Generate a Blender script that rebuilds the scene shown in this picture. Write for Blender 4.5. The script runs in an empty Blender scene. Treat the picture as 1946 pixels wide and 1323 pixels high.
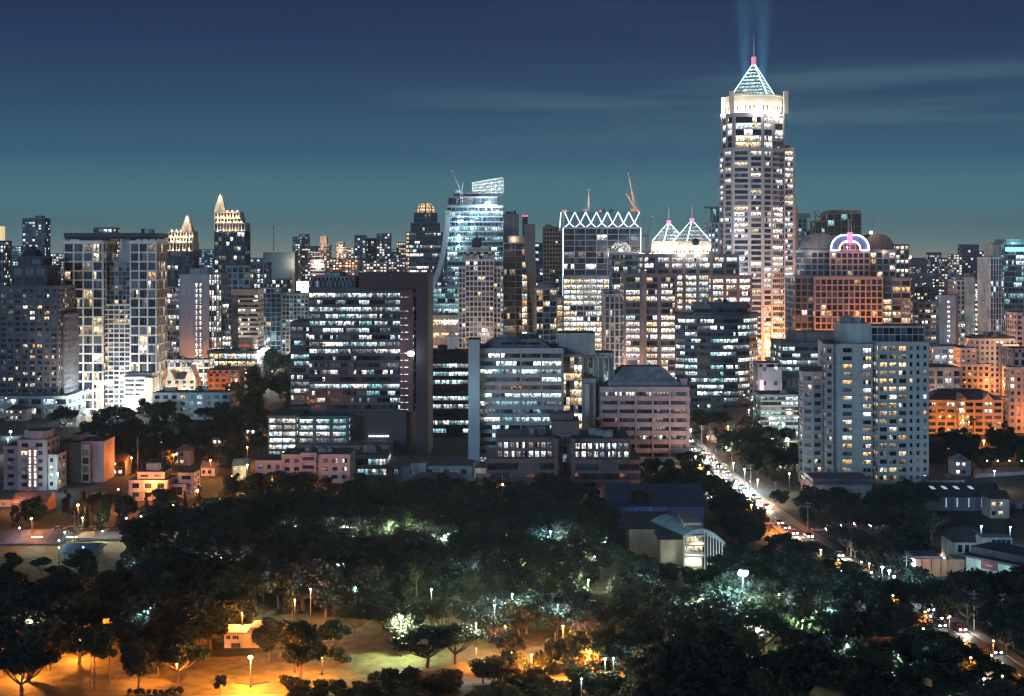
import bpy, math, random
import numpy as np
from mathutils import Vector
R = random.Random(11)
S = bpy.context.scene
C = S.collection
rad = math.radians
# the photograph's geometry: focal length and horizon in photo pixels, camera height in metres
F, H, YH, CX = 2600.0, 85.0, 485.0, 973.0

# ---------------------------------------------------------------- camera, sky, dusk light, exposure
cam = bpy.data.cameras.new('camera'); cam.sensor_width = 36.0
cam.lens = F / 1946 * 36; cam.shift_y = -(661.5 - YH) / 1946
cam.clip_start = 1.0; cam.clip_end = 80000.0
co = bpy.data.objects.new('camera', cam); C.objects.link(co)
co.location = (0, 0, H); co.rotation_euler = (rad(90), 0, 0); S.camera = co
S.view_settings.view_transform = 'Standard'; S.view_settings.look = 'None'
S.view_settings.gamma = 1; S.view_settings.exposure = 0.0
S.cycles.use_denoising = True
try:
    S.cycles.denoiser = 'OPENIMAGEDENOISE'; S.cycles.denoising_input_passes = 'RGB_ALBEDO_NORMAL'
except Exception: pass
S.cycles.max_bounces = 4; S.cycles.diffuse_bounces = 2; S.cycles.glossy_bounces = 2
S.cycles.transmission_bounces = 2; S.cycles.volume_bounces = 0; S.cycles.transparent_max_bounces = 8
S.cycles.sample_clamp_indirect = 2.0; S.cycles.sample_clamp_direct = 0
S.cycles.caustics_reflective = False; S.cycles.caustics_refractive = False
S.cycles.use_light_tree = True
S.cycles.use_adaptive_sampling = True; S.cycles.adaptive_threshold = 0.02
S.cycles.pixel_filter_type = 'BLACKMAN_HARRIS'; S.cycles.filter_width = 1.3

SUN_EL, SUN_AZ = 9.0, 208.0           # afterglow from low behind the camera, to its left
wd = bpy.data.worlds.new('World'); S.world = wd; wd.use_nodes = True
nt = wd.node_tree; N, L = nt.nodes, nt.links
for n in list(N): N.remove(n)
def nd(t, **k):
    n = N.new(t)
    for a, v in k.items(): setattr(n, a, v)
    return n
def ramp(n, pts, interp='LINEAR'):
    e = n.color_ramp.elements; n.color_ramp.interpolation = interp
    while len(e) > 1: e.remove(e[-1])
    for i, (p, c) in enumerate(pts):
        q = e[0] if i == 0 else e.new(p)
        q.position = p; q.color = (*c, 1) if len(c) == 3 else c
def lin(r, g, b): return tuple(((v / 255) / 12.92 if v / 255 <= .04045 else ((v / 255 + .055) / 1.055) ** 2.4) for v in (r, g, b))
out = nd('ShaderNodeOutputWorld'); bg = nd('ShaderNodeBackground'); tc = nd('ShaderNodeTexCoord'); sx = nd('ShaderNodeSeparateXYZ')
L.new(tc.outputs['Generated'], sx.inputs[0])
mr = nd('ShaderNodeMapRange'); mr.inputs[1].default_value = 0.0; mr.inputs[2].default_value = 0.36
L.new(sx.outputs['Z'], mr.inputs[0])
cr = nd('ShaderNodeValToRGB'); L.new(mr.outputs[0], cr.inputs[0])
ramp(cr, [(0, lin(178, 190, 172)), (.035, lin(140, 174, 170)), (.09, lin(98, 148, 154)), (.2, lin(60, 102, 126)), (.31, lin(46, 77, 106)),
          (.42, lin(37, 57, 92)), (.54, lin(29, 42, 77)), (1, lin(20, 29, 60))])
# thin cloud streaks low in the sky, lit from below by the town
mp = nd('ShaderNodeMapping'); mp.inputs['Scale'].default_value = (2.2, 2.2, 46); mp.inputs['Location'].default_value = (.35, .1, 1.7)
L.new(tc.outputs['Generated'], mp.inputs[0])
no = nd('ShaderNodeTexNoise'); no.inputs['Scale'].default_value = 1.6; no.inputs['Detail'].default_value = 3; no.inputs['Roughness'].default_value = .45
L.new(mp.outputs[0], no.inputs['Vector'])
cc = nd('ShaderNodeValToRGB'); L.new(no.outputs['Fac'], cc.inputs[0]); ramp(cc, [(.42, (0, 0, 0)), (.68, (1, 1, 1))], 'EASE')
band = nd('ShaderNodeValToRGB'); L.new(mr.outputs[0], band.inputs[0])
ramp(band, [(.18, (0, 0, 0)), (.27, (1, 1, 1)), (.35, (1, 1, 1)), (.385, (0, 0, 0)), (.5, (.1, .1, .1))], 'EASE')
side = nd('ShaderNodeMapRange'); side.inputs[1].default_value = -.12; side.inputs[2].default_value = .05
L.new(sx.outputs['X'], side.inputs[0])
m1 = nd('ShaderNodeMath', operation='MULTIPLY'); L.new(cc.outputs[0], m1.inputs[0]); L.new(band.outputs[0], m1.inputs[1])
m2 = nd('ShaderNodeMath', operation='MULTIPLY'); L.new(m1.outputs[0], m2.inputs[0]); L.new(side.outputs[0], m2.inputs[1])
m3 = nd('ShaderNodeMath', operation='MULTIPLY'); L.new(m2.outputs[0], m3.inputs[0]); m3.inputs[1].default_value = .55
mx = nd('ShaderNodeMixRGB'); L.new(m3.outputs[0], mx.inputs[0]); L.new(cr.outputs[0], mx.inputs[1]); mx.inputs[2].default_value = (*lin(80, 110, 124), 1)
sky = nd('ShaderNodeTexSky', sky_type='NISHITA', sun_disc=False, sun_elevation=rad(-4), sun_rotation=rad(SUN_AZ))
ad = nd('ShaderNodeMixRGB', blend_type='ADD'); ad.inputs[0].default_value = .05
L.new(mx.outputs[0], ad.inputs[1]); L.new(sky.outputs[0], ad.inputs[2])
L.new(ad.outputs[0], bg.inputs[0]); bg.inputs[1].default_value = 1.0; L.new(bg.outputs[0], out.inputs[0])
wd.cycles.sampling_method = 'AUTOMATIC'
sl = bpy.data.lights.new('afterglow', 'SUN'); sl.energy = 1.05; sl.angle = rad(14); sl.color = (.44, .70, 1.0)
so = bpy.data.objects.new('afterglow', sl); C.objects.link(so)
so.rotation_euler = (Vector((math.sin(rad(SUN_AZ)) * math.cos(rad(SUN_EL)), math.cos(rad(SUN_AZ)) * math.cos(rad(SUN_EL)), math.sin(rad(SUN_EL))))).to_track_quat('Z', 'Y').to_euler()

# ---------------------------------------------------------------- helpers
def X(px, D): return (px - CX) * D / F
def Z(py, D): return H - (py - YH) * D / F
def DG(py, h=0.0): return (H - h) * F / (py - YH)

class MB:
    def __init__(s, uv=False): s.v, s.f, s.m, s.uv = [], [], [], uv
    def face(s, pts, mi=0):
        n = len(s.v); s.v += [tuple(p) for p in pts]; s.f.append(tuple(range(n, n + len(pts)))); s.m.append(mi)
    def box(s, x0, x1, y0, y1, z0, z1, mi=0):
        s.prism([(x0, y0), (x1, y0), (x1, y1), (x0, y1)], z0, z1, mi)
    def prism(s, poly, z0, z1, mi=0, topmi=None, poly2=None):
        n = len(s.v); k = len(poly); q = poly2 or poly
        s.v += [(x, y, z0) for x, y in poly] + [(x, y, z1) for x, y in q]
        for i in range(k):
            j = (i + 1) % k; s.f.append((n + i, n + j, n + k + j, n + k + i)); s.m.append(mi)
        s.f.append(tuple(range(n + k, n + 2 * k))); s.m.append(mi if topmi is None else topmi)
        s.f.append(tuple(range(n + k - 1, n - 1, -1))); s.m.append(mi)
    def tube(s, p, q, r, r2=None, n=6, mi=0):
        p, q = Vector(p), Vector(q); d = (q - p)
        if d.length < 1e-6: return
        d.normalize(); a = d.orthogonal().normalized(); b = d.cross(a); r2 = r if r2 is None else r2
        k = len(s.v)
        for c, rr in ((p, r), (q, r2)):
            for i in range(n):
                t = 2 * math.pi * i / n; s.v.append(tuple(c + a * math.cos(t) * rr + b * math.sin(t) * rr))
        for i in range(n):
            j = (i + 1) % n; s.f.append((k + i, k + j, k + n + j, k + n + i)); s.m.append(mi)
        s.f.append(tuple(range(k + n - 1, k - 1, -1))); s.m.append(mi)
        s.f.append(tuple(range(k + n, k + 2 * n))); s.m.append(mi)
    def lathe(s, prof, cx=0, cy=0, n=24, mi=0):
        k = len(s.v)
        for r, z in prof:
            for i in range(n):
                t = 2 * math.pi * i / n; s.v.append((cx + r * math.cos(t), cy + r * math.sin(t), z))
        for a in range(len(prof) - 1):
            for i in range(n):
                j = (i + 1) % n
                s.f.append((k + a * n + i, k + a * n + j, k + (a + 1) * n + j, k + (a + 1) * n + i)); s.m.append(mi)
        s.f.append(tuple(k + (len(prof) - 1) * n + i for i in range(n))); s.m.append(mi)
    def mesh(s, name, mats):
        me = bpy.data.meshes.new(name); me.from_pydata(s.v, [], s.f)
        for m in mats: me.materials.append(m)
        if len(mats) > 1: me.polygons.foreach_set('material_index', s.m)
        if s.uv:
            u = me.uv_layers.new(name='pane')
            base = [(0, 0), (1, 0), (1, 1), (0, 1)]; fl = []
            for f in s.f:
                for i in range(len(f)): fl += base[i % 4]
            u.data.foreach_set('uv', fl)
        me.update(); return me
    def build(s, name, mats, parent=None, loc=None):
        mats = mats if isinstance(mats, (list, tuple)) else [mats]
        o = bpy.data.objects.new(name, s.mesh(name, mats)); C.objects.link(o)
        if parent: o.parent = parent
        if loc: o.location = loc
        return o
LABELS = {}
def tag(o, label, cat=None, group=None, kind=None):
    o['label'] = label
    if cat: o['category'] = cat
    if group: o['group'] = group
    if kind: o['kind'] = kind
    return o
def thing(name, label, cat, loc=(0, 0, 0), rz=0, group=None):
    o = bpy.data.objects.new(name, None); C.objects.link(o); o.location = loc; o.rotation_euler = (0, 0, rz); o.empty_display_size = .5
    return tag(o, label, cat, group)
def structure(o): o['kind'] = 'structure'; return o
def copy_tree(o, parent=None):
    c = o.copy(); C.objects.link(c); c.parent = parent
    for ch in list(o.children):
        copy_tree(ch, c)
    return c
def lamp(loc, col, power, r=.4, parent=None, spot=None, aim=None):
    l = bpy.data.lights.new('lamp_light', 'SPOT' if spot else 'POINT'); l.color = col; l.energy = power; l.shadow_soft_size = r
    o = bpy.data.objects.new('lamp_light', l); C.objects.link(o); o.location = loc
    if spot:
        l.spot_size = rad(spot); l.spot_blend = 1.0 if spot < 20 else .7
        o.rotation_euler = (Vector(loc) - Vector(aim)).to_track_quat('Z', 'Y').to_euler()
    if parent: o.parent = parent
    return o

# ---------------------------------------------------------------- materials
def base_mat(name):
    m = bpy.data.materials.new(name); m.use_nodes = True; t = m.node_tree
    return m, t.nodes, t.links, t.nodes['Principled BSDF']
_wm = {}
def wm(col, rough=.75, streak=.5, metal=0.0, scale=1.0, name='facade'):
    """weathered wall: mottling and rain streaks in the wall's own colour"""
    key = (col, rough, streak, metal, scale)
    if key in _wm: return _wm[key]
    m, n, l, b = base_mat(name)
    g = n.new('ShaderNodeNewGeometry'); mp = n.new('ShaderNodeMapping'); mp.inputs['Scale'].default_value = (.9 * scale, .9 * scale, .09 * scale)
    l.new(g.outputs['Position'], mp.inputs[0])
    a = n.new('ShaderNodeTexNoise'); a.inputs['Scale'].default_value = .6; a.inputs['Detail'].default_value = 4; l.new(mp.outputs[0], a.inputs['Vector'])
    c = n.new('ShaderNodeTexNoise'); c.inputs['Scale'].default_value = .12 * scale; c.inputs['Detail'].default_value = 5; l.new(g.outputs['Position'], c.inputs['Vector'])
    s = n.new('ShaderNodeMath'); s.operation = 'ADD'; l.new(a.outputs['Fac'], s.inputs[0]); l.new(c.outputs['Fac'], s.inputs[1])
    r = n.new('ShaderNodeMapRange'); r.inputs[1].default_value = .7; r.inputs[2].default_value = 1.25; r.inputs[3].default_value = 1 - streak; r.inputs[4].default_value = 1 + streak * .35
    l.new(s.outputs[0], r.inputs[0])
    x = n.new('ShaderNodeVectorMath'); x.operation = 'SCALE'; x.inputs[0].default_value = col; l.new(r.outputs[0], x.inputs['Scale'])
    l.new(x.outputs[0], b.inputs['Base Color']); b.inputs['Roughness'].default_value = rough; b.inputs['Metallic'].default_value = metal
    _wm[key] = m; return m
def plain(name, col, rough=.5, metal=0.0):
    return wm(col, rough, .15, metal, 3.0, name)
def emit(name, col, st, sample=False):
    m, n, l, b = base_mat(name)
    b.inputs['Base Color'].default_value = (*[c * .5 for c in col], 1); b.inputs['Emission Color'].default_value = (*col, 1); b.inputs['Emission Strength'].default_value = st
    try: m.cycles.emission_sampling = 'AUTO' if sample else 'NONE'
    except Exception: pass
    return m
def lit(name, col, st, soft=.5, cool=False):
    """a lit room behind a pane: bright ceiling, furniture and blinds breaking it up"""
    m, n, l, b = base_mat(name)
    b.inputs['Base Color'].default_value = (.02, .022, .026, 1); b.inputs['Roughness'].default_value = .18
    uv = n.new('ShaderNodeUVMap'); uv.uv_map = 'pane'; sp = n.new('ShaderNodeSeparateXYZ'); l.new(uv.outputs[0], sp.inputs[0])
    g = n.new('ShaderNodeNewGeometry'); mp = n.new('ShaderNodeMapping'); mp.inputs['Scale'].default_value = (1.1, 1.1, .75); l.new(g.outputs['Position'], mp.inputs[0])
    a = n.new('ShaderNodeTexNoise'); a.inputs['Scale'].default_value = .8; a.inputs['Detail'].default_value = 3; a.inputs['Roughness'].default_value = .65; l.new(mp.outputs[0], a.inputs['Vector'])
    r = n.new('ShaderNodeMapRange'); r.inputs[1].default_value = .38; r.inputs[2].default_value = .64; r.inputs[3].default_value = .04; r.inputs[4].default_value = 1.35
    l.new(a.outputs['Fac'], r.inputs[0])
    v = n.new('ShaderNodeValToRGB'); l.new(sp.outputs['Y'], v.inputs[0])
    ramp(v, [(0, (.35,) * 3), (.35, (.55,) * 3), (.62, (.9,) * 3), (.82, (1.35,) * 3), (.93, (1.1,) * 3), (1, (.6,) * 3)])
    w = n.new('ShaderNodeTexNoise'); w.inputs['Scale'].default_value = .05; l.new(g.outputs['Position'], w.inputs['Vector'])
    q = n.new('ShaderNodeMapRange'); q.inputs[1].default_value = .3; q.inputs[2].default_value = .7; q.inputs[3].default_value = .5; q.inputs[4].default_value = 1.5; l.new(w.outputs['Fac'], q.inputs[0])
    x = n.new('ShaderNodeMath'); x.operation = 'MULTIPLY'; l.new(r.outputs[0], x.inputs[0]); l.new(v.outputs[0], x.inputs[1])
    y = n.new('ShaderNodeMath'); y.operation = 'MULTIPLY'; l.new(x.outputs[0], y.inputs[0]); l.new(q.outputs[0], y.inputs[1])
    z = n.new('ShaderNodeMath'); z.operation = 'MULTIPLY'; l.new(y.outputs[0], z.inputs[0]); z.inputs[1].default_value = st
    b.inputs['Emission Color'].default_value = (*col, 1); l.new(z.outputs[0], b.inputs['Emission Strength'])
    try: m.cycles.emission_sampling = 'NONE'
    except Exception: pass
    return m
def glass(name, col, rough=.12):
    m, n, l, b = base_mat(name)
    g = n.new('ShaderNodeNewGeometry'); a = n.new('ShaderNodeTexNoise'); a.inputs['Scale'].default_value = .35; l.new(g.outputs['Position'], a.inputs['Vector'])
    r = n.new('ShaderNodeMapRange'); r.inputs[3].default_value = .4; r.inputs[4].default_value = 1.6; l.new(a.outputs['Fac'], r.inputs[0])
    x = n.new('ShaderNodeVectorMath'); x.operation = 'SCALE'; x.inputs[0].default_value = col; l.new(r.outputs[0], x.inputs['Scale'])
    l.new(x.outputs[0], b.inputs['Base Color']); b.inputs['Roughness'].default_value = rough; b.inputs['Specular IOR Level'].default_value = .6
    return m
# index: 0 dark 1 blue glass 2 warm 3 amber 4 white 5 cool 6 teal 7 dim warm 8 dim cool 9 curtained
WIN = [glass('window_glass_dark', (.012, .016, .026)), glass('window_glass_blue', (.03, .05, .085), .2), lit('lit_warm', (1, .74, .44), 1.7), lit('lit_amber', (1, .56, .22), 1.5),
       lit('lit_white', (1, .93, .82), 2.4), lit('lit_cool', (.78, .96, 1), 1.9), lit('lit_teal', (.42, .85, .9), 1.0), lit('lit_dim_warm', (1, .7, .5), .4),
       lit('lit_dim_cool', (.7, .85, 1), .38), glass('curtain_glass', (.09, .095, .11), .4)]
DARKS = (0, 0, 0, 1, 1, 9)
PAL = {'home': (2, 2, 3, 7, 7, 4, 2), 'office': (5, 5, 4, 8, 8, 5, 6), 'white': (4, 5, 4, 8, 7), 'mixed': (2, 4, 5, 8, 7, 4), 'teal': (6, 5, 6, 8), 'warm': (2, 3, 4, 2, 7), 'bright': (4, 4, 5, 2)}
def pick(pal, p): return R.choice(PAL[pal]) if R.random() < p * 1.5 else R.choice(DARKS)

class St:
    def __init__(s, kind='grid', fh=3.1, bw=3.4, sh=1.2, pw=1.2, wall=None, core=None, lit=.12, pal='home', np=2, e=.28, pe=.36, top=1.4, base=0.0, acts=None, roofm=None, slab=0.0, rail=False, mg=.07):
        s.__dict__.update(locals())
    def mod(s, **k):
        t = St.__new__(St); t.__dict__.update(s.__dict__); t.__dict__.update(k); return t
DARKWALL = wm((.03, .034, .05), .6); ROOFM = wm((.06, .062, .075), .85); METAL = plain('metal', (.22, .23, .25), .45, .4)

def offset(poly, e):
    k = len(poly); o = []
    for i in range(k):
        p0, p1, p2 = Vector(poly[i - 1]), Vector(poly[i]), Vector(poly[(i + 1) % k])
        d1, d2 = (p1 - p0).normalized(), (p2 - p1).normalized()
        n1, n2 = Vector((d1.y, -d1.x)), Vector((d2.y, -d2.x)); b = n1 + n2
        q = p1 + b * (e / max(.3, (1 + n1.dot(n2))))
        o.append((q.x, q.y))
    return o

ALLB = []; _ac = []
class B:
    """one building: an Empty at its base, volumes and windows under it"""
    def __init__(s, name, label, cat, pxc, D, group=None, merged=None, rz=0):
        s.D, s.ox = D, X(pxc, D); s.o = thing(name, label, cat, (s.ox, D, 0), rz, group)
        s.merged = D > 1250 if merged is None else merged; s.wins = []; s.acs = []; s.nac = 0; s.rz = rz; ALLB.append(s)
    def lx(s, px, y=0): return X(px, s.D + y) - s.ox
    def z(s, py, y=0): return Z(py, s.D + y)
    def rect(s, a, b, depth, y=0):
        x0, x1 = s.lx(a, y), s.lx(b, y); return [(x0, y), (x1, y), (x1, y + depth), (x0, y + depth)]
    def pts(s, *pp): return [(s.lx(p, y), y) for p, y in pp]
    def vol(s, part, poly, z0, z1, st, skip=(), hide=.45):
        mb = MB(uv=s.merged); wall, core = st.wall, st.core or DARKWALL
        mats = [core, wall, st.roofm or ROOFM]
        if s.merged: mats = mats + WIN
        if st.kind == 'blank':
            mb.prism(poly, z0, z1, 1, 2); mb.prism(offset(poly, .12), z1 - min(.9, (z1 - z0) * .2), z1 + .25, 1, 2)
            return mb.build(part, mats, s.o)
        mb.prism(poly, z0, z1, 0, 2)
        hh = z1 - z0 - st.top - st.base; nf = max(1, round(hh / st.fh)); fh = hh / nf
        op = offset(poly, st.e)
        for i in range(nf):
            za = z0 + st.base + i * fh
            if st.sh > 0: mb.prism(op, za, za + st.sh, 1)
            if st.slab: mb.prism(offset(poly, st.slab), za - .12, za + .18, 1)
        if st.base > 0: mb.prism(offset(poly, st.e + .05), z0, z0 + st.base - .02, 1)
        if st.top > 0: mb.prism(offset(poly, st.e + .08), z1 - st.top, z1 + .5, 1, 2)
        k = len(poly); cr, sr = math.cos(s.rz), math.sin(s.rz)
        for i in range(k):
            p, q = Vector(poly[i]), Vector(poly[(i + 1) % k]); d = q - p; ln = d.length
            if ln < .5: continue
            d /= ln; nn = Vector((d.y, -d.x)); wy = nn.x * sr + nn.y * cr
            vis = wy < hide and i not in skip
            nb = max(1, round(ln / st.bw)); bw = ln / nb
            if st.pw > 0 and vis:
                for j in range(nb + 1):
                    c0 = max(0, j * bw - st.pw / 2); c1 = min(ln, j * bw + st.pw / 2)
                    a, b2 = p + d * c0, p + d * c1; a2, b3 = a + nn * st.pe, b2 + nn * st.pe
                    mb.prism([(a2.x, a2.y), (b3.x, b3.y), (b2.x - nn.x * .2, b2.y - nn.y * .2), (a.x - nn.x * .2, a.y - nn.y * .2)], z0 + .01, z1 - .05, 1)
            if not vis: continue
            po = p + nn * .05
            for f in range(nf):
                zb = z0 + st.base + f * fh + st.sh; zt = z0 + st.base + (f + 1) * fh
                act = R.choice(st.acts) if st.acts else st.lit
                run, stt = 0, 0; rib = [] if st.kind == 'ribbon' else None
                for j in range(nb):
                    u0, u1 = j * bw + st.pw / 2, (j + 1) * bw - st.pw / 2
                    if u1 - u0 < .2: continue
                    npn = st.np; pwid = (u1 - u0) / npn; w0 = pick(st.pal, act); cell = []
                    for t in range(npn):
                        if rib is not None:
                            if run <= 0: stt = pick(st.pal, act); run = R.randint(1, 5)
                            run -= 1; mi = stt if R.random() < .85 else pick(st.pal, act)
                        else: mi = w0 if R.random() < .8 else pick(st.pal, act * .6)
                        a = po + d * (u0 + t * pwid + (st.mg if npn > 1 else 0)); b2 = po + d * (u0 + (t + 1) * pwid - (st.mg if npn > 1 else 0))
                        qd = ((a.x, a.y, zb + .02), (b2.x, b2.y, zb + .02), (b2.x, b2.y, zt - .02), (a.x, a.y, zt - .02))
                        if s.merged: mb.face(qd, 3 + mi)
                        else: cell.append((qd, mi))
                    if s.merged: continue
                    if rib is not None and st.pw > .4: s.wins.append(((u1 - u0) * (zt - zb), cell, 'window'))
                    elif rib is not None: rib += cell
                    else:
                        s.wins.append(((u1 - u0) * (zt - zb), cell, 'window'))
                        if st.pal == 'home' and s.D < 900 and s.nac < 60 and R.random() < .16:
                            s.nac += 1; c = p + d * (u0 + R.uniform(.3, .7) * (u1 - u0)) + nn * (st.e + .3); s.acs.append((c.x, c.y, zb - .75, math.atan2(d.y, d.x)))
                if rib: s.wins.append((ln * (zt - zb), rib, 'ribbon_window'))
        return mb.build(part, mats, s.o)
    def finish(s):
        w = sorted(s.wins, key=lambda t: -t[0])
        for ar, cell, nm in w[:100]:
            mb = MB(uv=True); mats = []; ix = {}
            for qd, mi in cell:
                if mi not in ix: ix[mi] = len(mats); mats.append(WIN[mi])
                mb.face(qd, ix[mi])
            mb.build(nm, mats, s.o)
        if w[100:]:
            mb = MB(uv=True)
            for ar, cell, nm in w[100:]:
                for qd, mi in cell: mb.face(qd, mi)
            mb.build('window', WIN, s.o)['kind'] = 'stuff'
        for x, y, z, a in s.acs:
            if not _ac: mb = MB(); mb.box(-.45, .45, -.28, .28, 0, .62); _ac.append(mb.mesh('condenser', [wm((.42, .42, .41))]))
            o = bpy.data.objects.new('condenser', _ac[0]); C.objects.link(o); o.parent = s.o; o.location = (x, y, z); o.rotation_euler = (0, 0, a)
        s.wins = []; return s
    def each(s, name, mb, mats):
        for f in mb.f: m = MB(uv=True); m.face([mb.v[i] for i in f]); m.build(name, mats, s.o)
    def part(s, name, mb, mats): return mb.build(name, mats, s.o)
    def roofkit(s, x0, x1, y0, y1, z, n=4, ant=1):
        """plant rooms, condensers, tanks and aerials"""
        for i in range(n):
            mb = MB(); w, dp, h = R.uniform(1.5, 5), R.uniform(1.5, 4), R.uniform(1.0, 3.2)
            x, y = R.uniform(x0, max(x0 + .1, x1 - w)), R.uniform(y0 + .5, max(y0 + .6, y1 - dp))
            if R.random() < .3:
                mb.lathe([(1.3, z), (1.35, z + .2), (1.35, z + 2.2), (.3, z + 2.6)], x + 1, y + 1, 10); nm = 'water_tank'
            else:
                mb.box(x, x + w, y, y + dp, z, z + h); mb.box(x + .2, x + w - .2, y + .2, y + dp - .2, z + h + .004, z + h + .25); nm = 'plant_room' if w > 3 else 'condenser'
            mb.build(nm, R.choice((METAL, ROOFM, wm((.3, .3, .31)))), s.o)
        for i in range(ant):
            mb = MB(); x, y = R.uniform(x0, x1), R.uniform(y0, y1); h = R.uniform(4, 9)
            mb.tube((x, y, z), (x, y, z + h), .12, .05, 5); mb.tube((x - .8, y, z + h * .8), (x + .8, y, z + h * .8), .05, n=4)
            mb.build('antenna', METAL, s.o)

# ---------------------------------------------------------------- large buildings
CREAM, GREY, WHITE, PINK = wm((.44, .40, .36)), wm((.30, .32, .35)), wm((.52, .53, .54)), wm((.42, .32, .31))
BROWN, SLATE, DARKG, BEIGE = wm((.13, .10, .11)), wm((.14, .15, .18)), wm((.055, .055, .075)), wm((.36, .33, .30))
TEALW, ROSE, DUSK = wm((.24, .32, .34)), wm((.36, .25, .23)), wm((.20, .20, .25))
NEON = emit('neon_tube_cyan', (.62, .95, 1), 2.2); NEONW = emit('neon_tube_white', (.85, .97, 1), 2.0); RED = emit('red_beacon_glow', (1, .12, .16), 3)
PINKN = emit('pink_neon', (1, .25, .4), 1.6); STONE = wm((.62, .56, .46), .7, .15); WHITEHOT = emit('flood_lens', (1, .96, .88), 18)
WARMC, ORANGE, COOLC, WHITEC = (1, .72, .42), (1, .42, .13), (.72, .92, 1), (1, .93, .82)
def gable(mb, x0, x1, y0, y1, z, h, mi=0, along='x', over=.4):
    x0, x1, y0, y1 = x0 - over, x1 + over, y0 - over, y1 + over
    if along == 'x':
        ym = (y0 + y1) / 2; a = [(x0, y0, z), (x1, y0, z), (x1, y1, z), (x0, y1, z), (x0, ym, z + h), (x1, ym, z + h)]
        fs = [(0, 1, 5, 4), (2, 3, 4, 5), (0, 4, 3), (1, 2, 5), (3, 2, 1, 0)]
    else:
        xm = (x0 + x1) / 2; a = [(x0, y0, z), (x1, y0, z), (x1, y1, z), (x0, y1, z), (xm, y0, z + h), (xm, y1, z + h)]
        fs = [(0, 4, 5, 3), (1, 2, 5, 4), (0, 1, 4), (2, 3, 5), (3, 2, 1, 0)]
    for f in fs: mb.face([a[i] for i in f], mi)
    if along == 'x' and x1 - x0 > 12:
        for i in range(int((x1 - x0) / 2.4) + 1): x = x0 + .1 + i * 2.4; mb.tube((x, y0, z + .03), (x, ym, z + h + .03), .07, n=4, mi=mi); mb.box(x - .9, x - .5, ym - .25, ym + .25, z + h - .05, z + h + .45, mi) if i % 5 == 2 else None
def hip(mb, x0, x1, y0, y1, z, h, mi=0, over=.5):
    x0, x1, y0, y1 = x0 - over, x1 + over, y0 - over, y1 + over; w, d = x1 - x0, y1 - y0; r = min(w, d) / 2
    a = [(x0, y0, z), (x1, y0, z), (x1, y1, z), (x0, y1, z)]
    if w >= d: b1, b2 = (x0 + r, (y0 + y1) / 2, z + h), (x1 - r, (y0 + y1) / 2, z + h); fs = [(a[0], a[1], b2, b1), (a[2], a[3], b1, b2), (a[3], a[0], b1), (a[1], a[2], b2)]
    else: b1, b2 = ((x0 + x1) / 2, y0 + r, z + h), ((x0 + x1) / 2, y1 - r, z + h); fs = [(a[0], a[1], b1), (a[1], a[2], b2, b1), (a[2], a[3], b2), (a[3], a[0], b1, b2)]
    for f in fs: mb.face(f, mi)
    mb.face([a[3], a[2], a[1], a[0]], mi)
def frustum(mb, r, z0, z1, inx, iny, mi=0):
    x0, y0 = r[0]; x1, y1 = r[2]
    mb.prism(r, z0, z1, mi, None, [(x0 + inx, y0 + iny), (x1 - inx, y0 + iny), (x1 - inx, y1 - iny), (x0 + inx, y1 - iny)])

# ---- tall tower with the lit glass pyramid
b = B('skyscraper', 'tallest tower, lit white drum and glass pyramid with mast at its top', 'tower', 1432, 1028)
TW = wm((.40, .345, .345), .7, .25); st = St('grid', 4.2, 11, 1.5, 2.3, TW, DARKWALL, .22, 'bright', 4, .4, 1.0, 2.5, acts=(.05, .12, .25, .5))
lo = b.pts((1369, 26), (1377, 10), (1393, 1), (1424, 0), (1449, 1.5), (1467, 5), (1490, 12), (1491, 50), (1369, 50))
b.vol('tower', lo, 0, b.z(281), st, skip=(5,))
b.vol('glass_bay', b.pts((1468.5, 5.2), (1487, 10.5), (1487, 20), (1468.5, 20)), 0, b.z(262), St('ribbon', 4.2, 2.2, .7, .12, TW, DARKWALL, .3, 'bright', 2, .12, .2, 2, acts=(.1, .3, .6, .0)))
up = b.pts((1374, 26), (1382, 12), (1395, 4), (1449, 4.2), (1469, 8), (1489, 14), (1489, 48), (1374, 48))
b.vol('upper_tower', up, b.z(281), b.z(215), st.mod(bw=18, pw=2.2, sh=.5, acts=(.1, .5, .9, .3), fh=4.6, np=6))
b.vol('wing', b.pts((1489, 14), (1509, 16), (1509, 44), (1489, 44)), 0, b.z(279), st.mod(bw=9, np=3, acts=(.2, .4, .7)))
b.vol('wing', b.pts((1506, 22), (1513, 23), (1513, 42), (1506, 42)), 0, b.z(392), st.mod(bw=9, np=3))
cx, cy, rr = b.lx(1433, 26), 27, 21.5; z0, z1 = b.z(215), b.z(177)
mb = MB(); mb.lathe([(rr - 3, z0), (rr - 3, z0 + 3), (rr, z0 + 3.2), (rr, z1 - 1), (rr + .6, z1 - .9), (rr + .6, z1), (rr - 4, z1 + .1)], cx, cy, 40)
for i in range(40):
    t = math.pi * 2 * i / 40; x, y = cx + math.cos(t) * rr, cy + math.sin(t) * rr; mb.box(x - .35, x + .35, y - .35, y + .35, z0 + 3, z0 + 6.5, 1)
b.part('crown_drum', mb, [STONE, DARKWALL])
for sx_, sy_ in ((-1, -1), (1, -1), (1, 1), (-1, 1)):
    mb = MB(); x, y = cx + sx_ * 20.5, cy + sy_ * 20.5; mb.box(x - 1.6, x + 1.6, y - 1.6, y + 1.6, z0, z1 + 2.2)
    mb.box(min(x, cx), max(x, cx), y - .5, y + .5, z1 - .6, z1 + .6) if sx_ < 0 else None
    b.part('corner_pier', mb, STONE)
PYG = lit('pyramid_glass', (.66, .95, .98), 1.9)
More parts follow.
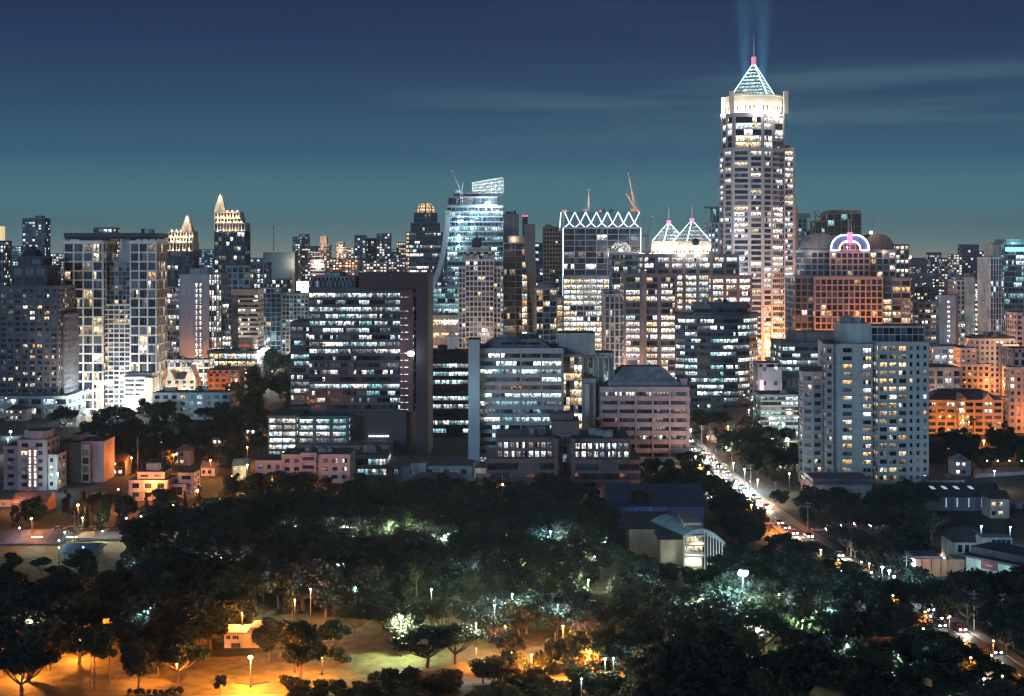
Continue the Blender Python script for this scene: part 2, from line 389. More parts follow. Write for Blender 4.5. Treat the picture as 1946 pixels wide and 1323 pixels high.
def pyramid(b, cx, cy, z0, z1, r, rot, rows, part='pyramid_roof', gl=None, tube=.55, tip=1.0, n=4, fill=.62):
    base = [(cx + math.cos(rot + 2 * math.pi * i / n) * r, cy + math.sin(rot + 2 * math.pi * i / n) * r) for i in range(n)]
    topc = [(cx + math.cos(rot + 2 * math.pi * i / n) * tip, cy + math.sin(rot + 2 * math.pi * i / n) * tip) for i in range(n)]
    mb = MB(); mb.prism(base, z0, z1, 0, None, topc); o = b.part(part, mb, SLATE)
    g = MB(uv=True)
    P = lambda i, t, s: Vector((*base[i], z0)).lerp(Vector((*topc[i], z1)), t).lerp(Vector((*base[(i + 1) % n], z0)).lerp(Vector((*topc[(i + 1) % n], z1)), t), s)
    for i in range(n):
        nn = (P(i, 0, 1) - P(i, 0, 0)).cross(P(i, 1, 0) - P(i, 0, 0)).normalized() * .12
        for k in range(rows):
            ta, tb = k / rows, (k + fill) / rows
            cols = max(2, int(6 * (1 - ta)))
            for c in range(cols):
                s0, s1 = .06 + .88 * c / cols + .01, .06 + .88 * (c + 1) / cols - .01
                g.face([P(i, ta, s0) + nn, P(i, ta, s1) + nn, P(i, tb, s1) + nn, P(i, tb, s0) + nn])
    g2 = g.build('glazing', [gl or PYG], o)
    e = MB()
    for i in range(n): e.tube((*base[i], z0), (*topc[i], z1), tube, tube * .8, 6)
    e.build('edge_light', [NEON], b.o)
pyramid(b, cx, cy, z1 + .2, b.z(122, 26), 19.5, rad(-70), 9)
za, zb = b.z(122, 26), b.z(108, 26)
mb = MB(); mb.prism([(cx - 1.5, cy - 1.5), (cx + 1.5, cy - 1.5), (cx + 1.5, cy + 1.5), (cx - 1.5, cy + 1.5)], za - .6, zb)
for k in (-.9, 0, .9): mb.box(cx + k - .25, cx + k + .25, cy - 1.7, cy - 1.5, za, zb, 1)
b.part('beacon_box', mb, [PINKN, WHITE])
mb = MB(); mb.tube((cx, cy, zb), (cx, cy, b.z(85, 26)), .55, .4); mb.tube((cx, cy, b.z(85, 26)), (cx, cy, b.z(65, 26)), .35, .15); b.part('mast', mb, wm((.6, .6, .62)))
for i in range(12):
    t = math.pi * 2 * i / 12; lamp((cx + math.cos(t) * 26.5, cy + math.sin(t) * 25.5, z0 + 1.8), (1, .88, .74), 11000, .5, b.o)
for i in range(4):
    t = rad(-70) + math.pi / 2 * i + math.pi / 4; lamp((cx + math.cos(t) * 21.5, cy + math.sin(t) * 21.5, z1 + 3), (.6, .95, 1), 7000, .5, b.o)
for px in (1370, 1490): mb = MB(); mb.lathe([(.1, 0), (.7, .5), (.1, 1.2)], b.lx(px, 26), 26, 8); o = b.part('red_beacon', mb, RED); o.location.z = b.z(215)
b.roofkit(b.lx(1492, 20), b.lx(1505, 20), 18, 40, b.z(279), 2, 1)
lamp((b.lx(1532), -14, 16), (1, .40, .12), 300000, 1.5, b.o); lamp((b.lx(1395), -60, 75), (.8, .92, 1), 130000, 1.5, b.o); lamp((b.lx(1440), -70, 40), (1, .82, .76), 60000, 1.5, b.o)
for px_, k_ in ((1416, -1), (1449, 1)):
    mb = MB(); mb.lathe([(.9, -1), (1.1, 0), (.9, .6)], b.lx(px_, 47), 47, 10); o = b.part('searchlight', mb, METAL); o.location.z = z1 + 3
    lamp((b.lx(px_, 47), 47, z1 + 4.5), (.35, .85, 1), 4.2e7, 2.4, b.o, spot=17, aim=(b.lx(px_, 47) + k_ * 2, 47, z1 + 300))
b.finish()

# ---- twin pyramid office
b = B('twin_pyramid_office', 'brown office block with two floodlit pyramid roofs, each with a mast', 'office', 1300, 905)
OW = wm((.20, .165, .18), .7, .3)
st = St('ribbon', 4.05, 3.2, 1.35, .3, OW, DARKWALL, .5, 'bright', 2, .35, .45, 2, acts=(.15, .5, .75, .9))
b.vol('tower', b.rect(1222, 1404, 40), 0, b.z(484), st.mod(bw=9.6, pw=2.2, np=6))
b.vol('wing', b.rect(1186, 1286, 30, -14), 0, b.z(521), st.mod(bw=11.5, pw=2.6, np=6, acts=(.1, .4, .7)))
b.vol('wing', b.rect(1352, 1428, 30, -12), 0, b.z(524), st.mod(bw=9.4, pw=2.0, np=5, acts=(.3, .6, .9)))
b.vol('pier', b.rect(1221, 1229, 6, -17), 0, b.z(515), St('blank', wall=wm((.26, .22, .23))))
for ax, a0, a1, yy, ay, my in ((1271, 1237, 1303, 30, 425, 394), (1315, 1284, 1357, 12, 421, 389)):
    cx = b.lx(ax, yy); r = (b.lx(a1, yy) - b.lx(a0, yy)) / 2; z0, z1 = b.z(484, yy), b.z(459, yy)
    mb = MB(); mb.lathe([(r - 1.5, z0), (r - 1.5, z0 + 2), (r, z0 + 2.1), (r, z1), (r - 3, z1 + .3)], cx, yy, 10)
    for i in range(24):
        t = i / 24 * 2 * math.pi; x, y = cx + math.cos(t) * r, yy + math.sin(t) * r; mb.box(x - .3, x + .3, y - .3, y + .3, z0 + 1.2, z0 + 3, 1)
    b.part('crown_drum', mb, [STONE, DARKWALL])
    pyramid(b, cx, yy, z1 + .3, b.z(ay, yy), r * .98, rad(-112), 5, gl=lit('pyramid_panels', (.85, .92, .95), .8), tube=.42, tip=.9, fill=.8)
    mb = MB(); mb.box(cx - 1.3, cx + 1.3, yy - 1.3, yy + 1.3, b.z(ay, yy) - .5, b.z(ay - 6, yy)); b.part('beacon_box', mb, PINKN)
    mb = MB(); mb.tube((cx, yy, b.z(ay - 6, yy)), (cx, yy, b.z(my, yy)), .45, .3); b.part('mast', mb, wm((.6, .6, .62)))
    for i in range(9):
        t = i / 9 * 2 * math.pi; lamp((cx + math.cos(t) * (r + 4), yy + math.sin(t) * (r + 3.5), z0 + 1.5), (1, .9, .78), 5000, .5, b.o)
    for i in range(4):
        t = rad(-112) + math.pi / 2 * (i + .5); lamp((cx + math.cos(t) * (r * .9), yy + math.sin(t) * (r * .9), z1 + 4), (.75, .92, 1), 3000, .5, b.o)
mb = MB(); mb.tube((b.lx(1322, -10), -10, b.z(490, -10)), (b.lx(1322, -10), -10, b.z(466, -10)), .7); b.part('lit_pole', mb, NEON)
mb = MB(); mb.lathe([(.2, -2.6), (1.9, -1.8), (2.7, 0), (1.9, 1.8), (.2, 2.6)], 0, 0, 14); o = b.part('sphere', mb, DARKG); o.location = (b.lx(1322, -10), -10, b.z(460, -10))
b.roofkit(b.lx(1190, -10), b.lx(1220, -10), -10, 8, b.z(521, -14), 3, 1); b.roofkit(b.lx(1366), b.lx(1400), -8, 10, b.z(520, -12), 3, 1)
b.finish()

# ---- zig-zag crown office
b = B('zigzag_office', 'blue office slab with white zigzag neon crown and pale column lines', 'office', 1143, 1010)
BW = wm((.30, .34, .40), .6, .2)
b.vol('tower', b.rect(1071, 1217, 30), b.z(524), b.z(433), St('grid', 4.6, 7.75, .55, .55, BW, wm((.05, .08, .13), .4), .13, 'mixed', 3, .25, .5, .8, acts=(.0, .3, .1, .15, .0)))
b.vol('lower_tower', b.rect(1071, 1172, 30, -1), 0, b.z(526), St('ribbon', 4.0, 5.2, 1.0, .5, wm((.32, .36, .38), .6), DARKWALL, .75, 'bright', 3, .3, .4, 2, acts=(.6, .9, .95, .4)))
z0, z1 = b.z(433), b.z(403)
mb = MB(); mb.prism(b.rect(1073, 1215, 26, 2), z0 - .2, z1); b.part('crown', mb, wm((.10, .17, .21), .35, .2))
e = MB(); n = 7; xa, xb = b.lx(1072), b.lx(1216); w = (xb - xa) / n; zm = z0 + (z1 - z0) * .3
for i in range(n):
    x = xa + i * w
    e.tube((x, 1.5, z0), (x + w / 2, 1.5, zm), .33); e.tube((x + w / 2, 1.5, zm), (x + w, 1.5, z0), .33)
    e.tube((x + w / 2, 1.5, zm), (x + (w * .05 if i == 0 else 0), 1.5, z1), .33); e.tube((x + w / 2, 1.5, zm), (x + w, 1.5, z1), .33)
b.part('zigzag_light', e, NEONW)
e = MB(); e.tube((b.lx(1070), -.6, b.z(690)), (b.lx(1070), -.6, b.z(433)), .35); e.tube((b.lx(1217.5), -.6, b.z(500)), (b.lx(1217.5), -.6, b.z(433)), .3); e.tube((xa - 3, 8, z0), (xa - 2, 8, z1), .4); b.part('edge_light', e, NEONW)
mb = MB()
for px in (1071, 1076, 1142, 1214): mb.lathe([(.1, z1), (.8, z1 + .6), (.1, z1 + 1.6)], b.lx(px), 4, 8)
b.part('red_beacon', mb, RED)
b.roofkit(b.lx(1140), b.lx(1180), 6, 20, z1, 4, 2); b.finish()

# ---- arched neon office, right
b = B('arched_office', 'pink gridded office with white neon arch and red box at its round gable', 'office', 1627, 880)
PG = wm((.46, .31, .28), .7, .2)
st = St('grid', 4.0, 3.75, 1.0, .85, PG, wm((.05, .04, .05)), .08, 'warm', 1, .4, .5, 1.5)
b.vol('tower', b.rect(1549, 1677, 34), 0, b.z(527), st)
b.vol('upper_tower', b.rect(1578, 1652, 30, 3), b.z(527), b.z(477), st)
b.vol('wing', b.rect(1677.5, 1730, 26, 8), 0, b.z(530), st.mod(wall=wm((.26, .25, .27)), bw=5.2, lit=.3))
b.vol('upper_wing', b.rect(1530, 1577, 28, 6), b.z(527), b.z(476), st.mod(wall=DUSK, lit=.1)); b.vol('upper_wing', b.rect(1653, 1702, 28, 6), b.z(529), b.z(476), st.mod(wall=DUSK, lit=.25))
b.vol('wing', b.rect(1511, 1546, 30, 4), 0, b.z(525), st.mod(wall=SLATE, bw=4.4, lit=.1))
def barrel(b, a0, a1, py0, py1, y0, y1, part, mat, mat2, ribs=0, n=18, ell=1.0):
    cx, r = (b.lx(a0, y0) + b.lx(a1, y0)) / 2, (b.lx(a1, y0) - b.lx(a0, y0)) / 2; z0, hh = b.z(py0, y0), b.z(py1, y0) - b.z(py0, y0)
    pr = [(cx - r * math.cos(math.pi * i / n), z0 + hh * math.sin(math.pi * i / n) ** ell) for i in range(n + 1)]
    mb = MB()
    for i in range(n): mb.face([(pr[i][0], y0, pr[i][1]), (pr[i + 1][0], y0, pr[i + 1][1]), (pr[i + 1][0], y1, pr[i + 1][1]), (pr[i][0], y1, pr[i][1])][::-1], 0)
    mb.face([(x, y0, z) for x, z in pr], 1); mb.face([(x, y1, z) for x, z in pr][::-1], 1)
    for i in range(ribs + 1 if ribs else 0):
        k = int(i * n / ribs); mb.tube((pr[k][0], y0, pr[k][1] + .2), (pr[k][0], y1, pr[k][1] + .2), .3, n=4, mi=1)
    b.part(part, mb, [mat, mat2]); return pr
BLUEG = wm((.16, .18, .32), .35, .1)
pr = barrel(b, 1577, 1654, 476, 444, 2.5, 30, 'arched_roof', BLUEG, BLUEG)
b.vol('gable_grid', b.rect(1592, 1637, 2, 1.2), b.z(477), b.z(464), st.mod(top=.3))
e = MB(); cxa, ra, rb, zc = b.lx(1616), b.lx(1652) - b.lx(1616), b.lx(1636) - b.lx(1616), b.z(476)
for r, zz, m in ((ra, b.z(447) - zc, 0), (rb, b.z(459) - zc, 0)):
    q = [(cxa - r * math.cos(math.pi * i / 24), 1.0, zc + zz * min(1, 1.12 * math.sin(math.pi * i / 24)) ** .8) for i in range(25)]
    for i in range(24):
        if i in (11, 12): continue
        e.tube(q[i], q[i + 1], .5)
for sgn in (-1, 1): e.tube((cxa + sgn * rb, 1, zc), (cxa + sgn * ra, 1, zc), .38)
b.part('neon_arch', e, emit('neon_arch_blue', (.62, .84, 1), 4.5))
mb = MB(); mb.box(cxa - 1.5, cxa + 1.5, .2, 2.6, b.z(462), b.z(442)); b.part('beacon_box', mb, PINKN)
mb = MB(); mb.tube((cxa - .6, 1.4, b.z(442)), (cxa - .6, 1.4, b.z(416)), .3, .2); mb.tube((cxa + 1, 1.4, b.z(442)), (cxa + 1, 1.4, b.z(400)), .3, .15); b.part('mast', mb, wm((.5, .45, .47)))
barrel(b, 1533, 1592, 474, 443, 8, 30, 'side_dome', wm((.10, .12, .15), .4), wm((.22, .21, .21)), ribs=7)
barrel(b, 1640, 1700, 474, 444, 10, 34, 'side_dome', DARKG, BROWN, ribs=6)
mb = MB(); mb.tube((b.lx(1658, 20), 20, b.z(448, 20)), (b.lx(1658, 20), 20, b.z(415, 20)), .35, .12); b.part('mast', mb, METAL)
lamp((b.lx(1548), 0, b.z(480)), (1, .86, .66), 2200, .6, b.o); lamp((b.lx(1660, 6), 2, b.z(450)), (1, .8, .55), 2500, .6, b.o); lamp((b.lx(1685), 4, b.z(480)), (1, .75, .45), 900, .6, b.o)
lamp((cxa, -6, b.z(470)), (.9, .5, .75), 2500, .5, b.o)
b.roofkit(b.lx(1680, 8), b.lx(1725, 8), 12, 30, b.z(530, 8), 3, 0); b.finish()

# ---- left condominium with roof slab
b = B('condominium', 'white gridded condominium with dark roof slab bridging its two wings', 'apartment tower', 208, 752)
CW = wm((.58, .57, .58), .65, .12); GR = wm((.12, .14, .18), .5)
st = St('grid', 5.04, 3.6, .85, .8, CW, GR, .1, 'home', 2, .45, .5, 1.4, roofm=ROOFM)
st.slab = 0
def twin_rows(b, st, part, poly, z0, z1, **k):
    o = b.vol(part, poly, z0, z1, st, **k); return o
b.vol('wing', b.rect(122, 195, 22), 0, b.z(459), st.mod(bw=5.6, np=3)); b.vol('wing', b.rect(248, 297, 22), 0, b.z(459), st.mod(bw=4.7, np=3, lit=.16))
b.vol('glass_core', b.rect(195.3, 247.7, 14, 6), b.z(580), b.z(498), St('grid', 2.6, 2.1, .25, .22, wm((.2, .24, .28), .5), GR, .06, 'home', 1, .12, .14, .3))
b.vol('core', b.rect(195.3, 247.7, 16, 5), 0, b.z(580), St('grid', 2.55, 3.1, .75, .45, CW, GR, .12, 'home', 2, .5, .4, .6))
mb = MB(); mb.prism(b.rect(121, 297.5, 25, -1.5), b.z(451), b.z(443)); mb.prism(b.rect(123, 295, 21, .5), b.z(454), b.z(451.2)); b.part('roof_slab', mb, DARKWALL)
mb = MB()
for px in (124, 130, 152, 165, 194, 226, 249, 268, 281, 295):
    mb.box(b.lx(px) - .35, b.lx(px) + .35, 1, 1.7, b.z(459), b.z(453))
b.part('roof_post', mb, DARKG)
b.vol('penthouse', b.rect(150, 193, 16, 3), b.z(459), b.z(453.5), St('blank', wall=DUSK)); b.vol('penthouse', b.rect(232, 247, 12, 4), b.z(498), b.z(452), St('blank', wall=wm((.3, .32, .36))))
mb = MB(); gable(mb, b.lx(215), b.lx(232), 8, 16, b.z(497), 8, 0, 'y'); b.part('roof_gable', mb, GREY)
sd = [(b.lx(111, 8), 8 + 1), (b.lx(121.5), 2), (b.lx(121.5), 20), (b.lx(111, 8), 18)]
b.vol('side_wing', sd, 0, b.z(566), St('grid', 2.6, 2.6, .95, .5, CREAM, GR, .1, 'home', 1, .75, .5, 1, slab=.0))
b.roofkit(b.lx(250), b.lx(290), 4, 18, b.z(443), 3, 0); lamp((b.lx(114), -7, b.z(555)), (.3, .5, 1), 16000, .5, b.o); b.finish()

# ---- left dark stepped tower
b = B('stepped_tower', 'dark stepped apartment tower with a pointed cap beside the white condominium', 'apartment tower', 58, 720)
DW = wm((.085, .08, .10), .75, .3); st = St('grid', 2.95, 3.7, 1.25, 1.35, DW, DARKWALL, .13, 'home', 2, .3, .4, 1.2)
b.vol('tower', b.rect(-14, 110, 28), 0, b.z(545), st); b.vol('wing', b.rect(88, 121, 24, 4), 0, b.z(600), st.mod(bw=2.4, lit=.2))
b.vol('upper_tower', b.rect(23, 88, 22, 3), b.z(545), b.z(506), st.mod(bw=5.2, fh=4.2, lit=.06)); b.vol('crown', b.rect(35, 79, 16, 6), b.z(506), b.z(489), st.mod(bw=6, lit=.0))
mb = MB(); r = b.rect(38, 70, 12, 8); frustum(mb, r, b.z(489), b.z(474), 2.2, 2.2); r2 = b.rect(47, 60, 6, 11); mb.prism(r2, b.z(474), b.z(468)); mb.tube((b.lx(53.5), 14, b.z(468)), (b.lx(53.5), 14, b.z(455)), .2); b.part('cap', mb, DARKWALL)
b.vol('podium', b.rect(-14, 128, 30, -6), 0, b.z(752), st.mod(wall=TEALW, bw=7, sh=2.2, fh=4, lit=.35, pal='office'))
b.roofkit(b.lx(92), b.lx(118), 6, 20, b.z(600), 3, 1); b.finish()

# ---- slab block with slit windows, behind the condominium
b = B('slit_window_office', 'grey slab office with two columns of lit slits on its blank wall', 'office', 375, 1070)
b.vol('slab', b.rect(341, 397, 30), 0, b.z(522), St('blank', wall=wm((.32, .34, .38), .7, .2)))
mb = MB(uv=True); m0 = MB()
zz = b.z(538)
while zz > b.z(700):
    for px in (372, 379.5):
        x = b.lx(px); mb.face([(x, -.03, zz - 3.4), (x + 1.15, -.03, zz - 3.4), (x + 1.15, -.03, zz), (x, -.03, zz)])
    zz -= 4.3
for px in (372, 379.5): x = b.lx(px); m0.box(x - .25, x + 1.4, -.02, .3, b.z(700), b.z(535))
b.part('slit_channel', m0, DARKWALL); b.each('slit_window', mb, [WIN[4]])
st = St('ribbon', 4.1, 2.4, 1.1, .3, wm((.28, .29, .33)), DARKWALL, .3, 'white', 2, .3, .5, 1, acts=(.1, .5, .8))
b.vol('wing', b.rect(318, 340.5, 26, 3), 0, b.z(546), st); b.vol('wing', b.rect(397.5, 421, 26, 3), 0, b.z(520), st.mod(kind='grid', bw=1.9, pw=.75, sh=.4, wall=SLATE, np=1, lit=.3))
b.vol('wing', b.rect(421.5, 441, 22, 6), 0, b.z(566), st.mod(wall=SLATE, acts=(.0, .3, .6)))
b.vol('penthouse', b.rect(361, 394, 18, 6), b.z(522), b.z(511), St('blank', wall=GREY)); b.finish()

# ---- banded white block
b = B('banded_office', 'cream office with horizontal dark bands above a red lettered panel', 'office', 462, 1120)
b.vol('tower', b.rect(440, 490, 26), b.z(668), b.z(551), St('ribbon', 3.75, 2.6, 1.9, .02, wm((.60, .53, .48), .6, .12), DARKWALL, .3, 'white', 2, .3, .3, 4.5, acts=(.05, .1, .4)))
b.vol('base', b.rect(438, 492, 27, -1), 0, b.z(668.5), St('blank', wall=wm((.55, .50, .46))))
lamp((b.lx(460), -22, b.z(690)), (1, .82, .66), 60000, 2, b.o); b.finish()
b = B('gridded_tower', 'slim grey tower of bare concrete frames right of the cream banded office', 'tower', 515, 1220, merged=False)
b.vol('tower', b.rect(496, 534, 24), 0, b.z(548), St('grid', 4.2, 4.2, .5, .5, wm((.3, .29, .31)), DARKWALL, .12, 'home', 2, .4, .6, .6)); b.vol('wing', b.rect(430, 475, 22, 20), 0, b.z(506), St('grid', 5.5, 5, 1.4, 1.4, GREY, DARKWALL, .05, 'home', 1))
b.vol('wing', b.rect(476, 507, 22, 26), 0, b.z(500), St('grid', 4.5, 3, 1.2, 1.2, DUSK, DARKWALL, .3, 'white', 1)); b.finish()
b = B('blank_wall_office', 'pale blank-walled office with a striped mast on its roof', 'office', 534, 1420, merged=False)
b.vol('tower', b.rect(500, 552, 30), 0, b.z(480), St('blank', wall=wm((.30, .37, .37), .6, .12))); b.vol('edge_pier', b.rect(552.5, 560, 26, 2), 0, b.z(478), St('blank', wall=wm((.6, .57, .52))))
b.vol('glass_base', b.rect(510, 552, 4, -3), 0, b.z(530), St('grid', 4.4, 4, .8, .5, DUSK, DARKWALL, .2, 'white', 2))
mb = MB(); zt = b.z(476)
for i in range(8): mb.tube((b.lx(517), 10, zt + i * 3.6), (b.lx(517), 10, zt + (i + 1) * 3.6), .55, .5, 6, i % 2)
b.part('mast', mb, [wm((.5, .12, .1)), wm((.6, .6, .6))]); lamp((b.lx(557), -8, b.z(500)), (1, .9, .7), 5000, 1, b.o); b.finish()

# ---- glass tower under construction with lattice frame
b = B('lattice_top_tower', 'glass tower with curved left flank and white lattice frame on its roof', 'tower', 890, 1160)
GG = wm((.17, .25, .28), .4, .25)
prof = [(846, 400), (846, 432), (842, 455), (838, 480), (832, 505), (825, 525), (818, 545), (812, 560)]
st = St('ribbon', 4.3, 3.4, 1.25, .25, GG, wm((.03, .06, .08)), .35, 'teal', 2, .4, .45, 1.2, acts=(.05, .25, .5, .8))
b.vol('tower', b.rect(850, 956, 34), b.z(545), b.z(392), st)
b.vol('lower_tower', b.rect(824, 958, 36, -2), b.z(700), b.z(546), st.mod(acts=(.3, .5, .9), sh=.7))
b.vol('upper_tower', b.rect(852, 945, 30, 3), b.z(391), b.z(374), st.mod(acts=(0, .1), wall=SLATE)); b.vol('penthouse', b.rect(862, 910, 20, 8), b.z(374), b.z(366), St('blank', wall=SLATE))
mb = MB()
for i in range(len(prof) - 1):
    (a0, q0), (a1, q1) = prof[i], prof[i + 1]; x0, x1 = b.lx(a0), b.lx(a1); w = 4.2
    for y0, y1 in ((-3, 20),):
        P = [(x0, y0, b.z(q0)), (x1, y0, b.z(q1)), (x1 + w, y0, b.z(q1)), (x0 + w, y0, b.z(q0))]; Q = [(x, y1, z) for x, _, z in P]
        mb.face(P); mb.face(Q[::-1]); mb.face([P[1], P[0], Q[0], Q[1]]); mb.face([P[3], P[2], Q[2], Q[3]])
b.part('curved_flank', mb, wm((.32, .36, .42), .5, .1))
mb = MB(); x0, x1 = b.lx(897), b.lx(956); n = 8
zt = lambda t: b.z(346) + (b.z(336) - b.z(346)) * t; zb_ = b.z(372)
for y in (10, 16):
    for i in range(n + 1):
        t = i / n; x = x0 + (x1 - x0) * t; mb.tube((x, y, zb_), (x, y, zt(t)), .36, n=4)
    for k in range(6):
        f = k / 5; mb.tube((x0, y, zb_ + (zt(0) - zb_) * f), (x1, y, zb_ + (zt(1) - zb_) * f), .36, n=4)
    for i in range(n):
        for k in range(5):
            ta, tb2 = i / n, (i + 1) / n; fa, fb = (k / 5, (k + 1) / 5) if (i + k) % 2 else ((k + 1) / 5, k / 5)
            mb.tube((x0 + (x1 - x0) * ta, y, zb_ + (zt(ta) - zb_) * fa), (x0 + (x1 - x0) * tb2, y, zb_ + (zt(tb2) - zb_) * fb), .25, n=4)
for i in range(n + 1): t = i / n; x = x0 + (x1 - x0) * t; mb.tube((x, 10, zt(t)), (x, 16, zt(t)), .2, n=4)
b.part('lattice_frame', mb, wm((.62, .66, .66)))
for px, py in ((872, 412), (872, 422), (872, 448), (872, 458), (872, 468), (878, 420), (897, 403), (897, 421), (897, 435)):
    mb = MB(); mb.lathe([(.2, -1), (1.0, -.6), (1.1, 0), (1.0, .6), (.2, 1)], 0, 0, 8); o = b.part('floodlight', mb, emit('flood_cool', (.85, 1, 1), 5) if (px, py) == (872, 412) else bpy.data.materials['flood_cool']); o.location = (b.lx(px), -1.6, b.z(py))
    lamp((b.lx(px), -5, b.z(py)), (.75, .97, 1), 2600, .6, b.o)
lamp((b.lx(925), -10, b.z(385)), (.9, 1, 1), 60000, 1, b.o); lamp((b.lx(945), -6, b.z(400)), (1, .9, .75), 4000, .6, b.o)
b.roofkit(b.lx(850), b.lx(890), 4, 20, b.z(374), 5, 1); b.finish()

# ---- slope-shouldered dark tower
b = B('slope_sided_tower', 'dark tower with a curved slope on its right side, red lights on top', 'tower', 986, 960)
st = St('grid', 4.4, 7.5, .55, .4, wm((.26, .26, .30)), wm((.02, .025, .04)), .16, 'warm', 4, .4, .3, .8, acts=(.0, .1, .35, .0))
b.vol('tower', b.rect(957, 1003, 30), 0, b.z(462), st); b.vol('upper_tower', b.rect(957, 986, 22, 3), b.z(462), b.z(407), St('blank', wall=wm((.12, .12, .14)))); b.vol('terrace', b.rect(966, 1003, 3, -2), b.z(462), b.z(449), St('blank', wall=wm((.16, .14, .14))))
b.vol('amber_bay', b.rect(992, 1002, 3, -2.2), 0, b.z(470), St('grid', 4.4, 3, .5, .3, DUSK, DARKWALL, .7, 'warm', 2))
prof = [(996, 1017, 426), (996, 1017, 470), (998, 1018, 500), (1002, 1018.5, 530), (1007, 1019, 560), (1012, 1020, 600), (1014, 1022, 700)]
mb = MB()
for i in range(len(prof) - 1):
    a0, c0, q0 = prof[i]; a1, c1, q1 = prof[i + 1]
    P = [(b.lx(a0), -4, b.z(q0)), (b.lx(a1), -4, b.z(q1)), (b.lx(c1), -4, b.z(q1)), (b.lx(c0), -4, b.z(q0))]; Q = [(x, 26, z) for x, _, z in P]
    mb.face(P); mb.face(Q[::-1]); mb.face([P[1], P[0], Q[0], Q[1]]); mb.face([P[3], P[2], Q[2], Q[3]])
    if i == 0: mb.face([P[0], P[3], Q[3], Q[0]])
b.part('sloped_flank', mb, wm((.15, .13, .13), .7, .2))
b.vol('right_fill', b.rect(1003, 1013, 24, 2), 0, b.z(560), st); b.vol('penthouse', b.rect(993, 1003, 14, 6), b.z(462), b.z(412), St('blank', wall=DARKG))
mb = MB()
for px in (995, 1001): mb.lathe([(.1, 0), (.8, .6), (.1, 1.5)], b.lx(px), 8, 8)
o = b.part('red_beacon', mb, RED); o.location.z = b.z(412); lamp((b.lx(976), -4, b.z(455)), (1, .7, .4), 2500, .5, b.o)
b.roofkit(b.lx(960), b.lx(982), 6, 20, b.z(407), 4, 1); b.finish()

# ---- cream residential tower with dome
b = B('domed_residence', 'cream balcony tower with a dark dome and spire in its middle', 'apartment tower', 910, 905)
CR = wm((.50, .46, .42), .7, .2); st = St('grid', 3.35, 2.7, .85, .6, CR, DARKWALL, .1, 'home', 1, .35, .4, 1, slab=.55)
b.vol('tower', b.rect(885, 938, 24), 0, b.z(494), st); b.vol('wing', b.rect(872, 884.5, 20, 3), 0, b.z(508), st.mod(slab=.9)); b.vol('wing', b.rect(938.5, 951, 20, 3), 0, b.z(508), st.mod(slab=.9))
b.vol('penthouse', b.rect(882, 938, 18, 4), b.z(493), b.z(479), St('grid', 5, 5, 2.5, 2.6, CR, DARKWALL, .3, 'home', 1)); b.vol('penthouse', b.rect(890, 928, 14, 6), b.z(479), b.z(471), St('blank', wall=CR))
mb = MB(); gable(mb, b.lx(904) - .01, b.lx(912), -.8, 3, b.z(494), 3.6, 0, 'y', .2); b.part('gable', mb, CR)
mb = MB(); cx = b.lx(905); zz = b.z(471); s = 1 / 2.87
mb.lathe([(3, zz), (3, zz + 2), (3.6, zz + 2.2), (3.2, zz + 4.4), (2.2, zz + 6), (.7, zz + 6.8), (.55, zz + 9), (.1, b.z(436))], cx, 12, 14); b.part('dome', mb, DARKG)
lamp((b.lx(915), -60, b.z(640)), (1, .9, .78), 26000, 1, b.o); b.finish()

# ---- balcony block, beige tower, cage dome building
b = B('balcony_block', 'dark balcony apartment block with amber lit flats on its right edge', 'apartment tower', 1043, 850)
st = St('grid', 3.6, 4.6, .5, .5, wm((.3, .28, .27)), wm((.06, .05, .05)), .22, 'warm', 3, .8, .35, 1)
b.vol('tower', b.rect(1019, 1058, 24), 0, b.z(548), st); b.vol('wing', b.rect(1058.5, 1069, 22, -2), 0, b.z(566), st.mod(bw=3.4, lit=.75, np=1)); b.roofkit(b.lx(1022), b.lx(1050), 2, 16, b.z(548), 5, 0); b.finish()
b = B('beige_tower', 'beige apartment tower half hidden by the zigzag crowned office', 'apartment tower', 1052, 1300, merged=False)
b.vol('tower', b.rect(1033, 1072, 24), 0, b.z(432), St('grid', 3.9, 2.7, 1.5, 1.0, wm((.46, .41, .38)), DARKWALL, .08, 'home', 1)); b.vol('wing', b.rect(1056, 1074, 10, -8), 0, b.z(512), St('grid', 4, 3, .6, .5, GG, DARKWALL, .2, 'teal', 1)); b.roofkit(b.lx(1036), b.lx(1066), 2, 16, b.z(432), 4, 1); b.finish()
b = B('cage_dome_office', 'blue glass office with a white lattice dome lit from inside', 'office', 1186, 930)
st = St('ribbon', 4.0, 3, 1.1, .3, wm((.2, .23, .28)), DARKWALL, .25, 'white', 2, .3, .3, 1, acts=(.0, .2, .5))
b.vol('tower', b.rect(1163, 1213, 26), 0, b.z(482), st); b.vol('wing', b.rect(1148, 1190, 22, -6), 0, b.z(552), St('grid', 4.4, 3.6, .6, .8, wm((.34, .37, .38)), DARKWALL, .15, 'home', 2))
mb = MB(); cx, cy, r, zz = b.lx(1182), 10, 7.0, b.z(478)
for k in range(10):
    t = k / 10 * math.pi * 2
    for s_ in range(6):
        a, c = s_ / 6 * math.pi / 2, (s_ + 1) / 6 * math.pi / 2
        for tw in (.35, -.35):
            p = lambda q, tt: (cx + math.cos(tt) * math.cos(q) * r, cy + math.sin(tt) * math.cos(q) * r, zz + math.sin(q) * r)
            mb.tube(p(a, t + tw * s_), p(c, t + tw * (s_ + 1)), .17, n=4)
b.part('lattice_dome', mb, wm((.66, .66, .64))); lamp((cx, cy, zz + 1.2), (1, .95, .85), 6000, .5, b.o)
